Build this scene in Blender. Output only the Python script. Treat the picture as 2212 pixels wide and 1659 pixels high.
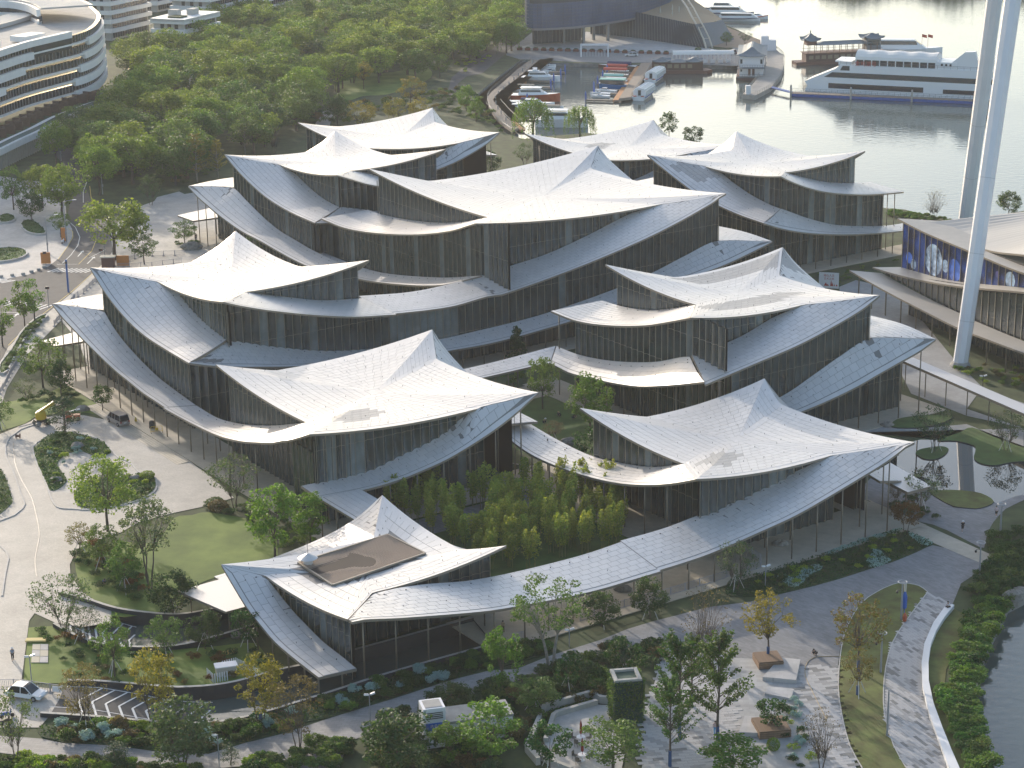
import bpy, math, random
import numpy as np
from mathutils import Vector, Matrix
R=math.radians
random.seed(7); np.random.seed(7)
scene=bpy.context.scene
col=scene.collection
for _o in list(bpy.data.objects): bpy.data.objects.remove(_o)
# ---------------------------------------------------------------- camera
FPX=4500.0/2212.0; CAMH=107.0
cd=bpy.data.cameras.new('camera'); cam=bpy.data.objects.new('camera',cd); col.objects.link(cam)
cd.sensor_width=36.0; cd.lens=36.0*FPX; cd.clip_start=5.0; cd.clip_end=6000.0
_p=math.atan((829.5+580.0)/4500.0); _r=-0.016
_fw=Vector((0,math.cos(_p),-math.sin(_p))); _up=Vector((0,math.sin(_p),math.cos(_p))); _rt=Vector((1,0,0))
rt_=_rt*math.cos(_r)+_up*math.sin(_r); up_=_up*math.cos(_r)-_rt*math.sin(_r)
m=Matrix((( rt_.x,up_.x,-_fw.x,0),(rt_.y,up_.y,-_fw.y,0),(rt_.z,up_.z,-_fw.z,CAMH),(0,0,0,1)))
cam.matrix_world=m
scene.camera=cam
# ---------------------------------------------------------------- world, sun, exposure
SUN_AZ=118.5; SUN_EL=14.5
world=bpy.data.worlds.new('World'); scene.world=world; world.use_nodes=True
nt=world.node_tree; nt.nodes.clear()
wo=nt.nodes.new('ShaderNodeOutputWorld'); bg=nt.nodes.new('ShaderNodeBackground'); sky=nt.nodes.new('ShaderNodeTexSky')
sky.sky_type='NISHITA'; sky.sun_disc=False; sky.sun_elevation=R(SUN_EL); sky.sun_rotation=R(90.0-SUN_AZ)
sky.air_density=1.0; sky.dust_density=2.2; sky.ozone_density=1.0; sky.altitude=20
bg.inputs[1].default_value=0.15
nt.links.new(sky.outputs[0],bg.inputs[0]); nt.links.new(bg.outputs[0],wo.inputs[0])
sl=bpy.data.lights.new('sun','SUN'); sl.energy=2.4; sl.angle=R(0.6); sl.color=(1.0,0.88,0.74)
so=bpy.data.objects.new('sun',sl); col.objects.link(so)
sv=Vector((math.cos(R(SUN_AZ))*math.cos(R(SUN_EL)),math.sin(R(SUN_AZ))*math.cos(R(SUN_EL)),math.sin(R(SUN_EL))))
so.rotation_euler=sv.to_track_quat('Z','Y').to_euler(); so.location=sv*900
vs=scene.view_settings; vs.view_transform='Standard'; vs.look='None'; vs.gamma=1.0; vs.exposure=1.12; vs.use_curve_mapping=False
# ---------------------------------------------------------------- site grid (u to the right and back, v to the left and back)
_th=R(33.75); UX,UY=math.cos(_th),math.sin(_th)
def W(u,v,z=0.0): return (UX*u-UY*v, 300.0+UY*u+UX*v, z)
# ---------------------------------------------------------------- materials
MATS={}
def mat(name,c,rough=0.7,metal=0.0,spec=0.5,noise=0.0,nscale=1.0,bump=0.0,bscale=20.0,trans=0.0,emit=None,objvar=0.0,c2=None,coords='Object',bdist=0.02):
    if name in MATS: return MATS[name]
    M=bpy.data.materials.new(name); M.use_nodes=True; n=M.node_tree; L=n.links
    b=n.nodes['Principled BSDF']; b.inputs['Roughness'].default_value=rough; b.inputs['Metallic'].default_value=metal
    b.inputs['Specular IOR Level'].default_value=spec
    c=(*c,1.0) if len(c)==3 else c
    b.inputs['Base Color'].default_value=c
    last=None
    if noise>0 or c2 is not None or objvar>0:
        tc=n.nodes.new('ShaderNodeTexCoord'); nz=n.nodes.new('ShaderNodeTexNoise'); nz.inputs['Scale'].default_value=nscale; nz.inputs['Detail'].default_value=6; nz.inputs['Roughness'].default_value=.6
        L.new(tc.outputs[coords],nz.inputs['Vector'])
        cr=n.nodes.new('ShaderNodeValToRGB'); L.new(nz.outputs[0],cr.inputs[0])
        a=[max(0,x*(1-noise)) for x in c[:3]]; d=[x*(1+noise) for x in (c2 or c[:3])][:3]
        cr.color_ramp.elements[0].position=.32; cr.color_ramp.elements[1].position=.68
        cr.color_ramp.elements[0].color=(*a,1); cr.color_ramp.elements[1].color=(*d,1)
        last=cr.outputs[0]
        if objvar>0:
            oi=n.nodes.new('ShaderNodeObjectInfo'); mr=n.nodes.new('ShaderNodeMapRange'); L.new(oi.outputs['Random'],mr.inputs[0])
            mr.inputs[3].default_value=1-objvar; mr.inputs[4].default_value=1+objvar
            mx=n.nodes.new('ShaderNodeVectorMath'); mx.operation='SCALE'; L.new(last,mx.inputs[0]); L.new(mr.outputs[0],mx.inputs['Scale']); last=mx.outputs[0]
        L.new(last,b.inputs['Base Color'])
    if bump>0:
        tc=n.nodes.new('ShaderNodeTexCoord'); nz=n.nodes.new('ShaderNodeTexNoise'); nz.inputs['Scale'].default_value=bscale; nz.inputs['Detail'].default_value=4
        L.new(tc.outputs[coords],nz.inputs['Vector']); bp=n.nodes.new('ShaderNodeBump'); bp.inputs['Strength'].default_value=bump; bp.inputs['Distance'].default_value=bdist
        L.new(nz.outputs[0],bp.inputs['Height']); L.new(bp.outputs[0],b.inputs['Normal'])
    if emit: b.inputs['Emission Color'].default_value=(*emit[:3],1); b.inputs['Emission Strength'].default_value=emit[3]
    MATS[name]=M; return M
# ---------------------------------------------------------------- mesh collector
class MB:
    def __init__(s): s.v=[]; s.f=[]; s.mi=[]
    def quad(s,a,b,c,d,mi=0):
        n=len(s.v); s.v+=[a,b,c,d]; s.f.append((n,n+1,n+2,n+3)); s.mi.append(mi)
    def poly(s,pts,mi=0):
        n=len(s.v); s.v+=list(pts); s.f.append(tuple(range(n,n+len(pts)))); s.mi.append(mi)
    def box(s,c,size,rz=0.0,mi=0,tilt=None):
        hx,hy,hz=size[0]/2,size[1]/2,size[2]/2; ca,sa=math.cos(rz),math.sin(rz); n=len(s.v)
        for z in (-hz,hz):
            for x,y in ((-hx,-hy),(hx,-hy),(hx,hy),(-hx,hy)):
                s.v.append((c[0]+x*ca-y*sa,c[1]+x*sa+y*ca,c[2]+z))
        for q in ((0,3,2,1),(4,5,6,7),(0,1,5,4),(1,2,6,5),(2,3,7,6),(3,0,4,7)):
            s.f.append(tuple(n+i for i in q)); s.mi.append(mi)
    def bar(s,a,b,w,h=None,mi=0):
        """box section bar between two points"""
        a=Vector(a); b=Vector(b); d=(b-a); 
        if d.length<1e-6: return
        d.normalize(); up=Vector((0,0,1)) if abs(d.z)<.95 else Vector((0,1,0))
        x=d.cross(up).normalized()*(w/2); y=x.cross(d).normalized()*((h or w)/2); n=len(s.v)
        for p in (a,b):
            for q in (-x-y,x-y,x+y,-x+y): s.v.append(tuple(p+q))
        for q in ((0,1,2,3),(7,6,5,4),(0,4,5,1),(1,5,6,2),(2,6,7,3),(3,7,4,0)):
            s.f.append(tuple(n+i for i in q)); s.mi.append(mi)
    def tube(s,pts,rad,k=8,mi=0,caps=True):
        """swept round tube; rad is a number or one per point"""
        n0=len(s.v); P=[Vector(p) for p in pts]; rr=rad if hasattr(rad,'__len__') else [rad]*len(P)
        pu=None
        for i,p in enumerate(P):
            d=(P[min(i+1,len(P)-1)]-P[max(i-1,0)])
            d=d.normalized() if d.length>1e-9 else Vector((0,0,1))
            if pu is None: pu=Vector((1,0,0)) if abs(d.x)<.9 else Vector((0,1,0))
            x=(pu-d*pu.dot(d)).normalized(); y=d.cross(x); pu=x
            for j in range(k):
                a=2*math.pi*j/k; s.v.append(tuple(p+(x*math.cos(a)+y*math.sin(a))*rr[i]))
        for i in range(len(P)-1):
            for j in range(k):
                a=n0+i*k+j; b=n0+i*k+(j+1)%k
                s.f.append((a,b,b+k,a+k)); s.mi.append(mi)
        if caps:
            s.f.append(tuple(n0+j for j in reversed(range(k)))); s.mi.append(mi)
            e=n0+(len(P)-1)*k; s.f.append(tuple(e+j for j in range(k))); s.mi.append(mi)
    def lathe(s,c,prof,k=12,mi=0):
        n0=len(s.v)
        for r,z in prof:
            for j in range(k):
                a=2*math.pi*j/k; s.v.append((c[0]+r*math.cos(a),c[1]+r*math.sin(a),c[2]+z))
        for i in range(len(prof)-1):
            for j in range(k):
                a=n0+i*k+j; b=n0+i*k+(j+1)%k; s.f.append((a,b,b+k,a+k)); s.mi.append(mi)
        e=n0+(len(prof)-1)*k; s.f.append(tuple(e+j for j in range(k))); s.mi.append(mi)
        s.f.append(tuple(n0+j for j in reversed(range(k)))); s.mi.append(mi)
    def prism(s,pts,z0,z1,mi=0,mside=None):
        """vertical prism over a polygon (list of xy), counter-clockwise or not"""
        A=sum(pts[i][0]*pts[(i+1)%len(pts)][1]-pts[(i+1)%len(pts)][0]*pts[i][1] for i in range(len(pts)))
        if A<0: pts=pts[::-1]
        n=len(s.v); k=len(pts)
        s.v+=[(p[0],p[1],z0) for p in pts]+[(p[0],p[1],z1) for p in pts]
        s.f.append(tuple(range(n+k,n+2*k))); s.mi.append(mi)
        for i in range(k):
            j=(i+1)%k; s.f.append((n+i,n+j,n+k+j,n+k+i)); s.mi.append(mi if mside is None else mside)
    def build(s,name,mats,parent=None,kind=None,smooth=False):
        me=bpy.data.meshes.new(name); me.from_pydata(s.v,[],s.f)
        ms=mats if isinstance(mats,(list,tuple)) else [mats]
        for q in ms: me.materials.append(q)
        if len(ms)>1: me.polygons.foreach_set('material_index',s.mi)
        if smooth: me.polygons.foreach_set('use_smooth',[True]*len(s.f))
        return link(name,me,parent,kind)
def link(name,me,parent=None,kind=None):
    o=bpy.data.objects.new(name,me); col.objects.link(o)
    if parent is not None: o.parent=parent
    if kind: o['kind']=kind
    return o
def tag(o,label,cat,group=None):
    o['label']=label; o['category']=cat
    if group: o['group']=group
    return o
def thing(name,label,cat,loc=(0,0,0),rz=0.0,group=None):
    o=bpy.data.objects.new(name,None); col.objects.link(o); o.location=loc; o.rotation_euler=(0,0,rz); o.empty_display_size=.2
    return tag(o,label,cat,group)
def dup(root,loc=None,rz=None,label=None,sc=None):
    r=root.copy(); col.objects.link(r)
    if loc is not None: r.location=loc
    if rz is not None: r.rotation_euler=(0,0,rz)
    if sc is not None: r.scale=(sc,sc,sc) if not hasattr(sc,'__len__') else sc
    if label: r['label']=label
    for ch in list(root.children):
        c=ch.copy(); col.objects.link(c); c.parent=r
        for g in list(ch.children):
            d=g.copy(); col.objects.link(d); d.parent=c
    return r
def interp(xs,ys):
    """monotone-ish cubic hermite through points, linear outside"""
    pr=sorted(zip(xs,ys)); xs=[]; ys=[]
    for a,b in pr:
        if xs and a-xs[-1]<.05: continue
        xs.append(a); ys.append(b)
    n=len(xs); mm=[0.0]*n
    for i in range(n):
        if i==0: mm[i]=(ys[1]-ys[0])/(xs[1]-xs[0])
        elif i==n-1: mm[i]=(ys[-1]-ys[-2])/(xs[-1]-xs[-2])
        else: mm[i]=(ys[i+1]-ys[i-1])/(xs[i+1]-xs[i-1])
    def f(x):
        if x<=xs[0]: return ys[0]+mm[0]*(x-xs[0])
        if x>=xs[-1]: return ys[-1]+mm[-1]*(x-xs[-1])
        lo,hi=0,n-1
        while hi-lo>1:
            k=(lo+hi)//2
            if xs[k]<=x: lo=k
            else: hi=k
        h=xs[hi]-xs[lo]; t=(x-xs[lo])/h
        return ((2*t**3-3*t*t+1)*ys[lo]+(t**3-2*t*t+t)*h*mm[lo]+(-2*t**3+3*t*t)*ys[hi]+(t**3-t*t)*h*mm[hi])
    return f

# ================================================================ museum pavilions
def m_tile(name,c,var=.06,rough=.42,metal=.25):
    M=mat(name,c,rough=rough,metal=metal,spec=.5); n=M.node_tree; L=n.links; b=n.nodes['Principled BSDF']
    g=n.nodes.new('ShaderNodeNewGeometry'); oi=n.nodes.new('ShaderNodeObjectInfo'); ad=n.nodes.new('ShaderNodeMath'); ad.operation='ADD'
    L.new(g.outputs['Random Per Island'],ad.inputs[0]); L.new(oi.outputs['Random'],ad.inputs[1])
    fr=n.nodes.new('ShaderNodeMath'); fr.operation='FRACT'; L.new(ad.outputs[0],fr.inputs[0])
    tc=n.nodes.new('ShaderNodeNewGeometry'); nz=n.nodes.new('ShaderNodeTexNoise'); nz.inputs['Scale'].default_value=.12; nz.inputs['Detail'].default_value=5
    L.new(tc.outputs['Position'],nz.inputs['Vector'])
    a2=n.nodes.new('ShaderNodeMath'); a2.operation='MULTIPLY_ADD'; a2.inputs[1].default_value=.9; L.new(nz.outputs[0],a2.inputs[0]); L.new(fr.outputs[0],a2.inputs[2])
    mr=n.nodes.new('ShaderNodeMapRange'); mr.inputs[1].default_value=.2; mr.inputs[2].default_value=1.5; mr.inputs[3].default_value=1-var; mr.inputs[4].default_value=1+var; L.new(a2.outputs[0],mr.inputs[0])
    mx=n.nodes.new('ShaderNodeVectorMath'); mx.operation='SCALE'; mx.inputs[0].default_value=c; L.new(mr.outputs[0],mx.inputs['Scale']); L.new(mx.outputs[0],b.inputs['Base Color'])
    return M
TILE=m_tile('roof_aluminium',(.57,.558,.55),.055); PERF=m_tile('perforated_aluminium',(.36,.36,.36),rough=.6)
JOINT=mat('roof_joint',(.20,.195,.19),rough=.6,metal=.2); FASCIA=mat('bronze_fascia',(.27,.235,.19),rough=.45,metal=.35); SOFFIT=mat('soffit',(.30,.27,.235),rough=.6)
MULL=mat('champagne_mullion',(.26,.235,.19),rough=.4,metal=.45)
def m_glass(name,c,rough):
    M=mat(name,c,rough=rough,spec=.75,noise=.35,nscale=.35); b=M.node_tree.nodes['Principled BSDF']; b.inputs['IOR'].default_value=1.6; b.inputs['Coat Weight'].default_value=.25; b.inputs['Coat Roughness'].default_value=.12; return M
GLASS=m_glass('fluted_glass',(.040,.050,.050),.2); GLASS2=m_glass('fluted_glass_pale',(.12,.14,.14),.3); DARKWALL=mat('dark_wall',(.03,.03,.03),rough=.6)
COLUMN=mat('bronze_column',(.20,.17,.13),rough=.45,metal=.4); PIN=mat('roof_pin_dark',(.04,.04,.04),rough=.5)
# corners in order left, back, right, front (u, v); roof corner height; hand: which way the eaves turn
PAV={
'A':dict(c=[(-63.3,-29.0),(-34.5,-19.6),(-31.1,-44.7),(-58.9,-52.9)],z=8.7,hand=2),
'B':dict(c=[(-33.3,32.6),(4.0,29.1),(-1.4,-9.1),(-37.9,-5.8)],z=14.3,hand=1),
'C':dict(c=[(-32.6,82.0),(0.2,91.4),(8.7,57.0),(-24.4,47.2)],z=19.7,hand=2),
'D':dict(c=[(41.9,114.0),(93.1,104.9),(83.8,51.0),(32.2,59.0)],z=22.5,hand=1),
'E':dict(c=[(2.9,-13.4),(34.0,-18.5),(31.1,-53.6),(-2.5,-47.3)],z=12.2,hand=1),
'F':dict(c=[(38.1,27.9),(70.1,19.0),(61.0,-14.9),(28.6,-7.1)],z=20.2,hand=1),
'G':dict(c=[(77.4,210.4),(115.3,207.5),(109.7,167.8),(74.4,169.9)],z=14.3,hand=1),
'H':dict(c=[(30.8,157.3),(63.8,167.0),(72.0,132.4),(39.2,122.7)],z=20.1,hand=2),
'I':dict(c=[(113.6,162.8),(149.1,157.9),(143.9,120.3),(108.5,125.2)],z=14.3,hand=1),
'J':dict(c=[(102.9,100.4),(135.1,109.3),(142.0,74.7),(110.4,65.8)],z=20.0,hand=2),
}
# sweeping lower roofs: axis and plane of the outer edge, outer profile (s, z), plane of the inner edge, inner profile (s, z)
SWEEP={
'A_LF':('u',-63.3,[(-53.4, 2.74), (-49.2, 2.83), (-45.8, 2.97), (-42.3, 3.31), (-38.8, 4.23), (-35.3, 5.35), (-29.0, 8.7)],-58.2,[(-52.8, 2.44), (-50.1, 2.66), (-45.4, 2.9), (-40.6, 3.73), (-37.1, 4.52)]),
'AE_FR':('v',-54.0,[(-59.5, 9.21), (-57.4, 8.66), (-52.9, 7.67), (-48.7, 6.85), (-44.0, 5.97), (-39.5, 5.22), (-35.4, 4.79), (-30.8, 4.37), (-26.6, 4.05), (-22.3, 3.91), (-17.9, 3.96), (-13.4, 4.01), (-8.9, 4.1), (-4.3, 4.38), (4.7, 5.56), (9.2, 6.21), (13.4, 7.16), (19.9, 8.83), (26.2, 10.59), (30.7, 12.39)],-45.5,[(-48.0, 7.09), (-43.6, 6.61), (-38.0, 5.83), (-32.8, 5.35), (-25.9, 5.08), (-19.3, 5.04), (-13.7, 5.36), (-6.3, 5.43), (-0.4, 5.96), (2.6, 6.09), (4.4, 6.68), (7.4, 6.91), (9.3, 7.41), (12.4, 7.75), (14.3, 8.15), (19.9, 9.39)]),
'BC_FL':('u',-37.6,[(-4.9, 13.98), (0.1, 11.85), (2.2, 11.18), (5.8, 9.87), (8.9, 9.04), (15.7, 7.37), (22.7, 6.21), (29.4, 5.72), (40.9, 5.4), (46.6, 5.55), (51.3, 5.74), (56.6, 6.29), (61.0, 6.76), (66.5, 7.59), (75.0, 9.25), (79.1, 10.18), (83.8, 11.24), (88.2, 12.66)],-32.2,[(5.9, 11.75), (10.3, 10.34), (15.2, 8.79), (21.7, 7.05), (28.9, 5.47), (35.7, 4.55), (43.7, 4.66), (50.8, 5.31), (56.6, 5.89), (61.9, 6.88), (67.3, 8.15), (71.6, 9.46), (75.4, 11.07), (78.4, 12.65)]),
'B_RF':('v',-9.2,[(-32.6, 5.71), (-29.2, 5.67), (-24.9, 5.98), (-22.3, 6.37), (-17.8, 7.22), (-13.5, 8.54), (-8.9, 10.26), (-4.6, 12.39), (-1.5, 14.4)],-4.2,[(-32.4, 6.15), (-27.4, 6.33), (-22.7, 7.46), (-19.2, 8.21), (-15.6, 9.18), (-13.1, 10.4), (-9.2, 12.27)]),
'C_LF':('u',-32.6,[(44.2, 11.66), (52.2, 11.9), (60.7, 12.41), (68.3, 13.83), (75.9, 16.45), (82.0, 19.7)],-22.9,[(49.2, 12.33), (52.2, 12.73), (55.4, 13.17), (58.2, 13.71), (61.1, 14.42), (64.3, 15.42), (67.6, 16.69)]),
'C_FR':('v',47.2,[(-24.4, 19.7), (-20.4, 18.25), (-15.4, 16.72), (-7.7, 14.72), (0.2, 13.09), (6.5, 12.34)],58.3,[(-10.9, 16.34), (-7.0, 15.29), (-0.3, 13.63), (6.9, 12.78)]),
'D_RF':('v',50.6,[(8.5, 11.25), (21.2, 10.51), (29.7, 11.15), (31.8, 10.94), (44.9, 12.73), (57.4, 14.99), (68.4, 17.48), (80.7, 21.24), (83.4, 22.62)],60.3,[(33.6, 12.25), (39.6, 13.03), (48.3, 14.11), (57.2, 16.14), (68.0, 19.13)]),
'C_FRlow':('v',44.0,[(-28.0, 10.3), (-22.9, 9.24), (-16.7, 8.11), (-12.2, 7.41)],49.8,[(-22.6, 12.14), (-14.4, 9.71), (-5.3, 7.32), (2.2, 6.15)]),
'C_Lback':('v',88.2,[(-37.6, 12.65), (-32.8, 13.12), (-27.9, 13.22)],82.6,[(-30.7, 11.72)]),
'H_LF':('u',30.8,[(119.2, 12.21), (125.0, 12.41), (132.3, 12.98), (139.6, 14.12), (147.1, 16.12), (152.8, 18.12), (157.1, 20.09)],40.6,[(124.9, 12.85), (128.4, 13.13), (131.9, 13.59), (135.5, 14.42), (139.8, 15.69), (143.1, 16.79)]),
'H_FR':('v',122.7,[(39.2, 20.1), (42.6, 18.8), (46.0, 17.43), (49.3, 16.44)],133.6,[(52.3, 17.24), (55.7, 15.86)]),
'H_L':('u',25.6,[(132.1, 6.41), (139.9, 6.87), (145.6, 7.62), (151.1, 8.56), (156.6, 9.8), (161.0, 10.8), (165.6, 12.41)],31.2,[(116.0, 5.8), (120.9, 6.07), (126.3, 6.64), (133.6, 7.42), (139.1, 8.57), (144.6, 10.12), (148.4, 11.29), (154.1, 13.26)]),
'H_FRlow':('v',117.0,[(29.7, 12.47), (34.0, 11.87)],124.0,[(40.3, 13.02), (49.8, 10.77)]),
'H_Lback':('v',165.6,[(25.6, 12.4), (30.8, 12.89), (37.0, 13.22)],160.0,[(33.7, 11.85)]),
'D_FL':('u',32.6,[(59.6, 22.35), (67.5, 19.61), (77.9, 17.0), (88.7, 14.99), (99.9, 13.41), (108.5, 12.72), (117.1, 12.92)],43.2,[(72.3, 19.34), (80.8, 17.26), (91.5, 15.21), (102.6, 13.85), (112.6, 13.19)]),
'D_beige':('u',29.5,[(59.3, 12.31), (67.5, 9.7), (80.5, 7.07), (97.8, 4.65)],33.6,[(60.6, 12.2), (74.1, 9.11), (94.7, 5.76), (105.2, 5.08)]),
'D_R3':('v',46.8,[(18.6, 3.96), (25.5, 3.8), (31.7, 3.97), (38.1, 4.41), (44.5, 4.95), (77.5, 9.49), (80.9, 10.06), (86.0, 11.18), (92.0, 12.69)],51.3,[(20.3, 4.84), (26.4, 5.03), (34.8, 5.31), (43.2, 5.92), (58.1, 7.93), (66.4, 9.63), (74.4, 11.78), (81.5, 13.44)]),
'E_FL':('u',-2.5,[(-47.3, 12.2), (-45.1, 11.26), (-41.2, 9.72), (-36.6, 8.21), (-32.0, 6.98), (-27.3, 6.05), (-23.0, 5.45), (-18.2, 4.97), (-13.7, 4.73), (-9.4, 4.7), (-6.1, 4.98), (-3.0, 5.54)],4.2,[(-36.1, 9.52), (-31.7, 8.06), (-27.1, 6.73), (-20.0, 5.48), (-13.8, 4.76), (-6.7, 4.86), (-1.2, 5.24), (5.2, 5.89)]),
'F_RF':('v',-14.9,[(24.2, 12.45), (27.6, 12.28), (35.2, 13.49), (44.0, 14.93), (52.0, 16.89), (58.0, 18.77), (60.8, 20.22)],-5.9,[(29.8, 13.64), (34.6, 14.1), (39.5, 14.88), (43.5, 16.04), (46.3, 16.95)]),
'F_FL':('u',28.6,[(-7.1, 20.2), (-2.6, 18.63), (4.5, 16.35), (13.8, 14.25), (22.8, 12.96), (30.6, 12.98)],39.3,[(5.3, 17.51), (11.1, 15.89), (16.6, 14.43), (22.4, 13.54), (26.1, 13.22)]),
'F_L3':('u',25.2,[(-13.7, 12.04), (-6.9, 9.89), (1.6, 7.54), (6.3, 6.7), (10.9, 6.09), (20.4, 5.16), (24.9, 5.42)],29.9,[(-5.0, 13.18), (2.6, 10.55), (10.0, 8.67), (17.6, 7.26), (25.1, 6.48)]),
'F_bridge':('v',26.0,[(11.3, 5.42), (17.7, 5.5), (21.0, 5.56)],31.0,[(11.8, 5.78), (19.1, 5.98), (29.4, 6.5)]),
'F_R3':('v',-18.8,[(43.0, 5.66), (48.9, 6.57), (53.6, 7.52), (57.4, 8.54), (61.6, 9.63), (66.4, 10.85), (70.0, 12.21)],-14.5,[(42.0, 7.14), (47.8, 9.27), (53.6, 11.44), (58.7, 13.41)]),
'F_R3back':('u',70.0,[(-18.8, 12.2), (-13.1, 13.14), (-8.3, 13.48), (-2.5, 13.75)],66.0,[(-6.9, 10.39)]),
'G_RF':('v',167.8,[(91.6, 6.24), (98.4, 8.26), (104.0, 10.62), (109.7, 14.3)],171.0,[(99.8, 12.83)]),
'J_LF':('u',102.9,[(62.6, 12.01), (69.6, 12.37), (77.2, 13.26), (84.3, 14.57), (97.0, 18.63), (100.4, 20.0)],111.6,[(67.2, 12.89), (70.6, 13.21), (76.2, 14.2), (82.2, 15.88), (85.8, 17.17)]),
'J_FR':('v',65.8,[(110.4, 20.0), (112.5, 18.88), (117.8, 16.67), (123.2, 15.03), (128.7, 13.9), (134.2, 13.05), (139.8, 12.52), (145.1, 12.18)],76.0,[(126.9, 15.75), (132.5, 14.19), (140.7, 12.92)]),
'J_FRlow':('v',62.1,[(102.5, 12.16), (108.2, 10.04), (114.8, 8.29), (122.8, 6.81), (131.1, 5.73), (141.3, 4.89)],66.9,[(111.5, 12.96), (119.0, 9.88), (127.2, 7.27), (140.1, 5.23), (145.9, 4.93)]),
}

SIDES={1:(('F','L'),('R','F'),('B','R'),('L','B')),2:(('L','F'),('F','R'),('R','B'),('B','L'))}
CREASE={'A':{'LF':-32.2,'FR':-50.8,'BL':-38.7,'RB':-39.4},'B':{'FL':3.6,'RF':-10.2,'LB':-24.8,'BR':19.3},'C':{'LF':72.3,'FR':-15.4,'BL':-8.4,'RB':66.7},
'D':{'FL':70.0,'RF':74.4,'LB':50.3,'BR':94.9},'E':{'FL':-37.8,'RF':21.4,'LB':11.3,'BR':-25.5},'F':{'FL':3.3,'RF':51.8,'LB':46.4,'BR':9.4},
'G':{'FL':179.5,'RF':99.1,'LB':87.2,'BR':197.6},'H':{'LF':148.2,'FR':48.2,'BL':54.8,'RB':142.0},'J':{'LF':90.5,'FR':119.2,'BL':126.7,'RB':84.5},'I':{'FL':134.8,'RF':134.4,'LB':121.8,'BR':148.0}}
SDROP={'A':1.5,'B':1.7,'C':1.85,'D':2.2,'E':1.7,'F':1.75,'G':1.7,'H':1.8,'I':1.65,'J':1.8}
CDROP={'A':2.0,'B':2.25,'C':2.4,'D':3.2,'E':2.2,'F':2.3,'G':2.2,'H':2.3,'I':2.2,'J':2.3}
THICK=.34; GAP=.05; TW=1.52; TD=1.0
class Pav: pass
PV={}
def in_axis(side,hand):
    """axis of the eave on this side: 'u' means the eave lies in a plane u = const"""
    return 'u' if set(side)in({'L','F'},{'R','B'}) else 'v'
def make_pav(k):
    p=Pav(); d=PAV[k]; p.k=k; p.z=d['z']; p.hand=d['hand']; p.c=dict(zip('LBRF',d['c'])); p.cen=(sum(q[0] for q in d['c'])/4,sum(q[1] for q in d['c'])/4)
    p.tiles=[]; p.sides=[]; s=SDROP[k]; p.zc=p.z-CDROP[k]
    for a,b in SIDES[p.hand]:
        ax=in_axis((a,b),p.hand); A=p.c[a]; B=p.c[b]; cr=CREASE[k][a+b]
        C=(B[0],cr) if ax=='u' else (cr,B[1])
        pts=[]
        for i in range(7):
            t=i/6; pts.append((A[0]+(C[0]-A[0])*t,A[1]+(C[1]-A[1])*t,p.z-s*(t*1.25-.25*t*t)))
        for i in range(1,19):
            t=i/18; pts.append((C[0]+(B[0]-C[0])*t,C[1]+(B[1]-C[1])*t,p.z-s*(1+.6*t-1.6*t*t)))
        cum=[0]
        for i in range(1,len(pts)): cum.append(cum[-1]+math.dist(pts[i][:2],pts[i-1][:2]))
        p.sides.append(dict(a=a,b=b,ax=ax,pts=pts,cum=cum,crease=C,len=cum[-1]))
    # closed boundary for height look-ups
    order=p.sides if p.hand==2 else [p.sides[0],p.sides[3],p.sides[2],p.sides[1]]
    p.bnd=[q for sd in order for q in sd['pts'][:-1]]
    return p
def bpt(sd,x):
    x=min(max(x,0),sd['len']); c=sd['cum']; lo,hi=0,len(c)-1
    while hi-lo>1:
        k=(lo+hi)//2
        if c[k]<=x: lo=k
        else: hi=k
    t=(x-c[lo])/(c[hi]-c[lo]); P,Q=sd['pts'][lo],sd['pts'][hi]
    return (P[0]+(Q[0]-P[0])*t,P[1]+(Q[1]-P[1])*t,P[2]+(Q[2]-P[2])*t)
RPOW=1.7
def roof_pt(p,sd,x,r,dz=0.0):
    b=bpt(sd,x); return (p.cen[0]+(b[0]-p.cen[0])*r,p.cen[1]+(b[1]-p.cen[1])*r,p.zc+(b[2]-p.zc)*(r**RPOW)+dz)
def roof_z(p,u,v):
    du,dv=u-p.cen[0],v-p.cen[1]; best=None
    n=len(p.bnd); dist=math.hypot(du,dv)
    if dist<1e-6: return p.zc
    for i in range(n):
        a=p.bnd[i]; b=p.bnd[(i+1)%n]
        ax,ay,bx,by=a[0]-p.cen[0],a[1]-p.cen[1],b[0]-p.cen[0],b[1]-p.cen[1]
        den=du*(by-ay)-dv*(bx-ax)
        if abs(den)<1e-9: continue
        t=(ax*(by-ay)-ay*(bx-ax))/den; w=(ax*dv-ay*du)/den
        if t>0 and -1e-6<=w<=1+1e-6:
            if best is None or t<best[0]: best=(t,a[2]+(b[2]-a[2])*w)
    if best is None: return p.zc
    r=1/best[0]
    return p.zc+(best[1]-p.zc)*min(r,1.25)**RPOW
def in_poly(x,y,poly):
    c=False; n=len(poly)
    for i in range(n):
        x1,y1=poly[i]; x2,y2=poly[(i+1)%n]
        if (y1>y)!=(y2>y) and x<(x2-x1)*(y-y1)/(y2-y1)+x1: c=not c
    return c
PATCH={}     # darker perforated tiles: pavilion -> list of polygons in (u,v)
HOLE={}      # no tiles here
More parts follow.
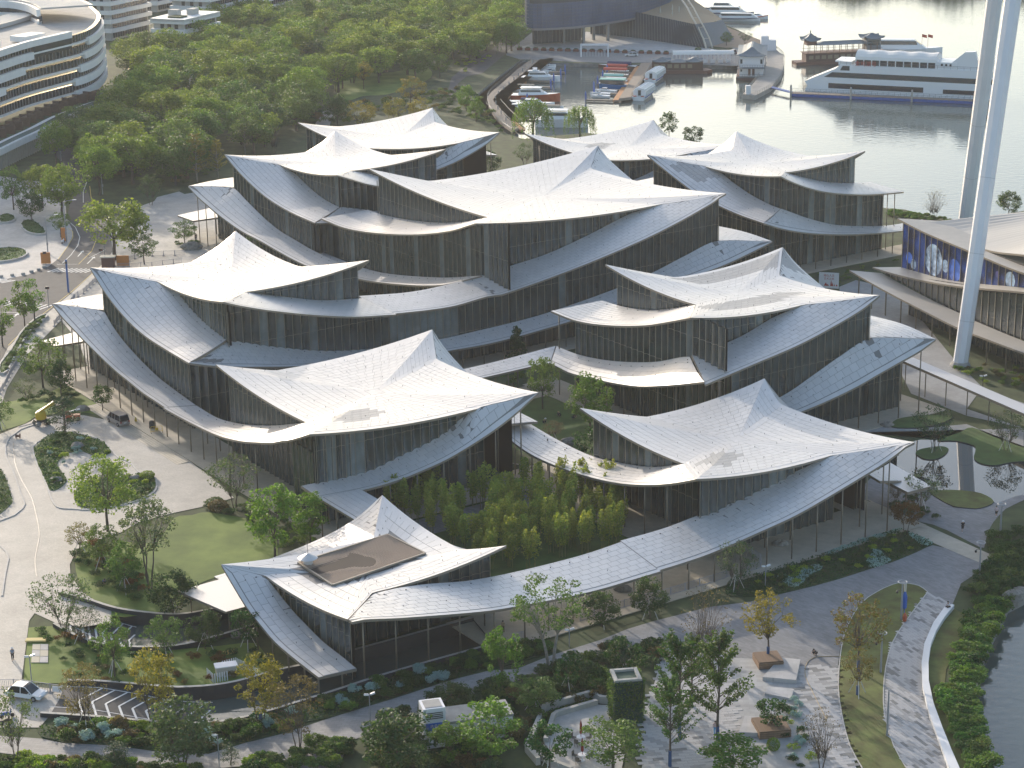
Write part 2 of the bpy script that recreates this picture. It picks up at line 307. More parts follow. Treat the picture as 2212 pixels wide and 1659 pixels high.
def add_tile(p,root,P4,m=None):
    """P4: four corner points (u,v,z) of the tile face"""
    cu=sum(q[0] for q in P4)/4; cv=sum(q[1] for q in P4)/4
    for h in HOLE.get(p.k,()):
        if in_poly(cu,cv,h): return
    mi=TILE
    for h in PATCH.get(p.k,()):
        if in_poly(cu,cv,h): mi=PERF
    T=[W(q[0],q[1],q[2]+.03) for q in P4]; Bm=[W(q[0],q[1],q[2]-.02) for q in P4]
    c=Vector(W(cu,cv,P4[0][2])); vis=1.0
    pr=cam_px(c)
    d=(c-Vector((0,0,CAMH))).length
    if not(0<=pr[0]<=1 and 0<=pr[1]<=1): d+=5000
    p.tiles.append((d,root,T+Bm,mi))
def cam_px(c):
    q=m.inverted()@Vector(c); return (.5+q.x/-q.z*FPX,.5-q.y/-q.z*FPX*4/3*1.0)
TF=[(0,1,2,3),(4,5,1,0),(5,6,2,1),(6,7,3,2),(7,4,0,3)]
def flip_ok(T):
    a,b,c=Vector(T[0]),Vector(T[1]),Vector(T[2]); return (b-a).cross(c-b).z>0
def finish_tiles(p,limit=300):
    p.tiles.sort(key=lambda t:t[0]); rest={}
    for i,(d,root,V,mm) in enumerate(p.tiles):
        F=TF if flip_ok(V) else [f[::-1] for f in TF]
        if i<limit:
            me=bpy.data.meshes.new('roof_tile'); me.from_pydata(V,[],F); me.materials.append(mm); link('roof_tile',me,root)
        else:
            b=rest.setdefault(root.name,(root,MB()))[1]; n=len(b.v); b.v+=V
            for f in F: b.f.append(tuple(n+j for j in f)); b.mi.append(0 if mm is TILE else 1)
    for root,b in rest.values(): b.build('roof_tiles',[TILE,PERF],root,'stuff')
def build_roof(p):
    b=MB(); nr=12
    rs=[i/nr for i in range(1,nr+1)]
    for sd in p.sides:
        N=36; xs=[sd['len']*i/N for i in range(N+1)]
        for i in range(N):
            for j in range(nr):
                r1=rs[j]; r0=rs[j-1] if j else 0.0
                q=[roof_pt(p,sd,xs[i],r0),roof_pt(p,sd,xs[i],r1),roof_pt(p,sd,xs[i+1],r1),roof_pt(p,sd,xs[i+1],r0)]
                edge=(j==nr-1)
                if p.hand==1: q=q[::-1]
                T=[W(*x) for x in q]; B=[W(x[0],x[1],x[2]-THICK) for x in q]
                if j==0:
                    T=[T[0],T[1],T[2]] if p.hand==2 else [T[0],T[1],T[2]]
                    if p.hand==1: T=[W(*q[1]),W(*q[2]),W(*q[3])]; B=[W(x[0],x[1],x[2]-THICK) for x in (q[1],q[2],q[3])]
                    else: B=B[:3]
                    b.poly(T,0); b.poly(B[::-1],2)
                else: b.quad(*T,mi=3 if edge else 0); b.quad(*B[::-1],mi=2)
            e0=roof_pt(p,sd,xs[i],1); e1=roof_pt(p,sd,xs[i+1],1)
            b.quad(W(*e0),W(*e1),W(e1[0],e1[1],e1[2]-THICK),W(e0[0],e0[1],e0[2]-THICK),1)
    root=b.build('roof',[JOINT,FASCIA,SOFFIT,TILE],p.root)
    # tiles in rings that follow the eaves
    R0=min(math.dist(sd['crease'],p.cen) for sd in p.sides)*.92
    nring=max(4,int(R0*.93/TD))
    for j in range(nring):
        r1=.93-j*(.93/nring); r0=r1-.93/nring
        g=GAP/R0/2
        for si,sd in enumerate(p.sides):
            Lr=sd['len']*r1; n=max(1,int(round(Lr/TW))); off=.5 if j%2 else 0.0
            xs=sorted({0.0,sd['len']}|{sd['len']*(i+off)/n for i in range(n+1) if 0<(i+off)/n<1})
            for i in range(len(xs)-1):
                gx=GAP/2/max(r1,.15)
                x0,x1=xs[i]+gx,xs[i+1]-gx
                if x1-x0<.12: continue
                q=[roof_pt(p,sd,x0,r0+g),roof_pt(p,sd,x1,r0+g),roof_pt(p,sd,x1,r1-g),roof_pt(p,sd,x0,r1-g)]
                add_tile(p,root,q)
    pins=MB()
    for sd in p.sides:
        for rr in (.9,.62,.3):
            n=max(2,int(sd['len']*rr/3.2))
            for i in range(n):
                q=roof_pt(p,sd,sd['len']*(i+.5)/n,rr); pins.box(W(q[0],q[1],q[2]+.12),(.05,.05,.2))
    pins.build('roof_pin',PIN,root,'stuff')
    return root
def sweep(p,ax,c,dirn,outer,inner,k0=0.0,k1=0.0,s0=None,s1=None,tiles=True,name='sweeping_roof',pins=True,cap0=True,cap1=True):
    """lower roof: outer edge in the plane ax=c with profile outer [(s,z)], inner profile [(s,inset,z)]"""
    fo=interp([q[0] for q in outer],[q[1] for q in outer]); inner=sorted(inner)
    fin=lambda s:float(np.interp(s,[q[0] for q in inner],[q[1] for q in inner])); fz=interp([q[0] for q in inner],[q[2] for q in inner])
    s0=min(q[0] for q in outer) if s0 is None else s0; s1=max(q[0] for q in outer) if s1 is None else s1
    def lim(t): return s0+k0*t,s1+k1*t
    def P(s,t):
        w=max(fin(s),.02); zo=fo(s); z=zo+(fz(s)-zo)*(t/w); a=c+dirn*t
        return (a,s,z) if ax=='u' else (s,a,z)
    b=MB(); N=max(16,int((s1-s0)/1.6)); Tn=6
    def S(i,t): l,h=lim(t); return l+(h-l)*i/N
    G=[]
    for i in range(N+1):
        sm=S(i,0); w=max(fin(min(max(sm,s0),s1)),.02); row=[]
        # find inset reached along this (possibly mitred) station
        for _ in range(3):
            w=max(fin(S(i,w)),.02)
        fr=[0,min(.6/w,.3),.35,.55,.78,1.0]
        for f in fr: row.append(P(S(i,w*f),w*f))
        G.append(row)
    up=(dirn>0)==(ax=='v')
    def fq(a,bq,cq,d,mi):
        b.quad(a,bq,cq,d,mi)
    for i in range(N):
        for j in range(Tn-1):
            q=[G[i][j],G[i+1][j],G[i+1][j+1],G[i][j+1]]
            if not up: q=q[::-1]
            T=[W(*x) for x in q]; Bq=[W(x[0],x[1],x[2]-THICK) for x in q]
            b.quad(*T,mi=3 if j==0 else 0); b.quad(*Bq[::-1],mi=2)
        for j in (0,Tn-1):
            a,d=G[i][j],G[i+1][j]
            b.quad(W(*a),W(*d),W(d[0],d[1],d[2]-THICK),W(a[0],a[1],a[2]-THICK),1)
    for i in ([0] if cap0 else [])+([N] if cap1 else []):
        for j in range(Tn-1):
            a,d=G[i][j],G[i][j+1]; b.quad(W(*a),W(*d),W(d[0],d[1],d[2]-THICK),W(a[0],a[1],a[2]-THICK),1)
    root=b.build(name,[JOINT,FASCIA,SOFFIT,TILE],p.root)
    wmax=max(q[1] for q in inner); nrow=max(1,int(round((wmax-.75)/TD))); td=(wmax-.75)/nrow
    if tiles:
        for j in range(nrow):
            ta,tb=.7+j*td+GAP/2,.7+(j+1)*td-GAP/2
            n=int((s1-s0+12)/TW); st=s0-6+(TW/2 if j%2 else 0)
            for i in range(n):
                q=[]
                x0,x1=st+i*TW+GAP/2,st+(i+1)*TW-GAP/2
                for t in (ta,tb):
                    lo,hi=lim(t); 
                    for x in (x0,x1): q.append((min(max(x,lo+.12),hi-.12),t))
                if q[1][0]-q[0][0]<.1 and q[3][0]-q[2][0]<.1: continue
                qq=[]
                for s,t in (q[0],q[1],q[3],q[2]): qq.append((s,min(t,fin(s)-.08)))
                if min(max(a[1] for a in qq)-.7,1)<.15 or (qq[3][1]-qq[0][1]<.1 and qq[2][1]-qq[1][1]<.1): continue
                if min(a[1] for a in qq)<.05: continue
                add_tile(p,root,[P(s,t) for s,t in qq])
    if pins:
        pn=MB(); n=int((s1-s0)/2.9)
        for i in range(1,n):
            s=s0+(s1-s0)*i/n; t=fin(s)-1.0
            if t>1.5: q=P(s,t); pn.box(W(q[0],q[1],q[2]+.07),(.13,.13,.12))
            t=fin(s)*.4
            if t>1.5 and i%2: q=P(s,t); pn.box(W(q[0],q[1],q[2]+.12),(.05,.05,.2))
        if pn.v: pn.build('roof_pin',PIN,root,'stuff')
    return P,fo,fin,fz
PANEL_N=[0]
def glass_wall(p,ax,c,a0,a1,zbot,ztop,face,pale=(),seed=0,depth=.30,step=1.55,name='glass_wall',trans=(5.2,11.0,16.6),panels=True):
    """curtain wall in the plane ax=c between a0 and a1; zbot/ztop functions of s; face = +1/-1 outward along the axis"""
    n=max(1,int(round(abs(a1-a0)/step))); mu=MB(); rnd=random.Random(hash((p.k,ax,round(c*10),seed))&0xffff)
    wl=bpy.data.objects.new(name,None); 
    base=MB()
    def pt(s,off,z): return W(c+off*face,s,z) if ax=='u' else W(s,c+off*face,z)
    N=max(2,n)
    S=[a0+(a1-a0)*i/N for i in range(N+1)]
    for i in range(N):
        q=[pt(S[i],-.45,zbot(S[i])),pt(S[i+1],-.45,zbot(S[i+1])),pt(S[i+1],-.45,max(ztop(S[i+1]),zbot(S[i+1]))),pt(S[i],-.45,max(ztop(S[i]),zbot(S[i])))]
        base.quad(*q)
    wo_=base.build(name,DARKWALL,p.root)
    for i in range(n+1):
        s=a0+(a1-a0)*i/n; z0,z1=zbot(s),ztop(s)
        if z1-z0>.25: mu.bar(pt(s,.02,z0),pt(s,.02,z1),.085,.14)
    for i in range(n):
        s0,s1=a0+(a1-a0)*i/n,a0+(a1-a0)*(i+1)/n
        zb0,zb1,zt0,zt1=zbot(s0),zbot(s1),ztop(s0),ztop(s1)
        if max(zt0-zb0,zt1-zb1)<.3: continue
        if panels:
            V=[];F=[];K=5
            for j in range(K+1):
                f=j/K; s=s0+(s1-s0)*(.05+.9*f); o=-depth*math.sin(math.pi*f)
                zb=zb0+(zb1-zb0)*f; zt=max(zt0+(zt1-zt0)*f,zb+.05)
                V+=[pt(s,o,zb),pt(s,o,zt)]
            for j in range(K): F.append((2*j,2*j+2,2*j+3,2*j+1))
            if (face>0)!=(ax=='u')or False: pass
            a,b_,c_=[Vector(V[x]) for x in F[0][:3]]; nn=(b_-a).cross(c_-b_); od=Vector(pt(0,1,0))-Vector(pt(0,0,0))
            if nn.dot(od)<0: F=[f[::-1] for f in F]
            me=bpy.data.meshes.new('glass_panel'); me.from_pydata(V,[],F); me.polygons.foreach_set('use_smooth',[True]*K)
            me.materials.append(GLASS2 if (i in pale or rnd.random()<.07) else GLASS); link('glass_panel',me,wo_)
            for tz in trans:
                if tz+.25>zb0 and tz+.25>zb1 and tz<min(zt0,zt1)-.3:
                    for j in range(K): mu.bar(V[2*j][:2]+(tz,),V[2*j+2][:2]+(tz,),.04,.05)
    if mu.v: mu.build('mullions',MULL,wo_,'stuff')
    return wo_
def columns(p,pts,topf,rad=.1):
    for u,v in pts:
        b=MB(); z1=topf(u,v); 
        if z1<1: continue
        x,y,_=W(u,v); b.tube([(x,y,0),(x,y,z1)],rad,8); b.build('column',COLUMN,p.root,smooth=True)
DFO=[(0,0),(3,1.9),(6.1,3.3),(10,4.75),(13.7,5.9),(21,7.3),(30,7.8),(40,8.0)]
DFI=[(14.4,3.0),(17.7,4.3),(21,5.3),(24,6.0),(27,6.5),(30,7.0),(34,7.4)]
def auto_sweep(p,side,length=34,low=0.0,outer=None,inner=None,inplane=None,plane=None,k1=0.0,k0=0.0,send=None,tiles=True,cap=True):
    """the lower roof that starts at corner a of the side and runs under the eave towards corner b"""
    sd=[q for q in p.sides if q['a']+q['b']==side][0]; ax=sd['ax']; A=p.c[sd['a']]; B=p.c[sd['b']]; C=sd['crease']
    ia=0 if ax=='u' else 1; c=A[ia]; w=B[ia]-A[ia]; dirn=1 if w>0 else -1; w=abs(w)
    sa=A[1-ia]; sg=1 if B[1-ia]>sa else -1; sc=C[1-ia]; s=SDROP[p.k]
    W1=w+1.3 if inplane is None else abs(inplane-c)
    O=[(sa+sg*d,p.z-z) for d,z in DFO if d<=length] if outer is None else list(outer)
    dc=abs(sc-sa)
    I=[(sa,0.02,p.z),(sa+sg*dc*.5,w*.5,p.z-s*.56-.02),(sc,w,p.z-s-.05)]
    if inner is None: I+=[(sa+sg*d,W1,p.z-z) for d,z in DFI if d>dc+2.5 and d<=length+4]
    else:
        I+=[(a,W1,z) for a,z in inner if (a-sc)*sg>2.4]
    O=sorted(O); 
    s0=min(q[0] for q in O); s1=max(q[0] for q in O)
    if sg>0: s0=sa
    else: s1=sa
    if send is not None:
        if sg>0: s1=send
        else: s0=send
    return sweep(p,ax,c,dirn,O,I,s0=s0,s1=s1,k0=(k1 if sg<0 else 0),k1=(k1 if sg>0 else 0),tiles=tiles,cap0=cap or sg>0,cap1=cap or sg<0)
def upper_walls(p,zb={},inset=1.3,pale={},which='all'):
    """curtain walls under the four eaves, between the wings of the lower roofs"""
    for sd in p.sides:
        a,b,ax=sd['a'],sd['b'],sd['ax']; B=p.c[b]; ia=0 if ax=='u' else 1; cen=p.cen
        c=B[ia]; face=1 if c>cen[ia] else -1; c=c-face*inset
        C=sd['crease']; s_end=B[1-ia]; sg=1 if s_end>C[1-ia] else -1
        s_a=C[1-ia]-sg*2.0; s_b=s_end-sg*1.7
        if a+b=='BR': s_b=p.c['F'][1]+inset
        if a+b=='LB' and p.hand==1: s_b=p.c['R'][0]-inset
        if a+b=='RB': s_b=p.c['L'][1]-inset
        if a+b=='BL': s_b=p.c['F'][0]+inset
        # the wall also closes the corner beyond the eave under the next wing
        zt=lambda s,ax=ax,c=c: (roof_z(p,c,s) if ax=='u' else roof_z(p,s,c))-THICK-.02
        z0=zb.get(a+b,0.0); f0=(lambda s,z0=z0: z0)
        vis=(a+b) in ('LF','FL','FR','RF')
        glass_wall(p,ax,c,s_a,s_b,f0,zt,face,panels=vis,pale=pale.get(a+b,()),name='glass_wall' if vis else 'rear_wall')

LABELS={'A':'low foremost pavilion whose tiled roof has a brown slatted opening and a vent cap','B':'white tiled pavilion left of the bamboo with a grey patch near its front roof corner',
'C':'left three-tier museum pavilion nearest the road crossing, topped by a very bright roof','D':'largest central museum pavilion with the widest tiled roof','E':'right front pavilion with a grey roof patch, between the bamboo and the pond',
'F':'right three-tier museum pavilion next to the white wheel legs with two-tone roof','G':'rearmost left pavilion with a single upswept roof in front of the park lawn','H':'three-tier pavilion at the left rear, its peak overlapping the rearmost roof',
'I':'rear pavilion at the water edge behind the central roof peak','J':'three-tier pavilion at the rear right beside the lake with a two-level glass end'}
for k in PAV:
    p=make_pav(k); PV[k]=p
    p.root=thing('museum_pavilion',LABELS[k],'museum building',W(p.cen[0],p.cen[1],0)); 
    bpy.context.view_layer.update()
# everything is laid out in site coordinates, so the part meshes are shifted into their pavilion
def settle(p):
    o=p.root.location.copy()
    def mv(ob):
        if ob.type=='MESH':
            me=ob.data; n=len(me.vertices)*3; a=np.empty(n,dtype=np.float32); me.vertices.foreach_get('co',a); a=a.reshape(-1,3)-np.array(o,dtype=np.float32); me.vertices.foreach_set('co',a.ravel()); me.update()
        for c in ob.children: mv(c)
    for c in p.root.children: mv(c)
def px_patch(*a): pass
PATCH['B']=[[(-31.2,1.5),(-27.4,-1.9),(-20.5,2.2),(-24.5,5.6)]]
PATCH['E']=[[(3.6,-39.8),(6.9,-42.6),(13.0,-38.6),(9.6,-36.0)]]
PATCH['I']=[[(120.0,146.5),(123.4,143.5),(129.5,147.5),(126.0,150.5)]]
PATCH['J']=[[(104.5,95.5),(109.3,93.0),(111.0,84.5),(105.8,87.0)]]
PATCH['F']=[[(44.5,19.5),(47.8,13.6),(69.0,12.5),(69.6,18.9)],[(35.5,2.0),(38.5,-2.8),(57.5,-2.0),(54.6,2.6)]]
HOLE['A']=[[(-54.5,-31.4),(-39.3,-29.2),(-38.5,-37.7),(-54.0,-39.9)]]
S=SWEEP
def O(n): return S[n][2]
def I(n): return S[n][4]
# ---- A with the corridor roof that runs on to E
p=PV['A']; build_roof(p)
auto_sweep(p,'LF',outer=[(-53.4,2.7)]+O('A_LF'),inner=[(-53.4,2.4)]+I('A_LF'),inplane=-58.2,send=-53.4)
auto_sweep(p,'BL',length=26,inner=[(-46,4.6),(-52,3.6),(-60,2.9)],outer=[(-34.5,8.7),(-38,6.6),(-42,5.2),(-47,4.2),(-53,3.5),(-60,3.1)]); auto_sweep(p,'RB',length=22,outer=[(-44.7,8.7),(-41,6.9),(-37,5.5),(-32,4.6),(-26,4.1)],inner=[(-36,5.6),(-30,4.8),(-25,4.5)])
zA=p.z-1.5
sweep(p,'v',-54.0,1,[(-58.9,8.75)]+[q for q in O('AE_FR') if -58<q[0]<-14],[(-58.9,.9,8.72),(-50.8,9.2,7.1)]+[(a,9.0 if a<-40 else 8.4,z) for a,z in I('AE_FR') if -49<a<-13],s0=-58.9,s1=-13.6,cap1=False)
# ---- E
p=PV['E']; build_roof(p)
auto_sweep(p,'RF',outer=[q for q in O('AE_FR') if q[0]>-15]+[(31.1,12.2)],inner=[q for q in I('AE_FR') if q[0]>-15 and q[0]<20],inplane=-45.2,plane=-54.0,send=-13.6,cap=False)
auto_sweep(p,'FL',outer=[q for q in O('E_FL')]+[(2.0,6.6)],inner=I('E_FL'),inplane=4.2)
auto_sweep(p,'BR',length=32); auto_sweep(p,'LB',length=30)
# ---- B
p=PV['B']; build_roof(p)
auto_sweep(p,'FL',outer=[(-5.8,14.3)]+[q for q in O('BC_FL') if q[0]<47 and q[0]>-4],inner=[q for q in I('BC_FL') if q[0]<46],inplane=-32.1,send=43.0)
sweep(p,'v',-9.1,1,[(-38.6,6.0)]+O('B_RF')+[(-1.4,14.3)],[(-1.4,.02,14.3),(-5.8,1.65,13.45),(-10.2,3.3,12.6)]+[(a,5.2,z) for a,z in I('B_RF') if a<-12]+[(-38.6,5.2,6.25)],s0=-38.6,s1=-1.4)
sweep(p,'u',-38.6,1,[(-9.1,6.02),(-20,5.9)],[(-9.1,6.5,6.0),(-20,6.5,5.9)],s0=-20.5,s1=-9.15,pins=False)
auto_sweep(p,'BR',length=36); auto_sweep(p,'LB',length=34)
# ---- C
p=PV['C']; build_roof(p)
auto_sweep(p,'LF',outer=[(82.0,19.7)]+O('C_LF'),inner=I('C_LF'),inplane=-22.9,send=44.0,k1=.6)
auto_sweep(p,'FR',outer=O('C_FR'),inner=I('C_FR'),inplane=58.3,send=8.0)
sweep(p,'v',44.0,1,[(-32.6,11.66)]+O('C_FRlow')+[(-4,6.2),(6,5.4)],[(-30,6.4,12.5)]+[(a,6.4,z) for a,z in I('C_FRlow')]+[(8,6.4,5.6)],s0=-32.55,s1=6,k0=1.5)
auto_sweep(p,'BL',length=34); auto_sweep(p,'RB',length=30)
sweep(p,'u',-37.6,1,[q for q in O('BC_FL') if q[0]>42],[(43,5.4,4.7)]+[(a,5.4,z) for a,z in I('BC_FL') if 44<a<76]+[(78.6,5.6,12.5),(88.2,.02,12.66)],s0=43.0,s1=88.2)
sweep(p,'v',88.2,-1,[(-37.6,12.66),(-32.8,12.9),(-27.9,12.9),(-20,12.4),(-8,11.2)],[(-37.6,.02,12.66),(-32.0,9.8,12.6),(-27,9.8,12.5),(-8,9.8,11.4)],s0=-37.6,s1=-8)
# ---- D
p=PV['D']; build_roof(p)
auto_sweep(p,'RF',outer=O('D_RF')+[(83.8,22.5)],inner=I('D_RF')+[(20,11.6),(8,12.6)],inplane=60.3,send=8.0)
auto_sweep(p,'FL',outer=[(59.0,22.5)]+O('D_FL'),inner=I('D_FL')+[(117,13.2)],inplane=43.2,send=117.2)
auto_sweep(p,'BR',length=36); auto_sweep(p,'LB',length=40)
sweep(p,'u',29.5,1,O('D_beige')+[(110,4.3),(121,4.6)],[(a,4.2,z) for a,z in I('D_beige')]+[(121,4.4,5.0)],s0=59.6,s1=121)
sweep(p,'v',46.8,1,[(6,4.3)]+O('D_R3'),[(6,4.5,5.1)]+[(a,4.5,z) for a,z in I('D_R3') if a<79]+[(81.5,4.6,13.44),(92,.02,12.7)],s0=6,s1=92)
sweep(p,'u',92.0,-1,[(46.8,12.7),(52,13.0),(58,13.0),(68,12.4)],[(46.8,.02,12.7),(51.4,10.4,13.4),(58,9.8,13.3),(68,9.8,12.6)],s0=46.8,s1=68)
# ---- F
p=PV['F']; build_roof(p)
auto_sweep(p,'RF',outer=[q for q in O('F_RF') if q[0]>25]+[(61.0,20.2)],inner=I('F_RF'),inplane=-5.9,send=25.3,k1=.5)
auto_sweep(p,'FL',outer=O('F_FL'),inner=I('F_FL')+[(30.6,13.1)],inplane=39.3,send=30.6)
auto_sweep(p,'BR',length=30); auto_sweep(p,'LB',length=30)
sweep(p,'u',25.2,1,[(-14.9,12.4)]+O('F_L3')[1:],[(-14.9,4.7,14.6)]+[(a,4.7,z) for a,z in I('F_L3')]+[(31,4.7,6.5)],s0=-14.85,s1=25.9,k0=2.0,k1=1.06)
sweep(p,'v',26.0,1,[(4.0,5.4)]+O('F_bridge')+[(25.2,5.5)],[(4,5,5.75)]+[(a,5,z) for a,z in I('F_bridge')],s0=5.0,s1=25.2,k1=.94)
sweep(p,'v',-18.8,1,[(30,4.6),(36,5.0)]+O('F_R3'),[(30,4.4,5.4),(36,4.4,6.0)]+[(a,4.4,z) for a,z in I('F_R3') if a<57]+[(59.7,4.9,13.0),(70,.02,12.2)],s0=30,s1=70)
sweep(p,'u',70.0,-1,[(-18.8,12.2),(-13.1,12.9),(-8.3,13.0),(2,12.4)],[(-18.8,.02,12.2),(-13.5,10.3,13.0),(-8,10.2,13.0),(2,10.2,12.5)],s0=-18.8,s1=2)
# ---- G, I
for k in 'GI':
    p=PV[k]; build_roof(p)
    for sd in p.sides: auto_sweep(p,sd['a']+sd['b'],length=36)
# ---- H
p=PV['H']; build_roof(p)
auto_sweep(p,'LF',outer=O('H_LF'),inner=I('H_LF'),inplane=40.6,send=117.5,k1=.7)
auto_sweep(p,'FR',outer=O('H_FR')+[(54,15.1),(60,13.9),(68,12.8),(74,12.4)],inner=I('H_FR')+[(60,14.6),(68,13.4),(74,12.9)],inplane=133.6)
sweep(p,'v',117.0,1,[(30.8,12.21),(36,11.4),(44,10.0),(56,8.2)],[(37,7.0,13.2)]+[(a,7.0,z) for a,z in I('H_FRlow')]+[(62,7.0,8.6)],s0=30.85,s1=56,k0=1.4)
auto_sweep(p,'BL',length=34); auto_sweep(p,'RB',length=30)
sweep(p,'u',25.6,1,[(108,5.0),(116,5.15),(124,5.7)]+O('H_L'),[(108,5.6,5.5)]+[(a,5.6,z) for a,z in I('H_L') if a<152]+[(154.8,5.7,13.1),(165.6,.02,12.4)],s0=108,s1=165.6)
sweep(p,'v',165.6,-1,[(25.6,12.4),(30.8,12.8),(37,12.9),(48,12.0)],[(25.6,.02,12.4),(31.3,10.8,13.1),(36,10.6,13.0),(48,10.6,12.1)],s0=25.6,s1=48)
# ---- J
p=PV['J']; build_roof(p)
auto_sweep(p,'LF',outer=O('J_LF'),inner=I('J_LF'),inplane=111.6,send=62.1,k1=.55)
auto_sweep(p,'FR',outer=O('J_FR'),inner=I('J_FR')+[(146,12.5)],inplane=76.0,send=145.1)
sweep(p,'v',62.1,1,O('J_FRlow')+[(152,4.6)],[(107.6,4.8,14.0)]+[(a,4.8,z) for a,z in I('J_FRlow')]+[(154,4.8,5.0)],s0=102.95,s1=152,k0=1.8)
auto_sweep(p,'BL',length=34); auto_sweep(p,'RB',length=30)
# ---- walls
for k in PAV:
    p=PV[k]; three=k in 'CDFHJ'
    upper_walls(p,zb={} if not three else {s['a']+s['b']:9.0 for s in p.sides})
def zf(tab):
    f=interp([q[0] for q in sorted(tab)],[q[1] for q in sorted(tab)]); return lambda s:f(s)-THICK-.03
zero=lambda s:0.0
p=PV['B']; glass_wall(p,'v',-4.3,-36.4,-30.6,zero,lambda s:12.6,-1); glass_wall(p,'u',-36.3,-4.2,2.4,zero,lambda s:10.6,-1,seed=3)
p=PV['E']; glass_wall(p,'v',-44.9,1.0,6.2,zero,lambda s:9.2,-1); glass_wall(p,'u',28.9,-44.9,-30,zero,lambda s:9.6,1,seed=2)
p=PV['C']
glass_wall(p,'u',-32.0,45.5,78.5,zero,zf(O('C_LF')),-1); glass_wall(p,'v',50.0,-22.9,8.0,zero,zf(O('C_FR')),-1,seed=1); glass_wall(p,'u',-32.0,78.5,86.8,zero,lambda s:min(9.3,9.3),-1,seed=4)
glass_wall(p,'v',45.0,-32.0,0.0,zero,zf(O('C_FRlow')+[(-32.6,11.7),(0,5.9)]),-1,seed=5); glass_wall(p,'u',-22.9,48.9,58.0,lambda s:9,lambda s:17.3,-1,seed=8)
p=PV['D']
glass_wall(p,'v',51.4,34.0,82.3,zero,zf(O('D_RF')),-1); glass_wall(p,'v',51.4,9.0,34.0,zero,zf(O('D_RF')),-1,seed=1,pale=range(0,9)); glass_wall(p,'u',33.9,51.4,113,zero,zf(O('D_FL')+[(52,23.8)]),-1,seed=3); glass_wall(p,'u',43.3,113,113.2,zero,lambda s:20,-1,seed=4,panels=False)
glass_wall(p,'u',82.4,51.4,70,zero,lambda s:18,1,seed=5,panels=False)
p=PV['F']
glass_wall(p,'v',-14.3,31.0,59.6,zero,zf(O('F_RF')),-1); glass_wall(p,'v',-14.3,59.6,66.8,zero,lambda s:10.2,-1,seed=7); glass_wall(p,'u',29.9,-14.0,25.2,zero,zf(O('F_FL')+[(-14,20)]),-1,seed=1); glass_wall(p,'u',59.6,-14.3,8,zero,lambda s:17.4,1,seed=2,panels=False)
p=PV['H']
glass_wall(p,'u',31.3,119.0,154.4,zero,zf(O('H_LF')),-1); glass_wall(p,'v',123.7,40.6,70,lambda s:0,zf(O('H_FR')+[(54,15.1),(60,13.9),(68,12.8),(74,12.4)]),-1,seed=1); glass_wall(p,'u',31.3,154.4,163.5,zero,lambda s:9.0,-1,seed=2)
glass_wall(p,'v',119.5,31.3,50,zero,zf([(30.8,12.21),(36,11.4),(44,10.0),(56,8.2)]),-1,seed=4)
p=PV['J']
glass_wall(p,'u',103.6,63.5,99.0,zero,zf(O('J_LF')),-1); glass_wall(p,'v',66.9,111.6,140.3,zero,zf(O('J_FR')),-1,seed=1,pale=(8,9,14)); glass_wall(p,'v',66.9,104.0,111.6,zero,zf(O('J_FRlow')),-1,seed=2); glass_wall(p,'u',140.3,66.9,80,zero,lambda s:12.0,1,seed=3,panels=False)
# ---- colonnades
def topof(tab,d=.3):
    f=interp([q[0] for q in sorted(tab)],[q[1] for q in sorted(tab)]); return f
fAE=topof([q for q in O('AE_FR')]); fBC=topof(O('BC_FL'))
columns(PV['A'],[(-63.0,-52.8),(-60.0,-53.0),(-56.9,-52.9),(-52.5,-52.9),(-48.0,-52.9),(-43.5,-52.9),(-38.9,-53.5),(-34.5,-53.6),(-30.9,-53.6),(-27.2,-53.6),(-22.3,-53.6),(-17.6,-53.6)],lambda u,v:fAE(u)-.3 if u>-59 else 2.5)
columns(PV['A'],[(-62.8,v) for v in (-49,-45,-41,-37)],lambda u,v:topof(O('A_LF'))(v)-.3)
columns(PV['A'],[(u,-47.6) for u in (-36.5,-32,-27.5,-23,-18.5)],lambda u,v:topof(I('AE_FR'))(u)-.4)
columns(PV['E'],[(u,-53.6) for u in (-13.1,-8.7,-4.4,0.1,4.6,9.0,13.4,17.9,22.4,26.5)],lambda u,v:fAE(u)-.3)
columns(PV['E'],[(u,-48.3) for u in (-9.0,-4.6,8.8,13.4)],lambda u,v:topof(I('AE_FR'))(u)-.5)
fE=topof(O('E_FL')); columns(PV['E'],[(-2.0,v) for v in (-40.5,-35.5,-30.9,-26,-21.5,-17,-12.5,-8,-3.5)],lambda u,v:fE(v)-.3); columns(PV['E'],[(2.6,v) for v in (-19,-14.5,-10,-5.5)],lambda u,v:fE(v)+.2)
columns(PV['E'],[(30.4,-48.5),(30.4,-44),(30.4,-39.5),(24.5,-50.2)],lambda u,v:8.2)
columns(PV['B'],[(-37.2,v) for v in (12.5,17,21.5,26,30.5,35,39.5)],lambda u,v:fBC(v)-.3); columns(PV['B'],[(-33.4,v) for v in (28,32.5,37)],lambda u,v:topof(I('BC_FL'))(v)-.45)
fB=topof(O('B_RF')); columns(PV['B'],[(u,-8.9) for u in (-31.5,-27,-22.5,-18,-13.5,-9.0,-4.5)],lambda u,v:fB(u)-.3); columns(PV['B'],[(-38.2,-9),(-38.2,-13.5),(-38.2,-18),(-32.6,-9.4),(-32.6,-13.8),(-32.6,-18)],lambda u,v:5.6)
columns(PV['B'],[(-1.9,-5),(-6.0,-5)],lambda u,v:11.4)
columns(PV['C'],[(-37.1,v) for v in (44,48.5,53,57.6,62.3,67,71.6,76.3,81.2,85.5)],lambda u,v:fBC(v)-.3); columns(PV['C'],[(-33.2,v) for v in (60,64.5,69,73.5)],lambda u,v:5.5)
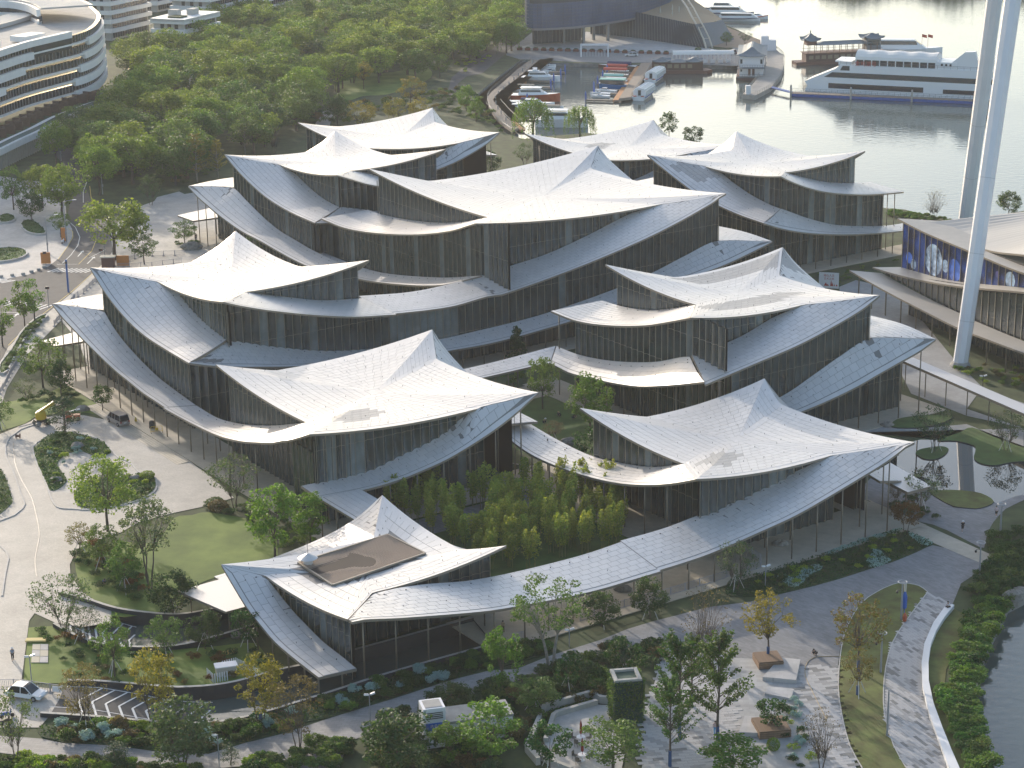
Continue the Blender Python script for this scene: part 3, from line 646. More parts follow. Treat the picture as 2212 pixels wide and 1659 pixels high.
columns(PV['C'],[(-33.5,87.6),(-29.5,87.6),(-25,87.6),(-33.5,84)],lambda u,v:9.4)
columns(PV['F'],[(26.0,v) for v in (-7,-2.4,2.1,6.5,10.9,15.4,20.0,24.5)],lambda u,v:topof(O('F_L3'))(v)-.3); columns(PV['F'],[(u,26.5) for u in (8,12.5,17,21.5)]+[(u,30.4) for u in (8,12.5,17,21.5)],lambda u,v:5.1)
columns(PV['F'],[(u,-18.4) for u in (49.5,54.0,58.3,62.7,67.2)],lambda u,v:topof(O('F_R3'))(u)-.3); columns(PV['F'],[(69.4,-12),(69.4,-7)],lambda u,v:9.6); columns(PV['F'],[(29.4,29.3),(33.5,29.6)],lambda u,v:12.4)
columns(PV['D'],[(u,47.2) for u in (12.3,16.8,21.2,25.7,30.1,34.6,39,43.5,48,52.5,57)],lambda u,v:topof(O('D_R3'))(u)-.3); 
columns(PV['H'],[(26.1,v) for v in (136,140.5,145,149.5,154,158.4,162.3)],lambda u,v:topof(O('H_L'))(v)-.3); columns(PV['H'],[(34,118),(39,118),(44,118)],lambda u,v:10.0)
columns(PV['J'],[(u,62.6) for u in (113.4,117.7,121.9,126.3,130.6,135.1,139.3,143.6)],lambda u,v:topof(O('J_FRlow'))(u)-.3); columns(PV['J'],[(143.5,66.8),(140.9,66.3),(143.5,70.5)],lambda u,v:12.0)
columns(PV['I'],[(114.6,158),(111,129),(114,128)],lambda u,v:11.8); columns(PV['G'],[(79.0,206),(108.5,170),(109.3,176)],lambda u,v:11.6)
# ---- louvred opening and vent cap on the front roof
p=PV['A']; SLAT=mat('brown_slat',(.33,.25,.195),rough=.6); SLATBED=mat('louvre_bed',(.03,.018,.013),rough=.8)
lv=bpy.data.objects.new('roof_louvre',None)
b=MB(); hq=HOLE['A'][0]
def lz(u,v): return roof_z(p,u,v)
Q=[(-53.9,-31.5),(-39.6,-29.5),(-38.8,-37.5),(-53.5,-39.6)]
b.poly([W(u,v,lz(u,v)+.05) for u,v in Q][::-1]); lou=b.build('roof_louvre',SLATBED,p.root)
for i in range(30):
    t=(i+.5)/30
    a=(Q[0][0]+(Q[3][0]-Q[0][0])*t,Q[0][1]+(Q[3][1]-Q[0][1])*t); c=(Q[1][0]+(Q[2][0]-Q[1][0])*t,Q[1][1]+(Q[2][1]-Q[1][1])*t)
    s=MB(); mid=((a[0]+c[0])/2,(a[1]+c[1])/2)
    s.bar(W(a[0],a[1],lz(*a)+.2),W(mid[0],mid[1],lz(*mid)+.2),.11,.2); s.bar(W(mid[0],mid[1],lz(*mid)+.2),W(c[0],c[1],lz(*c)+.2),.11,.2); s.build('slat',SLAT,lou)
s=MB()
for i in range(4): 
    a,c=Q[i],Q[(i+1)%4]; s.bar(W(a[0],a[1],lz(*a)+.16),W(c[0],c[1],lz(*c)+.16),.22,.26)
s.build('frame',FASCIA,lou)
b=MB(); x,y,_=W(-52.9,-32.3); z=lz(-52.9,-32.3); b.lathe((x,y,z),[(.62,0),(.62,.75),(.75,.8),(.75,.95),(1.25,1.0),(.1,1.62),(.02,1.66)],16); vc=b.build('vent_cap',TILE,p.root); b=MB(); b.bar((x,y,z+1.6),(x,y,z+3.6),.05); b.build('rod',PIN,vc)
for k in PAV: finish_tiles(PV[k],300)
for k in PAV: settle(PV[k])

# ================================================================ ground, water, paving
LAY={
'land':[(49.8,194.7),(51.2,200.9),(51.2,206.0),(52.3,216.6),(53.2,220.6),(57.2,231.6),(61.3,241.0),(62.8,244.5),(65.4,247.0),(68.8,249.5),(81.1,263.4),(101.0,286.2),(137.1,371.5),(162.7,477.9),(140.3,475.5),(118.4,468.7),(107.2,462.4),(100.2,460.0),(95.2,466.6),(91.5,472.2),(87.2,474.0),(77.3,486.8),(59.0,521.3),(48.9,540.3),(37.8,556.1),(29.7,568.9),(22.3,574.4),(13.2,571.7),(4.1,567.0),(-0.4,575.7),(-5.6,595.7),(-9.9,621.9),(-10.5,636.8),(-1.6,682.2),(4.6,711.8),(9.4,707.1),(19.1,704.1),(35.3,699.3),(50.3,695.7),(75.1,692.1),(84.5,697.2),(93.0,703.5),(94.7,713.9),(92.9,730.5),(85.9,777.6),(80.5,801.5),(76.3,815.6),(77.9,868.1),(83.9,1011.5),(-33.1,1738.1),(-693.7,1904.3),(-330.5,676.4),(-95.4,178.3),(29.8,174.6)],
'driveway':[(-88.6,315.3),(-82.8,318.9),(-80.6,322.6),(-78.7,326.1),(-75.7,328.1),(-71.1,328.1),(-66.4,325.2),(-63.3,327.0),(-45.8,297.0),(-41.2,287.8),(-44.5,284.7),(-49.2,281.9),(-53.6,278.4),(-55.5,274.5),(-58.1,272.0),(-60.5,267.8),(-60.4,262.8),(-59.5,258.7),(-56.7,253.0),(-51.9,246.8),(-51.3,243.2),(-54.6,241.9),(-58.4,243.4),(-61.7,246.5),(-61.9,244.2),(-58.8,225.4),(-53.5,223.7),(-53.4,221.4),(-53.7,216.8),(-54.2,214.1),(-63.5,214.4)],
'island':[(-76.0,312.6),(-75.4,316.0),(-74.4,318.7),(-72.8,319.7),(-70.1,318.5),(-65.9,315.2),(-63.2,310.0),(-61.6,306.6),(-59.2,303.9),(-57.1,299.4),(-54.8,298.1),(-53.6,294.3),(-53.4,290.7),(-55.1,287.3),(-57.8,285.1),(-61.7,283.6),(-63.8,284.0),(-66.2,284.6),(-67.8,287.3),(-70.4,295.1),(-73.4,303.3),(-75.7,310.6)],
'bedI1':[(-75.6,311.9),(-75.1,315.6),(-74.1,318.3),(-72.8,319.3),(-70.1,318.1),(-66.0,314.8),(-64.3,312.0),(-63.0,308.7),(-64.8,306.8),(-67.5,309.5),(-69.6,309.0),(-70.4,306.4),(-70.3,303.2),(-68.1,298.1),(-67.4,295.6),(-68.0,292.6),(-69.1,292.0),(-70.5,295.7),(-73.3,303.3),(-75.5,310.6)],
'bedI2':[(-58.4,297.0),(-57.0,298.8),(-54.8,297.7),(-53.7,294.3),(-53.7,291.0),(-55.2,287.6),(-57.8,285.4),(-61.9,284.2),(-63.8,285.7),(-65.1,289.5),(-65.2,293.1),(-64.2,296.6),(-61.9,297.8)],
'bedL':[(-80.6,303.7),(-79.0,302.3),(-77.1,297.9),(-74.8,291.1),(-73.6,287.0),(-74.0,284.1),(-74.4,282.5),(-75.5,281.9)],
'curbL':[(-73.1,271.6),(-71.6,270.2),(-70.2,267.8),(-69.3,265.3),(-68.5,259.8),(-67.2,252.2),(-66.6,249.5),(-67.9,249.5)],
'walkL':[(-84.6,319.2),(-82.7,318.4),(-80.6,322.2),(-78.5,324.2),(-78.0,323.7),(-79.9,321.1),(-80.8,316.9),(-80.5,312.8),(-79.2,307.5),(-76.2,299.7),(-73.3,291.0),(-71.7,286.6),(-71.6,284.6),(-72.2,281.8),(-73.8,279.7),(-75.2,279.2)],
'lawnA':[(-49.8,270.6),(-48.9,279.7),(-46.4,280.9),(-44.2,281.9),(-37.8,278.9),(-34.4,276.3),(-32.4,265.2),(-32.9,262.2),(-39.1,258.1),(-42.3,254.5),(-43.3,248.5),(-46.5,246.0),(-51.7,245.3),(-56.8,253.7),(-59.8,263.4),(-59.3,268.4),(-54.3,270.8)],
'lawnB':[(-84.6,319.2),(-83.1,320.2),(-79.9,324.3),(-79.0,327.5),(-75.9,329.2),(-71.3,329.5),(-66.8,327.2),(-66.5,328.3),(-70.9,338.4),(-75.6,346.6),(-76.7,347.4),(-80.3,338.9),(-86.6,335.3),(-87.6,331.6)],
'lawnS':[(-58.6,225.8),(-61.5,242.0),(-59.2,242.3),(-57.8,242.3),(-55.6,240.1),(-51.8,236.6),(-46.3,234.3),(-37.9,235.2),(-33.8,236.3),(-32.0,236.2),(-28.6,228.1),(-29.4,227.2),(-37.9,223.2),(-44.6,224.0),(-53.1,225.6)],
'bedS':[(-54.0,214.4),(-51.3,214.8),(-41.2,214.0),(-33.4,213.7),(-29.0,216.0),(-24.3,219.0),(-23.2,220.4),(-20.4,222.2),(-14.1,226.1),(-6.6,231.2),(-3.2,233.9),(0.6,235.4),(4.0,236.5),(4.4,232.0),(-3.3,227.2),(-7.4,225.0),(-15.4,219.4),(-20.9,215.7),(-24.5,214.1),(-26.2,211.7),(-31.0,209.2),(-34.2,207.3),(-40.4,208.2),(-45.3,209.5),(-50.9,210.4),(-53.5,211.7),(-54.2,213.0)],
'path':[(-61.5,212.8),(-58.2,212.2),(-53.4,211.3),(-50.8,210.2),(-45.2,209.4),(-40.4,207.9),(-34.1,207.0),(-30.3,209.5),(-26.2,211.7),(-20.8,215.7),(-15.3,219.4),(-7.4,225.0),(-3.3,227.2),(-0.0,227.5),(4.2,231.2),(10.3,235.4),(13.9,238.6),(17.5,241.0),(18.0,235.5),(16.4,234.0),(10.4,231.5),(4.9,228.0),(-0.4,224.0),(-4.1,221.7),(-11.5,215.7),(-15.0,212.9),(-19.0,209.1),(-19.2,205.3),(-19.7,199.0),(-23.7,199.2),(-26.2,204.5),(-33.6,203.5),(-39.8,204.3),(-45.7,206.1),(-54.8,207.4),(-60.6,208.9)],
'plaza':[(17.5,241.0),(20.2,242.5),(24.6,245.0),(30.1,246.5),(35.8,249.6),(39.0,251.3),(42.6,253.5),(50.2,258.8),(55.9,264.0),(57.1,264.8),(64.9,259.3),(61.6,255.5),(58.2,251.4),(55.7,244.7),(54.6,242.3),(53.0,248.6),(52.6,250.7),(50.4,252.1),(46.7,249.0),(44.0,244.5),(41.3,238.4),(39.4,232.0),(38.3,226.8),(33.6,227.0),(32.0,229.0),(24.8,229.9),(21.1,232.0),(18.3,232.8),(16.4,234.0),(15.8,237.0)],
'stone':[(18.3,232.8),(21.1,232.0),(24.8,229.9),(32.0,229.0),(33.6,227.0),(38.4,226.8),(37.4,221.2),(36.8,214.0),(36.5,206.5),(36.3,197.2),(12.8,198.0),(14.2,208.5),(15.1,217.7),(16.8,226.3)],
'plazaE':[(49.5,282.5),(50.2,283.4),(51.8,281.9),(54.4,276.2),(56.7,273.9),(58.7,272.5),(59.6,271.1),(60.2,270.3),(63.4,263.7),(63.9,263.6),(65.6,269.2),(67.2,272.9),(68.6,275.5),(70.2,278.2),(73.7,281.7),(75.5,285.4),(72.8,283.2),(70.1,281.0),(69.2,280.8),(66.7,278.4),(64.7,278.5),(62.9,279.1),(61.6,282.6),(60.7,285.5),(59.1,290.9),(57.9,297.1),(57.8,300.9),(50.0,285.4)],
'pathE':[(55.0,269.2),(51.2,283.0),(56.7,273.9),(65.0,259.8),(63.0,257.2),(62.1,258.3)],
'gardenwalk':[(55.3,312.9),(57.6,314.9),(59.3,316.9),(60.5,315.1),(64.1,314.2),(68.1,315.1),(72.7,316.2),(75.9,310.5),(79.2,305.0),(81.3,313.7),(73.6,320.4),(66.9,332.7),(67.3,343.7),(68.8,352.0),(70.0,349.1),(68.2,359.6),(63.2,367.1),(63.7,386.3),(65.7,403.0),(69.9,408.2),(76.8,400.1),(78.1,352.9),(79.4,336.4),(84.0,324.8),(84.4,326.5),(79.0,334.3),(74.4,324.0),(81.3,313.7)],
'pond':[(55.0,297.2),(59.2,304.0),(63.1,308.5),(65.5,308.7),(69.2,307.8),(71.5,305.4),(71.2,302.8),(70.3,299.6),(70.8,297.1),(72.6,296.1),(75.7,297.5),(78.6,298.0),(75.5,285.4),(72.8,283.2),(70.1,281.0),(69.2,280.8),(68.0,284.6),(65.3,285.9),(61.4,286.0),(59.2,291.5),(56.9,295.9)],
'lawnP1':[(66.4,308.0),(68.8,310.2),(71.0,312.1),(73.2,314.1),(75.6,309.2),(79.6,302.4),(78.6,298.1),(75.7,297.6),(72.7,296.2),(70.8,297.2),(70.3,299.6),(71.2,302.8),(71.5,305.4),(69.2,307.8)],
'islet':[(61.9,302.3),(62.8,303.9),(64.7,304.9),(66.5,305.3),(67.3,304.3),(66.9,302.7),(65.6,300.5),(64.1,299.3),(62.7,299.7),(62.1,301.0)],
'lawnP2':[(60.7,285.5),(62.6,285.9),(65.2,285.7),(68.0,284.3),(69.1,280.8),(66.7,278.4),(64.7,278.5),(62.9,279.4),(61.5,282.3)],
'lawnP3':[(60.5,315.1),(62.1,318.9),(65.8,320.5),(69.2,320.7),(71.3,319.8),(68.3,316.1),(64.2,314.4)],
'bedE':[(32.2,255.6),(33.9,256.8),(37.6,259.5),(41.2,261.8),(44.7,264.5),(48.6,267.4),(53.6,270.8),(55.0,269.2),(57.4,265.7),(56.1,264.0),(53.6,261.6),(50.3,258.8),(46.8,256.7),(42.6,253.6),(39.0,251.4),(35.9,249.7),(31.4,248.2),(28.7,248.4),(27.2,249.3),(28.8,254.8)],
'silver1':[(42.3,262.3),(46.9,266.4),(53.4,270.7),(53.5,269.8),(50.5,267.5),(47.3,265.4),(45.1,263.4),(42.3,261.5)],
'silver2':[(48.6,263.3),(49.5,263.0),(49.8,261.2),(50.5,259.5),(49.4,257.8),(47.7,256.9),(46.8,257.7),(47.5,260.3),(48.4,261.8)],
'silver3':[(34.4,254.1),(35.7,255.0),(36.7,253.1),(38.3,256.8),(39.8,258.0),(40.9,257.2),(40.4,256.0),(39.4,255.3),(38.1,253.0),(37.2,251.4),(36.3,250.6),(35.4,251.5)],
'silver4':[(54.6,269.2),(55.8,268.1),(57.3,265.5),(56.2,264.2),(55.3,265.5),(54.8,267.1)],
'lime1':[(36.2,257.9),(37.5,257.8),(38.3,256.8),(38.0,255.2),(36.8,254.0),(36.0,254.8),(37.0,255.7)],
'lawnStrip':[(41.3,238.4),(44.0,245.2),(46.7,248.9),(48.5,250.7),(50.1,251.8),(51.5,251.5),(52.6,250.7),(53.2,249.1),(53.1,248.3),(51.4,244.9),(48.5,239.0),(46.1,233.6),(44.0,226.6),(42.6,220.2),(41.6,213.8),(41.3,206.4),(41.7,201.3),(41.8,199.3),(37.0,199.5),(37.0,201.4),(36.5,206.5),(36.8,214.0),(37.5,221.2),(39.0,229.5),(40.1,234.3)],
'boardwalk':[(53.2,248.3),(54.3,247.0),(55.0,245.7),(55.5,244.3),(54.2,242.2),(51.9,238.0),(49.6,231.9),(48.2,226.4),(47.1,220.1),(46.5,212.9),(46.2,205.2),(46.1,201.1),(46.0,199.2),(41.8,199.3),(41.7,201.3),(41.3,206.4),(41.6,213.8),(42.6,220.2),(44.0,226.6),(46.1,233.6),(48.5,239.0),(51.4,244.9)],
'bench':[(54.3,242.8),(55.3,243.5),(55.6,243.3),(53.6,239.6),(51.9,235.9),(50.3,231.5),(49.1,226.8),(48.1,221.5),(47.5,215.7),(47.3,209.8),(47.2,204.2),(47.2,201.1),(47.2,199.2),(46.2,199.2),(46.1,201.1),(46.3,206.2),(46.5,212.9),(47.1,220.1),(48.2,226.4),(49.6,231.9),(51.9,238.0)],
'bank':[(55.6,243.3),(56.8,241.2),(56.6,237.8),(55.0,232.9),(52.6,229.4),(51.0,225.6),(49.8,220.7),(50.0,217.1),(49.8,212.8),(48.4,206.1),(48.2,201.0),(48.1,199.1),(47.2,199.2),(47.2,201.1),(47.2,204.2),(47.3,209.8),(47.5,215.7),(48.1,221.5),(49.1,226.8),(50.3,231.5),(51.9,235.9),(53.6,239.6)],
'road':[(-126.8,566.0),(-119.6,547.9),(-113.8,526.2),(-105.3,489.4),(-103.3,475.8),(-100.0,465.6),(-98.5,458.7),(-97.7,449.3),(-97.2,439.1),(-98.1,430.5),(-101.0,423.6),(-105.8,419.3),(-110.9,416.2),(-115.5,412.0),(-106.0,374.8),(-94.7,349.7),(-91.9,358.8),(-92.9,369.5),(-91.9,381.6),(-90.4,393.4),(-88.7,408.1),(-86.7,434.6),(-86.7,443.4),(-91.3,465.0),(-96.9,479.8),(-102.1,498.7),(-107.7,519.4),(-113.9,543.7),(-117.5,557.3),(-123.8,569.8)],
'plazaW':[(-176.6,562.2),(-122.2,521.1),(-115.6,517.8),(-113.4,523.3),(-103.3,475.8),(-100.0,465.6),(-98.5,458.7),(-97.7,449.3),(-97.2,439.1),(-98.1,430.5),(-101.0,423.6),(-105.8,419.3),(-113.8,416.4)],
'walkE':[(-91.3,465.0),(-86.7,443.4),(-86.7,434.6),(-88.7,408.1),(-90.4,393.4),(-91.9,381.6),(-92.9,369.5),(-91.9,358.8),(-94.7,349.7),(-88.7,324.8),(-85.8,332.0),(-87.3,343.6),(-88.2,364.7),(-87.6,373.8),(-86.7,387.2),(-80.8,373.4),(-75.2,354.5),(-72.6,348.5),(-73.6,382.5),(-65.0,436.9),(-66.8,500.6),(-75.8,504.5),(-83.5,498.7),(-88.5,488.1)],
'bedWE':[(-91.7,366.7),(-92.4,377.8),(-91.8,387.5),(-90.4,390.9),(-89.9,388.9),(-90.7,383.5),(-90.9,376.8),(-90.3,364.9),(-89.3,353.6),(-90.4,352.0),(-91.7,357.9)],
'isleW1':[(-112.9,470.8),(-112.2,475.0),(-109.3,471.9),(-106.1,464.7),(-105.1,460.5),(-107.0,459.9),(-109.9,462.9)],
'isleW2':[(-113.6,445.2),(-109.9,447.5),(-107.1,446.1),(-105.6,443.4),(-104.9,440.2),(-106.2,436.5),(-109.3,434.3),(-111.3,435.0)],
'isleW3':[(-119.7,479.7),(-118.2,481.8),(-115.7,477.9),(-115.4,473.6),(-118.0,472.3)],
'parklot':[(-85.8,498.6),(-81.3,504.7),(-71.9,488.2),(-70.3,476.1),(-77.2,468.0),(-82.7,463.0),(-85.4,477.2)],
'lawnPark':[(-55.9,679.1),(-53.3,687.5),(-48.2,687.0),(-37.8,688.9),(-29.9,700.0),(-25.5,693.5),(-24.9,676.0),(-30.1,659.8),(-37.3,644.6),(-44.5,642.7),(-47.9,635.4),(-51.2,640.8),(-54.6,656.8)],
'terrace':[(-16.9,675.2),(-12.9,713.7),(-1.5,722.1),(4.7,713.4),(-1.5,682.2),(-10.5,639.4),(-11.8,639.6),(-17.3,653.2)],
'terrPath':[(-18.3,664.1),(-18.1,675.3),(-13.2,704.4),(-6.3,732.5),(6.5,795.9),(9.1,836.6),(8.6,791.8),(4.1,758.9),(1.0,731.7),(-1.0,722.1),(-8.3,682.9),(-13.2,677.7),(-15.7,663.9),(-15.7,642.5),(-18.6,640.2)],
'promenade':[(-0.5,728.5),(5.0,755.2),(9.9,780.2),(11.5,751.0),(4.4,741.4),(18.0,733.2),(37.2,727.7),(56.1,720.8),(77.2,716.8),(79.4,733.1),(91.4,730.1),(86.6,690.9),(74.9,690.6),(49.9,700.8),(35.4,700.8),(19.2,706.6),(9.4,711.4),(4.6,712.5),(-0.1,722.0)],
'marinaPlaza':[(4.4,739.7),(10.0,751.1),(26.6,756.3),(29.5,777.9),(39.4,769.3),(54.3,749.7),(69.6,732.5),(75.5,723.5),(76.8,717.5),(56.1,721.4),(37.3,728.4),(18.0,733.8)],
'sand':[(72.6,803.9),(76.5,811.5),(82.0,787.0),(92.8,741.9),(95.1,729.7),(91.4,730.1),(76.4,731.8),(70.6,737.5),(72.4,784.2)],
'parkPath':[(-55.5,595.8),(-54.8,616.4),(-53.7,623.5),(-52.6,630.8),(-51.8,625.8),(-51.4,604.4),(-51.0,588.8),(-54.0,586.8)],
}
TREES=[
('airy',-57.0,241.4,8,8,'airy green tree leaning over the drive beside the upper ramp wall'),
('airy',-53.6,237.1,5.2,5,'small multi-stemmed tree just above the chevron-marked upper ramp'),
('mid',-48.0,227.3,7.8,4.8,'staked tree standing alone on the lawn between the two ramps'),
('mid',-42.8,232.6,5.4,5,'small tree beneath the upper chevron ramp, left of the round dark one'),
('dense',-38.2,234.8,5.2,4.7,'round dark tree where the upper ramp bends towards the pavilion'),
('gloss',-32.9,234.6,5.6,4.6,'glossy dark tree beside the front pavilion low canopy'),
('autumn',-48.8,213.5,8.4,5.6,'brownish sparse tree in the bed left of the lower ramp'),
('yellow',-41.4,215.0,9.2,6,'yellow-green tree in front of the ramp wall, beside the white picket fence'),
('dense2',-36.6,204.2,8.2,8,'full grey-green tree hiding the middle of the lower ramp'),
('yellow',-29.0,213.5,9,5.8,'yellow-green tree with blue wrapped trunk at the ramp end'),
('autumn',-24.2,207.6,9.2,6.2,'upright brownish tree beside the lower path bend'),
('airy',-55.0,205.8,9.2,5.4,'slender tree at the bottom left corner beside the parked white car'),
('pine',-43.7,204.7,2.7,3.3,'little cloud-pruned pine below the footpath'),
('pine',-31.3,204.3,2.2,2.4,'smaller cloud-pruned pine next to the lamp below the footpath'),
('dense',-12.9,202.4,7.2,8.5,'wide dark tree left of the white kiosk'),
('bright',-3.0,204.0,7.5,7.5,'bright green tree right of the white kiosk'),
('bright',-7.3,203.5,5.2,4.8,'fresh green tree in front of the white kiosk'),
('dense',-7.4,216.3,3.6,4.8,'round dark bushy tree beside the wet patch of the footpath'),
('bright',-1.7,220.4,8.8,4.8,'slim tiered light green tree before the end of the dark ramp pit'),
('mid',2.0,216.3,4.2,6,'low pale-flowered tree right of the footpath bend'),
('big',4.1,227.3,12.8,9.8,'tall forked pale-trunked tree in front of the corridor roof'),
('dense',10.8,239.6,4.6,5.2,'dark tree leaning on the grey railing under the corridor'),
('dense',16.9,241.9,5.6,4.7,'dark tree beside the railing, right of its neighbour under the corridor'),
('airy',28.7,250.6,7.4,5.4,'thin staked tree at the corner of the railing below the corridor roof'),
('bare',22.7,229.3,10,6.8,'nearly bare brownish tree on the dark plaza beside the wet patch'),
('column',18.0,209.2,12.6,6.4,'tall feathery tree with blue trunk between the planters and the green tower'),
('column',16.4,202.4,10.2,5.8,'feathery tree with blue trunk nearest the bottom edge on the pale paving'),
('column',22.1,208.0,13,7,'tall full feathery tree left of the timber planters'),
('column',20.0,216.9,8.6,5,'shorter feathery tree behind the tall one near the round lawn'),
('bright',22.8,200.0,4.6,7.8,'bright green low tree at the bottom edge below the timber planters'),
('gloss',3.4,202.2,5.8,5.2,'dark small tree inside the walled terrace, near the red umbrella'),
('mid',10.2,201.3,6.3,7.6,'leafy tree below the green ivy tower'),
('gloss',12.7,223.9,5.6,4.8,'dark tree on the round lawn behind the green ivy tower'),
('gloss',5.9,220.8,5.2,3.6,'slim dark tree with blue trunk behind the walled terrace'),
('gold',30.2,228.7,9.4,6.8,'golden-green spreading tree growing out of the upper timber planter'),
('orange',40.5,225.4,10.2,7.2,'orange tinged tree on the grass strip beside the curved walk'),
('orange',39.4,219.1,6,4.2,'lower staked tree in front of the orange tinged one on the grass strip'),
('gloss',28.5,210.3,4.2,4.2,'small dark tree growing out of the lower timber planter'),
('bare',32.5,200.9,7.4,5.4,'sparse tree at the bottom edge on the striped paving'),
('airy',65.0,303.1,8.2,7,'multi-stemmed tree on the small grass islet in the pond'),
('airy',75.9,302.9,6.8,5.6,'multi-stemmed tree on the pond lawn at the right edge'),
('maple',54.2,269.2,4.8,4.4,'rust-coloured maple at the corner of the pale paved path'),
('airy',58.0,277.7,6.8,5.2,'thin tree behind the rust-coloured maple'),
('autumn',55.1,281.4,2.8,2.8,'tiny brown tree below the small flat canopy'),
('mid2',-57.4,274.9,11.4,9.6,'large loose tree standing at the edge of the driveway island'),
('tallgrey',-48.1,253.8,13.4,7.6,'tall grey-green tree with long bare trunks on the front lawn'),
('orange',-59.7,266.6,4.8,4.4,'rusty-tinged small tree at the driveway corner'),
('mid',-55.6,261.2,6.4,5.8,'grey-green rounded tree next to the rusty one'),
('mid',-51.2,253.0,7.4,5.2,'upright tree between the path and the tall grey-green tree'),
('airy',-40.6,283.8,8.4,8,'broad multi-stemmed tree with clipped balls at its foot'),
('bright',-32.6,263.5,11.2,7.8,'fresh green tree between the lawn and the front pavilion'),
('bright',-28.1,267.6,8.4,5.8,'lighter green tree right beside the front pavilion peak'),
('dense',-43.7,245.2,6.4,6.2,'dark bushy tree on the lawn above the ramp retaining wall'),
('pine',-72.0,317.5,6.4,5.2,'staked pine on the driveway island near the yellow lift'),
('round',-68.3,330.3,4.6,3.8,'small rounded tree on a clipped mound beside the van'),
('dense',-76.8,338.4,6.8,4.8,'compact dark tree on the west lawn near the water feature'),
('mid',-81.1,344.1,9.2,8.2,'wide loose tree on the west lawn'),
('airy',-82.4,336.7,4.4,4.2,'small thin tree by the glinting pool at the west lawn'),
('mid',-83.4,321.7,5.2,5.2,'tree cut by the left edge below the west lawn'),
('camphor',-84.7,435.1,14.2,14,'huge spreading camphor tree over the road bend'),
('mid',-77.8,431.0,7.2,6.4,'medium tree behind the orange hoarding'),
('street',-93.9,369.6,9.4,4.6,'street tree nearest the left edge by the crossing'),
('street',-92.9,383.6,9.2,4,'slim street tree, middle of the three by the crossing'),
('street',-91.6,386.5,8.8,4.6,'street tree closest to the traffic light'),
('mid',-71.7,448.2,5.6,6,'rounded tree on the planted mound by the rear canopy'),
('airy',-54.3,432.5,6.4,6,'pale sparse tree in the gap behind the left pavilion peak'),
('camphor',-100.2,501.3,13,10.5,'leafy tree on the inner side of the road curve'),
('camphor',-105.0,521.5,12,9.5,'leafy tree behind the one on the road curve'),
('camphor',-118.0,536.7,12.4,9.5,'leafy tree beside the curved hotel canopy'),
('camphor',-104.8,478.6,12.4,10.5,'bright leafy tree on the outer side of the road bend'),
('camphor',-111.4,488.1,11,8.5,'leafy tree left of the bright one on the road bend'),
('dense',-110.8,473.3,7.6,6.2,'dark round tree on the raised plaza bed'),
('mid',-118.1,487.0,10.4,8.2,'grey-green tree at the left edge of the plaza'),
('mid',-101.4,460.0,5.4,5,'small tree beside the street lamp on the plaza'),
('airy',-85.7,489.2,8,6,'thin tree between the camphor and the rear car park'),
('mid',5.0,327.6,9.4,6,'staked tree in the inner garden next to the bridge roof'),
('bright',0.3,339.3,4.2,4.4,'bright bush in the inner garden left of the staked tree'),
('bright',12.3,313.7,10.4,8.4,'bright spreading tree in the inner garden by the right pavilion'),
('gloss',12.0,300.8,5.8,6,'glossy low tree behind the curved corridor roof'),
('autumn',6.3,312.3,3,3.8,'small reddish maple by the garden path'),
('conifer',1.0,354.6,6.6,4.8,'dark conical tree under the central pavilion'),
('dense',-4.5,518.5,6.4,5.4,'round tree beside the rear left pavilion wall'),
('dense',-10.1,515.3,5.4,5,'low dark tree below the rear left pavilion wall'),
('airy',4.3,529.1,6.4,6.2,'thin cluster of stems in the rear courtyard'),
('bare',95.9,460.0,7.6,6.2,'bare shrubby tree on the grassy lake edge'),
('dense',113.6,463.3,6,5.6,'dense small tree at the lake edge right of the wheel legs'),
('gloss',44.0,563.6,7.6,6,'treetop showing behind the rear roof peak at the lake'),
('gloss',49.1,548.3,6.6,6.6,'treetop showing above the rear roof, second along the lake'),
('willow',6.8,564.8,11.5,12,'weeping willow in front of the marina boats, the larger of the pair'),
('willow',19.7,563.7,9.4,9.4,'weeping willow right of the larger one by the marina'),
('willow',-60.8,609.9,14,15,'big weeping willow in the park west of the lawn'),
('willow',-0.1,726.8,12.4,9.6,'weeping willow at the foot of the blue glass building'),
('mid',77.6,736.7,5,4.8,'rounded tree on the sandy point'),
('airy',84.5,739.3,5.2,5,'thin tree on the sandy point near the railing'),
('gold',-45.3,655.9,9,7,'yellow-green tree on the park lawn west of the garden lamp'),
('gold',-28.9,618.8,10,10,'large yellow-green tree on the park lawn'),
('yellow',-41.7,585.8,8,9,'yellowing tree in front of the park path'),
('yellow',-32.2,593.7,7.6,7,'yellowing tree behind the rear roof edge'),
('yellow',-25.6,597.6,7,7,'yellowing tree nearest the rear roof peak'),
('bright',-12.2,612.5,8,6.6,'light green tree by the narrow channel'),
('bright',-9.1,593.9,7,5,'light green tree at the channel end'),
('mid',-21.8,675.7,8,7.6,'green tree at the head of the stepped terrace'),
('mid',-53.8,651.4,7,6,'isolated tree on the western edge of the park lawn'),
('dense',-48.9,593.0,9,8,'dark tree beside the park footbridge'),
('larch',-70.5,551.4,12,6,'slim green larch behind the upper left roof'),
('larch',-83.7,516.5,10.5,6,'pale larch at the edge of the wood'),
('larchy',-78.4,516.1,12.5,7.5,'yellow larch at the edge of the wood, the broadest'),
('larchy',-73.8,520.8,10,5.6,'yellow larch right of the broadest one'),
('larch',-89.2,529.0,11,5.6,'greyish larch left of the yellow ones'),
('larch',-81.0,550.5,12,5.4,'tall larch behind the yellow ones'),
('bare',-62.5,550.9,8,5,'bare pale larch by the upper left roof'),
]
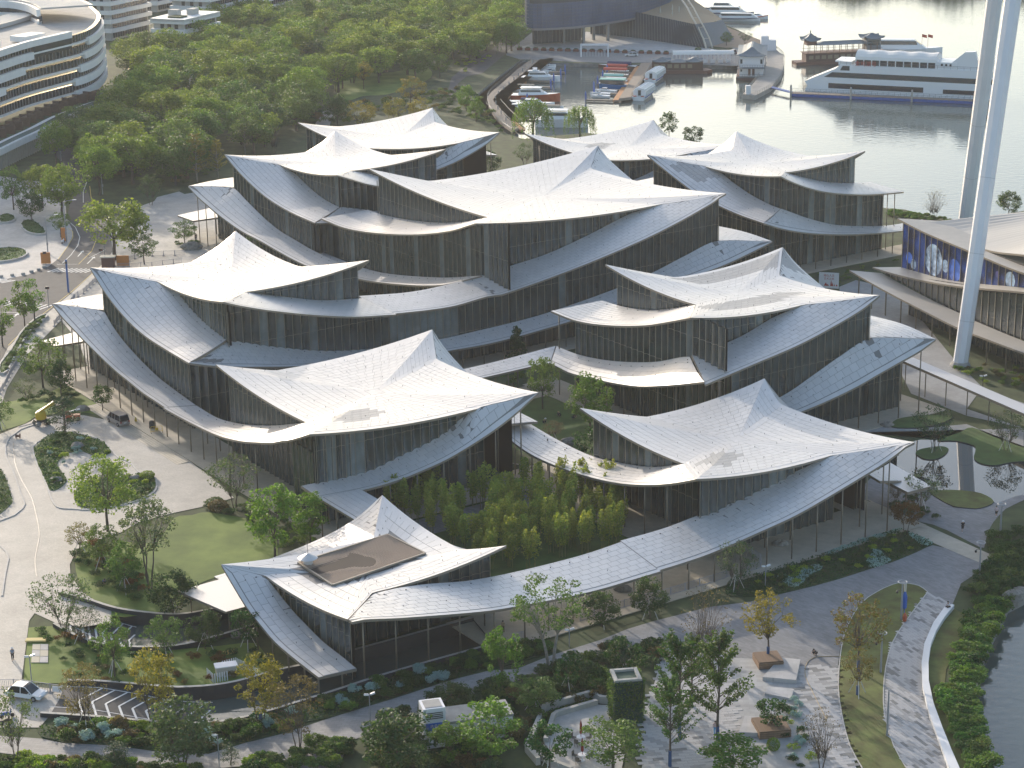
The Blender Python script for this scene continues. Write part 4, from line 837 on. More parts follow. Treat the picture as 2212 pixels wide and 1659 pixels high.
WOOD1=[(-117.8, 664.8), (-105.3, 701.8), (-91.9, 778.2), (-71.9, 828.2), (-35.7, 837.8), (2.9, 792.4), (4.1, 732.4), (-14.8, 702.5), (-29.2, 669.8), (-49.2, 658.1), (-55.3, 624.5), (-58.8, 572.4), (-65.5, 540.4), (-81.0, 529.5), (-100.4, 531.1), (-111.6, 576.9), (-116.3, 622.0)]
WOOD4=[(-122.8, 577.9), (-111.6, 576.9), (-100.6, 525.2), (-89.6, 515.7), (-79.8, 529.4), (-76.2, 511.9), (-89.1, 512.9), (-98.5, 513.6), (-106.6, 525.7)]
WOOD2=[(-78.1, 904.6), (3.4, 893.8), (2.9, 792.4), (-34.1, 796.8), (-69.7, 801.0)]
WOOD3=[(-136.0, 725.7), (-121.2, 713.6), (-111.3, 745.1), (-109.2, 805.6), (-94.8, 803.9), (-99.8, 663.0), (-110.4, 646.4)]
BAMBOO=[(-19.2, 275.6), (-20.8, 282.9), (-17.3, 285.6), (-12.2, 284.8), (-8.7, 281.8), (-2.5, 284.3), (1.4, 288.8), (5.7, 286.8), (4.8, 285.7), (8.2, 290.3), (13.8, 287.0), (16.2, 277.9), (15.0, 271.4), (14.0, 265.8), (8.1, 261.5), (2.4, 258.8), (-2.0, 258.0), (-4.4, 257.2), (-8.7, 267.8), (-14.0, 274.3)]

def sheet(name,key,z,m,kind='structure',pts=None,thick=None,side=None):
    pts=pts or LAY[key]; b=MB()
    if thick: b.prism(pts,z-thick,z,0,1 if side else 0); o=b.build(name,[m,side] if side else m,None,kind)
    else:
        A=sum(pts[i][0]*pts[(i+1)%len(pts)][1]-pts[(i+1)%len(pts)][0]*pts[i][1] for i in range(len(pts)))
        if A<0: pts=pts[::-1]
        b.poly([(x,y,z) for x,y in pts]); o=b.build(name,m,None,kind)
    return o
def smooth(pts,n=3,closed=True):
    o=[]; k=len(pts)
    for i in range(k):
        p0,p1,p2,p3=[np.array(pts[(i+j)%k],float) for j in (-1,0,1,2)]
        for j in range(n):
            t=j/n; o.append(tuple(.5*((2*p1)+(-p0+p2)*t+(2*p0-5*p1+4*p2-p3)*t*t+(-p0+3*p1-3*p2+p3)*t**3)))
    return o
G_SOIL=mat('planted_ground',(.045,.065,.022),rough=.95,noise=.4,nscale=.3,coords='Object',bump=.4,bscale=3)
G_LAWN=mat('lawn_grass',(.10,.165,.02),rough=.9,noise=.28,nscale=.16,bump=.5,bscale=9,c2=(.13,.18,.03))
G_LAWND=mat('lawn_dark',(.06,.11,.022),rough=.9,noise=.3,nscale=.3,bump=.5,bscale=9)
G_DRY=mat('dry_grass',(.13,.115,.035),rough=.95,noise=.4,nscale=.35,bump=.5,bscale=8,c2=(.10,.12,.03))
def m_paver(name,c,sx,sy,rot,var=.12,joint=.75,off=.5,bump=.15):
    M=bpy.data.materials.new(name); M.use_nodes=True; n=M.node_tree; L=n.links; b=n.nodes['Principled BSDF']; b.inputs['Roughness'].default_value=.72
    tc=n.nodes.new('ShaderNodeNewGeometry'); mp=n.nodes.new('ShaderNodeMapping'); mp.inputs['Rotation'].default_value=(0,0,rot); L.new(tc.outputs['Position'],mp.inputs[0])
    br=n.nodes.new('ShaderNodeTexBrick'); br.offset=off; br.inputs['Scale'].default_value=1; br.inputs['Brick Width'].default_value=sx; br.inputs['Row Height'].default_value=sy; br.inputs['Mortar Size'].default_value=.012
    br.inputs['Color1'].default_value=(*[x*(1-var) for x in c],1); br.inputs['Color2'].default_value=(*[x*(1+var) for x in c],1); br.inputs['Mortar'].default_value=(*[x*joint for x in c],1)
    L.new(mp.outputs[0],br.inputs['Vector'])
    nz=n.nodes.new('ShaderNodeTexNoise'); nz.inputs['Scale'].default_value=.22; nz.inputs['Detail'].default_value=7; nz.inputs['Roughness'].default_value=.65; L.new(tc.outputs['Position'],nz.inputs['Vector'])
    mr=n.nodes.new('ShaderNodeMapRange'); mr.inputs[1].default_value=.3; mr.inputs[2].default_value=.7; mr.inputs[3].default_value=.8; mr.inputs[4].default_value=1.14; L.new(nz.outputs[0],mr.inputs[0])
    mx=n.nodes.new('ShaderNodeVectorMath'); mx.operation='SCALE'; L.new(br.outputs[0],mx.inputs[0]); L.new(mr.outputs[0],mx.inputs['Scale']); L.new(mx.outputs[0],b.inputs['Base Color'])
    bp=n.nodes.new('ShaderNodeBump'); bp.inputs['Strength'].default_value=bump; bp.inputs['Distance'].default_value=.02; L.new(br.outputs['Fac'],bp.inputs['Height']); bp.invert=True; L.new(bp.outputs[0],b.inputs['Normal'])
    return M
P_DRIVE=m_paver('granite_setts',(.40,.375,.335),.30,.15,_th,.10,.85)
P_PLAZA=m_paver('grey_slate_paving',(.20,.20,.205),.9,.3,_th+.3,.14,.85)
P_PATH=m_paver('grey_path_slabs',(.25,.245,.24),.9,.45,R(12),.10,.6)
P_BEIGE=m_paver('beige_stone_floor',(.42,.375,.30),1.2,.6,_th,.05,.85)
P_LIGHT=m_paver('pale_square_paving',(.42,.40,.375),.6,.6,R(40),.07,.8)
ASPH=mat('asphalt',(.062,.063,.066),rough=.85,noise=.2,nscale=.5,bump=.2,bscale=30)
KERB=mat('kerb_stone',(.45,.43,.40),rough=.8,noise=.12,nscale=2); CONC=mat('concrete',(.33,.32,.30),rough=.85,noise=.18,nscale=.6); QUAY=mat('quay_wall',(.19,.19,.18),rough=.85,noise=.3,nscale=.8)
PAINT=mat('road_paint',(.62,.62,.60),rough=.7,noise=.12,nscale=1.5); YEL=mat('yellow_paint',(.55,.40,.09),rough=.7,noise=.15,nscale=1.5); DRYPAINT=PAINT
# water
WAT=bpy.data.materials.new('lake_water'); WAT.use_nodes=True; _n=WAT.node_tree; _b=_n.nodes['Principled BSDF']
_b.inputs['Base Color'].default_value=(.085,.105,.095,1); _b.inputs['Roughness'].default_value=.06; _b.inputs['IOR'].default_value=1.33; _b.inputs['Specular IOR Level'].default_value=1.0
_g=_n.nodes.new('ShaderNodeNewGeometry'); _m=_n.nodes.new('ShaderNodeMapping'); _m.inputs['Scale'].default_value=(1,1.6,1); _n.links.new(_g.outputs['Position'],_m.inputs[0])
_z1=_n.nodes.new('ShaderNodeTexNoise'); _z1.inputs['Scale'].default_value=.5; _z1.inputs['Detail'].default_value=3; _n.links.new(_m.outputs[0],_z1.inputs['Vector'])
_z2=_n.nodes.new('ShaderNodeTexNoise'); _z2.inputs['Scale'].default_value=.025; _z2.inputs['Detail'].default_value=2; _n.links.new(_g.outputs['Position'],_z2.inputs['Vector'])
_mm=_n.nodes.new('ShaderNodeMath'); _mm.operation='MULTIPLY'; _n.links.new(_z1.outputs[0],_mm.inputs[0]); _n.links.new(_z2.outputs[0],_mm.inputs[1])
_bp=_n.nodes.new('ShaderNodeBump'); _bp.inputs['Strength'].default_value=.16; _bp.inputs['Distance'].default_value=.5; _n.links.new(_mm.outputs[0],_bp.inputs['Height']); _n.links.new(_bp.outputs[0],_b.inputs['Normal'])
b=MB(); b.quad((-1600,60,-1.3),(1800,60,-1.3),(1800,2600,-1.3),(-1600,2600,-1.3)); b.build('lake_water',WAT,None,'structure')
sheet('ground','land',-.04,G_SOIL,thick=4.0,side=QUAY)
# kerb strips along a line
def strip(name,pts,w,z,h,m,closed=False,kind='structure',parent=None):
    b=MB(); k=len(pts); n=k if closed else k-1
    N=[]
    for i in range(k):
        a=np.array(pts[(i-1)%k] if (closed or i>0) else pts[i],float); c=np.array(pts[(i+1)%k] if (closed or i<k-1) else pts[i],float); d=c-a; d/=max(np.linalg.norm(d),1e-6); N.append(np.array((-d[1],d[0])))
    for i in range(n):
        j=(i+1)%k; p,q=np.array(pts[i],float),np.array(pts[j],float)
        a0,a1=p+N[i]*w/2,p-N[i]*w/2; b0,b1=q+N[j]*w/2,q-N[j]*w/2
        V=[(*a1,z),(*a0,z),(*b0,z),(*b1,z),(*a1,z+h),(*a0,z+h),(*b0,z+h),(*b1,z+h)]
        s=len(b.v); b.v+=[tuple(map(float,x)) for x in V]
        fs=[(4,7,6,5),(0,4,5,1)] if False else [(4,7,6,5),(1,5,6,2),(3,7,4,0)]
        if not closed and i==0: fs.append((0,4,5,1))
        if not closed and i==n-1: fs.append((2,6,7,3))
        for f in fs: b.f.append(tuple(s+x for x in f)); b.mi.append(0)
    return b.build(name,m,parent,kind)
DR=LAY['driveway']
sheet('west_plaza_pavement','plazaW',0.0,P_LIGHT); sheet('museum_forecourt_pavement','walkE',.004,m_paver('forecourt_paving',(.40,.375,.335),.6,.3,_th,.10,.85)); sheet('road','road',.01,ASPH)
sheet('driveway','driveway',.02,P_DRIVE)
for k,nm,mm,z in (('walkL','verge_paving',P_DRIVE,.06),):
    sheet(nm,k,z,mm)
strip('kerb',LAY['walkL'][2:17],.22,0.0,.13,KERB); strip('kerb',LAY['curbL'][1:6],.25,0,.12,KERB)
isl=smooth(LAY['island'],3); sheet('driveway_island','island',.05,P_DRIVE,pts=isl); strip('kerb',isl,.25,0,.14,KERB,True)
for k in ('bedI1','bedI2'): sheet('planting_bed','x',.12,G_LAWND,pts=smooth(LAY[k],2),thick=.1)
sheet('planting_bed','bedL',.12,G_LAWND,thick=.1)
sheet('front_lawn','lawnA',.015,G_LAWN,pts=smooth(LAY['lawnA'],3)); sheet('west_lawn','lawnB',.012,G_LAWN); sheet('ramp_lawn','lawnS',.012,G_LAWN)
sheet('footpath','path',.03,P_PATH); sheet('slate_plaza','plaza',.025,P_PLAZA); sheet('garden_plaza','plazaE',.018,P_PLAZA); sheet('garden_walk','gardenwalk',.012,m_paver('garden_paving',(.30,.30,.295),.6,.3,_th,.08,.85)); sheet('beige_path','pathE',.04,P_BEIGE)
sheet('pale_paving_base','stone',.012,m_paver('pale_stone',(.36,.355,.345),1.2,.6,R(4),.10,.8)); sheet('lawn_strip','lawnStrip',.045,G_DRY,pts=smooth(LAY['lawnStrip'],2)); strip('kerb',smooth(LAY['lawnStrip'],2),.12,0,.08,KERB,True)
sheet('curved_walk_base','boardwalk',.03,mat('walk_base',(.24,.24,.235),rough=.8),pts=LAY['boardwalk'])
sheet('lake_bank','bank',.01,G_DRY)
PONDM=mat('pond_water',(.02,.022,.02),rough=.02,spec=.8); sheet('pond_water','pond',.02,PONDM,pts=smooth(LAY['pond'],3)); 
for k,mm in (('lawnP1',G_LAWND),('islet',G_LAWND),('lawnP2',G_DRY),('lawnP3',G_LAWND)): 
    q=smooth(LAY[k],3); sheet('pond_lawn','x',.16,mm,pts=q,thick=.2,side=mat('pond_edge',(.05,.05,.05)))
DARKBED=mat('bed_soil_planting',(.03,.058,.018),rough=.95,noise=.4,nscale=.5,bump=.6,bscale=5)
sheet('planting_bed','bedE',.08,DARKBED,pts=smooth(LAY['bedE'],2),thick=.1); sheet('planting_bed','bedS',.06,DARKBED,thick=.08)
for k in ('bedWE','isleW1','isleW2','isleW3'): q=smooth(LAY[k],2); sheet('planting_bed','x',.3,G_LAWND,pts=q,thick=.3); strip('bed_edge',q,.35,0,.42,KERB,True)
sheet('rear_car_park','parklot',.016,m_paver('carpark_paving',(.36,.345,.32),.4,.2,R(20),.08,.85)); sheet('park_lawn','lawnPark',.0,G_LAWN,pts=smooth(LAY['lawnPark'],3))
sheet('park_path','parkPath',.02,P_LIGHT); sheet('promenade','promenade',.06,m_paver('promenade_paving',(.22,.22,.22),.8,.4,R(5),.08,.85),thick=.1); sheet('hotel_road','terrPath',.01,ASPH)
sheet('marina_plaza','marinaPlaza',.1,m_paver('marina_paving',(.40,.40,.39),.8,.8,R(10),.06,.85)); sheet('sandy_point','sand',.08,mat('tan_paving',(.38,.275,.195),rough=.9,noise=.08,nscale=.2))
# museum plinth floors: rectangles in site coordinates
def uvrect(u0,u1,v0,v1): return [W(u0,v0)[:2],W(u1,v0)[:2],W(u1,v1)[:2],W(u0,v1)[:2]]
for i,(r,z) in enumerate([((-40,31.5,-55.2,-44.0),.12),((-39.2,-31,-22,88.5),.13),((-31,6,-10.4,-3.0),.125),((-4,4.5,-44,-2),.115),((27,32.5,-55.2,-30),.118),((6,72,-20,-13.5),.11),((24.2,31,-13.5,33),.112),((-12,24.2,25.5,32),.108),((4,84,45.5,52.5),.106),((25,32,104,166),.104),((100,156,60.8,67.5),.102),((-31,14,42,52),.1),((62,72,-13.5,14),.116),((106,120,118,170),.1),((72,116,165,212),.09)]):
    b=MB(); b.prism(uvrect(*r),0,z); b.build('stone_terrace',P_BEIGE,None,'structure')
# courtyard garden and bamboo court ground
sheet('courtyard_lawn','x',.02,G_LAWND,pts=uvrect(4.5,27,-42,25.5)); 
gp=[W(*q)[:2] for q in ((0,2),(3,-3),(9,-6),(14,-7),(16,-11),(18,-17),(15.5,-18),(13,-13),(10,-10),(5,-8),(2,-4))]
sheet('garden_path','x',.04,mat('gravel',(.26,.25,.22),rough=.95,noise=.2,nscale=2),pts=smooth(gp,2))
sheet('bamboo_court','x',.015,G_LAWND,pts=uvrect(-37,-4,-45,-10.6)); sheet('court_paving','x',.03,P_PLAZA,pts=uvrect(-30,-5,-17,-11))

# ================================================================ plants
def m_leaf(name,c,var=.25,trans=.4,c2=None,ov=.12):
    M=bpy.data.materials.new(name); M.use_nodes=True; n=M.node_tree; L=n.links; b=n.nodes['Principled BSDF']; b.inputs['Roughness'].default_value=.6; b.inputs['Specular IOR Level'].default_value=.3
    g=n.nodes.new('ShaderNodeNewGeometry'); oi=n.nodes.new('ShaderNodeObjectInfo')
    cr=n.nodes.new('ShaderNodeValToRGB'); L.new(g.outputs['Random Per Island'],cr.inputs[0]); e=cr.color_ramp.elements
    c2=c2 or [x*(1+var) for x in c]
    e[0].color=(*[x*(1-var) for x in c],1); e[1].color=(*c2,1)
    mr=n.nodes.new('ShaderNodeMapRange'); mr.inputs[3].default_value=1-ov*1.3; mr.inputs[4].default_value=1+ov*1.3; L.new(oi.outputs['Random'],mr.inputs[0])
    mx=n.nodes.new('ShaderNodeVectorMath'); mx.operation='SCALE'; L.new(cr.outputs[0],mx.inputs[0]); L.new(mr.outputs[0],mx.inputs['Scale'])
    hs=n.nodes.new('ShaderNodeHueSaturation'); ml=n.nodes.new('ShaderNodeMath'); ml.operation='MULTIPLY_ADD'; ml.inputs[1].default_value=7.13; ml.inputs[2].default_value=.31; L.new(oi.outputs['Random'],ml.inputs[0]); fr=n.nodes.new('ShaderNodeMath'); fr.operation='FRACT'; L.new(ml.outputs[0],fr.inputs[0])
    m3=n.nodes.new('ShaderNodeMapRange'); m3.inputs[3].default_value=.5-ov*.13; m3.inputs[4].default_value=.5+ov*.13; L.new(fr.outputs[0],m3.inputs[0]); L.new(m3.outputs[0],hs.inputs['Hue']); L.new(mx.outputs[0],hs.inputs['Color'])
    L.new(hs.outputs[0],b.inputs['Base Color'])
    t=n.nodes.new('ShaderNodeBsdfTranslucent'); sc=n.nodes.new('ShaderNodeVectorMath'); sc.operation='MULTIPLY'; sc.inputs[1].default_value=(1.45,1.35,.55); L.new(hs.outputs[0],sc.inputs[0]); L.new(sc.outputs[0],t.inputs['Color'])
    ms=n.nodes.new('ShaderNodeMixShader'); ms.inputs[0].default_value=trans; L.new(b.outputs[0],ms.inputs[1]); L.new(t.outputs[0],ms.inputs[2]); L.new(ms.outputs[0],n.nodes['Material Output'].inputs['Surface'])
    return M
LF=dict(camphor=m_leaf('leaf_camphor',(0.125,0.215,0.04),c2=(0.21,0.30,0.055)),dark=m_leaf('leaf_dark',(0.046,0.093,0.029)),mid=m_leaf('leaf_mid',(0.095,0.17,0.045)),bright=m_leaf('leaf_bright',(0.093,0.190,0.032)),
 yellow=m_leaf('leaf_yellow',(0.182,0.182,0.029),c2=(0.273,0.247,0.039)),grey=m_leaf('leaf_greygreen',(0.082,0.134,0.064)),orange=m_leaf('leaf_orange',(0.182,0.111,0.031),c2=(0.109,0.154,0.043)),rust=m_leaf('leaf_rust',(0.143,0.072,0.026)),
 brown=m_leaf('leaf_brown',(0.130,0.111,0.052)),willow=m_leaf('leaf_willow',(0.093,0.176,0.034)),bamboo=m_leaf('leaf_bamboo',(0.20,0.32,0.06),c2=(0.34,0.36,0.08)),pine=m_leaf('leaf_pine',(0.039,0.081,0.034),trans=.15),silver=m_leaf('leaf_silver',(0.273,0.407,0.386),trans=.15,var=.15),
 lime=m_leaf('leaf_lime',(0.175,0.281,0.032)),reed=m_leaf('leaf_reed',(0.093,0.190,0.043)),deep=m_leaf('leaf_deep',(0.030,0.087,0.025)),hedge=m_leaf('leaf_hedge',(0.060,0.120,0.032)),flower=m_leaf('leaf_heather',(0.221,0.130,0.117)))
BARK=mat('bark',(.10,.08,.062),rough=.9,noise=.3,nscale=4); BARKL=mat('bark_pale',(.26,.235,.20),rough=.9,noise=.25,nscale=3); CULM=mat('bamboo_culm',(.20,.19,.07),rough=.6); WRAP=mat('blue_wrap',(.035,.075,.17),rough=.8); STAKE=mat('stake_pale',(.55,.53,.50),rough=.8)
def leaves(C,rng,size,flat=.0,up=.35,aspect=.75,drop=None):
    """mesh arrays of leaf quads: C centres (n,3)"""
    n=len(C); nrm=rng.normal(size=(n,3)); nrm[:,2]=np.abs(nrm[:,2])+up; nrm/=np.linalg.norm(nrm,axis=1,keepdims=True)
    t=rng.normal(size=(n,3)); t-=nrm*np.sum(t*nrm,axis=1,keepdims=True); t/=np.linalg.norm(t,axis=1,keepdims=True); bt=np.cross(nrm,t)
    s=(size*rng.uniform(.65,1.35,size=n))[:,None]
    V=np.empty((n,4,3)); V[:,0]=C-t*s*.5; V[:,1]=C+bt*s*aspect*.5; V[:,2]=C+t*s*.5; V[:,3]=C-bt*s*aspect*.5
    return V.reshape(-1,3)
def quads_mesh(name,V,m):
    n=len(V)//4; me=bpy.data.meshes.new(name); me.vertices.add(n*4); me.vertices.foreach_set('co',np.asarray(V,dtype=np.float32).ravel()); me.loops.add(n*4); me.loops.foreach_set('vertex_index',np.arange(n*4,dtype=np.int32)); me.polygons.add(n); me.polygons.foreach_set('loop_start',np.arange(0,n*4,4,dtype=np.int32)); me.polygons.foreach_set('loop_total',np.full(n,4,dtype=np.int32)); me.update(calc_edges=True); me.materials.append(m); return me
def clump_leaves(cent,rad,n,rng,squash=.75,shell=.55):
    d=rng.normal(size=(n,3)); d/=np.linalg.norm(d,axis=1,keepdims=True); r=rad*(shell+(1-shell)*rng.random(n))[:,None]**.8
    d[:,2]*=squash; return np.asarray(cent)+d*r
def limb(b,a,c,r0,r1,rng,n=4,bend=.08,k=5):
    a=np.array(a,float); c=np.array(c,float); L=np.linalg.norm(c-a); P=[];
    for i in range(n+1):
        t=i/n; w=math.sin(math.pi*t)*L*bend; P.append(a+(c-a)*t+rng.normal(size=3)*w*.5+np.array([0,0,w*.5]))
    P[0]=a; P[-1]=c; b.tube([tuple(p) for p in P],[r0+(r1-r0)*i/n for i in range(n+1)],k,caps=False)
TREEMESH={}
def tree_mesh(kind,var):
    key=(kind,var)
    if key in TREEMESH: return TREEMESH[key]
    rng=np.random.default_rng(hash(kind)%1000*0+sum(map(ord,kind))*7+var*101); b=MB(); wrap=None; C=[]; size=.3; up=.35
    H,Wd=10.0,8.0; lm=LF['mid']; bark=BARK
    def blob(h0,h1,w,ncl,nl,rc,trunk_h,tr,shell=.6,wob=1.0,limbs=9,multi=1,lo=.0):
        nonlocal C
        cs=[]
        for i in range(ncl):
            th=rng.random()*2*math.pi; ph=math.acos(1-2*rng.random()); rr=(.45+.55*rng.random()**.5)
            z=math.cos(ph); 
            x=math.sin(ph)*math.cos(th)*w/2*rr*(1-.15*max(z,0)); y=math.sin(ph)*math.sin(th)*w/2*rr*(1-.15*max(z,0)); zz=(h0+h1)/2+z*(h1-h0)/2*rr
            cs.append((x*wob,y*wob,zz))
        for c in cs: C.append(clump_leaves(c,rc*(.7+.6*rng.random()),nl,rng,shell=.5))
        for q in range(multi):
            a=2*math.pi*q/max(multi,1)+rng.random(); base=(0,0,0) if multi==1 else (.25*math.cos(a),.25*math.sin(a),0)
            top=(0,0,trunk_h) if multi==1 else (w*.12*math.cos(a),w*.12*math.sin(a),trunk_h)
            limb(b,base,top,tr/(multi**.5),tr*.7/(multi**.5),rng,3,.04,7)
            cc=sorted(cs,key=lambda c:(c[0]*math.cos(a)+c[1]*math.sin(a)) if multi>1 else rng.random(),reverse=True)[:limbs]
            for c in cc: limb(b,top,(c[0]*.85,c[1]*.85,c[2]),tr*.42/(multi**.5),tr*.1,rng,3,.1,4)
    if kind=='camphor': H,Wd=11,9.5; lm=LF['camphor']; size=.42; blob(3.0,10.6,9.0,46,85,1.45,3.6,.3,limbs=8)
    elif kind=='camphordark': H,Wd=11,9.5; lm=LF['mid']; size=.42; blob(2.6,10.6,9.0,46,80,1.45,3.4,.3,limbs=8)
    elif kind=='street': H,Wd=9,4.4; lm=LF['bright']; size=.3; blob(2.4,8.8,4.2,34,55,.75,3.0,.16)
    elif kind in('dense','dense2'): H,Wd=6,5.6; lm=LF['dark'] if kind=='dense' else LF['grey']; size=.25; blob(1.0,5.8,5.2,44,85,.8,1.6,.13,limbs=8,multi=1 if kind=='dense' else 3)
    elif kind=='round': H,Wd=4.6,3.8; lm=LF['yellow']; lm=LF['hedge']; size=.22; blob(1.5,4.5,3.6,30,70,.62,1.8,.1)
    elif kind=='gloss': H,Wd=5.5,5; lm=LF['deep']; size=.27; blob(1.4,5.3,4.6,30,60,.62,1.9,.1,limbs=10)
    elif kind in('mid','mid2'): H,Wd=8,7; lm=LF['mid'] if kind=='mid' else LF['camphor']; size=.25; blob(2.2,7.8,6.6,50,75,.78,2.6,.17,limbs=12)
    elif kind=='bright': H,Wd=8,6; lm=LF['bright']; size=.27; blob(1.6,7.8,5.6,44,80,.78,2.4,.15,limbs=10)
    elif kind=='airy': H,Wd=7,6; lm=LF['grey']; size=.2; blob(2.0,6.8,5.8,52,34,.6,1.6,.1,limbs=12,multi=4)
    elif kind=='tallgrey': H,Wd=13,7.4; lm=LF['grey']; size=.26; blob(5.2,12.8,6.8,60,60,.85,5.5,.2,limbs=10,multi=3)
    elif kind=='autumn': H,Wd=8,5.6; lm=LF['brown']; size=.18; blob(2.0,7.8,5.2,60,40,.6,2.0,.12,limbs=14,multi=3)
    elif kind=='yellow': H,Wd=8.5,6; lm=LF['yellow']; size=.22; blob(2.0,8.3,5.6,56,70,.72,2.2,.13,limbs=14,multi=2); wrap=1
    elif kind=='gold': H,Wd=9,7; lm=LF['yellow']; size=.24; blob(2.6,8.8,6.6,56,42,.65,2.6,.15,limbs=18); wrap=1
    elif kind=='orange': H,Wd=9.5,7; lm=LF['orange']; size=.23; blob(2.6,9.3,6.6,60,42,.65,2.7,.15,limbs=18); wrap=1
    elif kind=='maple': H,Wd=4.6,4.4; lm=LF['rust']; size=.17; blob(1.6,4.5,4.3,40,90,.55,1.6,.09,limbs=10,multi=2)
    elif kind=='bare': H,Wd=8,6; lm=LF['brown']; size=.16; blob(2.2,7.8,5.6,46,12,.6,1.8,.1,limbs=26,multi=4)
    elif kind=='big': H,Wd=12.5,9.5; lm=LF['mid']; bark=BARKL; size=.27; blob(5.0,12.3,9.0,48,62,.85,4.2,.3,limbs=14,multi=2)
    elif kind=='column':
        H,Wd=12,6.4; lm=LF['camphor']; lm=LF['hedge']; size=.24; wrap=1
        limb(b,(0,0,0),(0,0,11.4),.17,.03,rng,6,.01,7)
        for i in range(46):
            z=2.6+8.8*rng.random()**.9; a=rng.random()*6.28; ln=(3.1*(1-((z-2.4)/10.5)**1.4)+.5)*(.7+.5*rng.random()); e=(math.cos(a)*ln,math.sin(a)*ln,z+ln*.75)
            limb(b,(0,0,z*.93),e,.05,.015,rng,3,.05,4)
            for t in np.linspace(.3,1.02,8): C.append(clump_leaves((e[0]*t,e[1]*t,z*.93+(e[2]-z*.93)*t),.32,14,rng))
    elif kind in('larch','larchy'):
        H,Wd=11,5.6; lm=LF['grey'] if kind=='larch' else LF['yellow']; size=.26; bark=BARKL
        limb(b,(0,0,0),(0,0,10.8),.14,.02,rng,5,.01,6)
        for i in range(58):
            z=1.6+9.0*rng.random(); a=rng.random()*6.28; ln=2.7*(1-((z-1)/10.6))**.75+.25; e=(math.cos(a)*ln,math.sin(a)*ln,z+ln*.55)
            limb(b,(0,0,z),e,.03,.01,rng,2,.03,3)
            for t in (.4,.6,.8,1.0): C.append(clump_leaves((e[0]*t,e[1]*t,z+(e[2]-z)*t),.3,9,rng))
    elif kind=='willow':
        H,Wd=11,10.5; lm=LF['willow']; size=.34; up=0
        limb(b,(0,0,0),(0.2,0,4.5),.38,.26,rng,3,.04,8)
        for i in range(150):
            a=rng.random()*6.28; rr=math.sqrt(rng.random()); x,y=rr*4.9*math.cos(a),rr*4.9*math.sin(a); zt=6.2+4.4*math.sqrt(max(0,1-rr**2.2))+rng.normal()*.4; dl=(2.0+3.2*rr)*(.7+.6*rng.random()); m_=int(9+dl*5)
            zz=np.linspace(0,dl,m_); P=np.stack([x+zz*.06*math.cos(a)+rng.normal(size=m_)*.17,y+zz*.06*math.sin(a)+rng.normal(size=m_)*.17,zt-zz],1); C.append(P)
            if i<9: limb(b,(0.2,0,4.5),(x*.7,y*.7,zt-.4),.15,.04,rng,3,.1,5)
    elif kind=='pine':
        H,Wd=6,5; lm=LF['pine']; size=.2
        limb(b,(0,0,0),(.5,.2,3.2),.16,.11,rng,3,.08,7); limb(b,(.5,.2,3.2),(.1,0,5.4),.11,.05,rng,3,.08,6)
        for i in range(15):
            z=1.9+3.9*(i/14); a=i*2.4; rr=2.1*(1-((z-1.9)/4.6))**.8*(.6+.5*rng.random())+.15; c=(math.cos(a)*rr,math.sin(a)*rr,z); limb(b,(.4,.1,max(z-.5,1)),c,.06,.03,rng,2,.05,4)
            d=rng.normal(size=(170,3))*np.array([.58,.58,.13])+np.array(c); C.append(d)
    elif kind=='conifer':
        H,Wd=6.6,4.4; lm=LF['deep']; size=.26; limb(b,(0,0,0),(0,0,6.2),.14,.03,rng,3,.01,6)
        for i in range(70):
            z=.5+5.9*rng.random()**1.1; r=2.0*(1-z/6.9)+.15; a=rng.random()*6.28; C.append(clump_leaves((r*math.cos(a)*.8,r*math.sin(a)*.8,z),.48,42,rng))
    elif kind=='bamboo':
        H,Wd=7,2.2; lm=LF['bamboo']; size=.26; bark=CULM; up=.1
        for q in range(5):
            a=rng.random()*6.28; r=rng.random()*.75; x,y=r*math.cos(a),r*math.sin(a); h=5.3+1.7*rng.random(); lx,ly=rng.normal()*.35,rng.normal()*.35
            P=[(x+lx*t*t,y+ly*t*t,h*t) for t in np.linspace(0,1,6)]; b.tube(P,[.045,.045,.04,.035,.025,.01],5,caps=False)
            n=230; t=.28+.72*rng.random(n)**.85; rad=(.12+.62*np.sin(np.pi*np.clip((t-.22)/.8,0,1)))*rng.random(n)**.6; an=rng.random(n)*6.28
            C.append(np.stack([x+lx*t*t+rad*np.cos(an),y+ly*t*t+rad*np.sin(an),h*t+rng.normal(size=n)*.1],1))
    C=np.concatenate(C); V=leaves(C,rng,size,up=up)
    crown=quads_mesh('crown_'+kind,V,lm)
    tm=bpy.data.meshes.new('trunk_'+kind); tm.from_pydata(b.v,[],b.f); tm.polygons.foreach_set('use_smooth',[True]*len(b.f)); tm.materials.append(bark)
    TREEMESH[key]=(crown,tm,H,Wd,wrap); return TREEMESH[key]
NVAR=dict(camphor=4,camphordark=3,airy=3,mid=2,dense=2,bright=2,gloss=2,bamboo=6,autumn=2,column=2,willow=2,larch=2)
tree_n=[0]
def plant(kind,x,y,h,w,label,group=None,z=0,cat='tree',name='tree',stakes=False):
    tree_n[0]+=1; i=tree_n[0]; cr,tm,H,Wd,wrap=tree_mesh(kind,i%NVAR.get(kind,1)); rz=random.random()*6.28
    r=thing(name,label,cat,(x,y,z),rz,group)
    sx,sz=w/Wd,h/H
    for nm,me in (('crown',cr),('trunk',tm)):
        o=link(nm,me,r); o.scale=(sx,sx,sz)
    if wrap and h<14 and y<262:
        b=MB(); b.tube([(0,0,.05),(0,0,min(1.9,h*.2))],[.2,.19],8); b.build('trunk_wrap',WRAP,r)
    if stakes:
        for k in range(3):
            a=2.1*k+.4; b=MB(); b.bar((1.15*math.cos(a),1.15*math.sin(a),0),(.14*math.cos(a),.14*math.sin(a),min(2.2,h*.4)),.07); b.build('stake',STAKE,r)
    return r
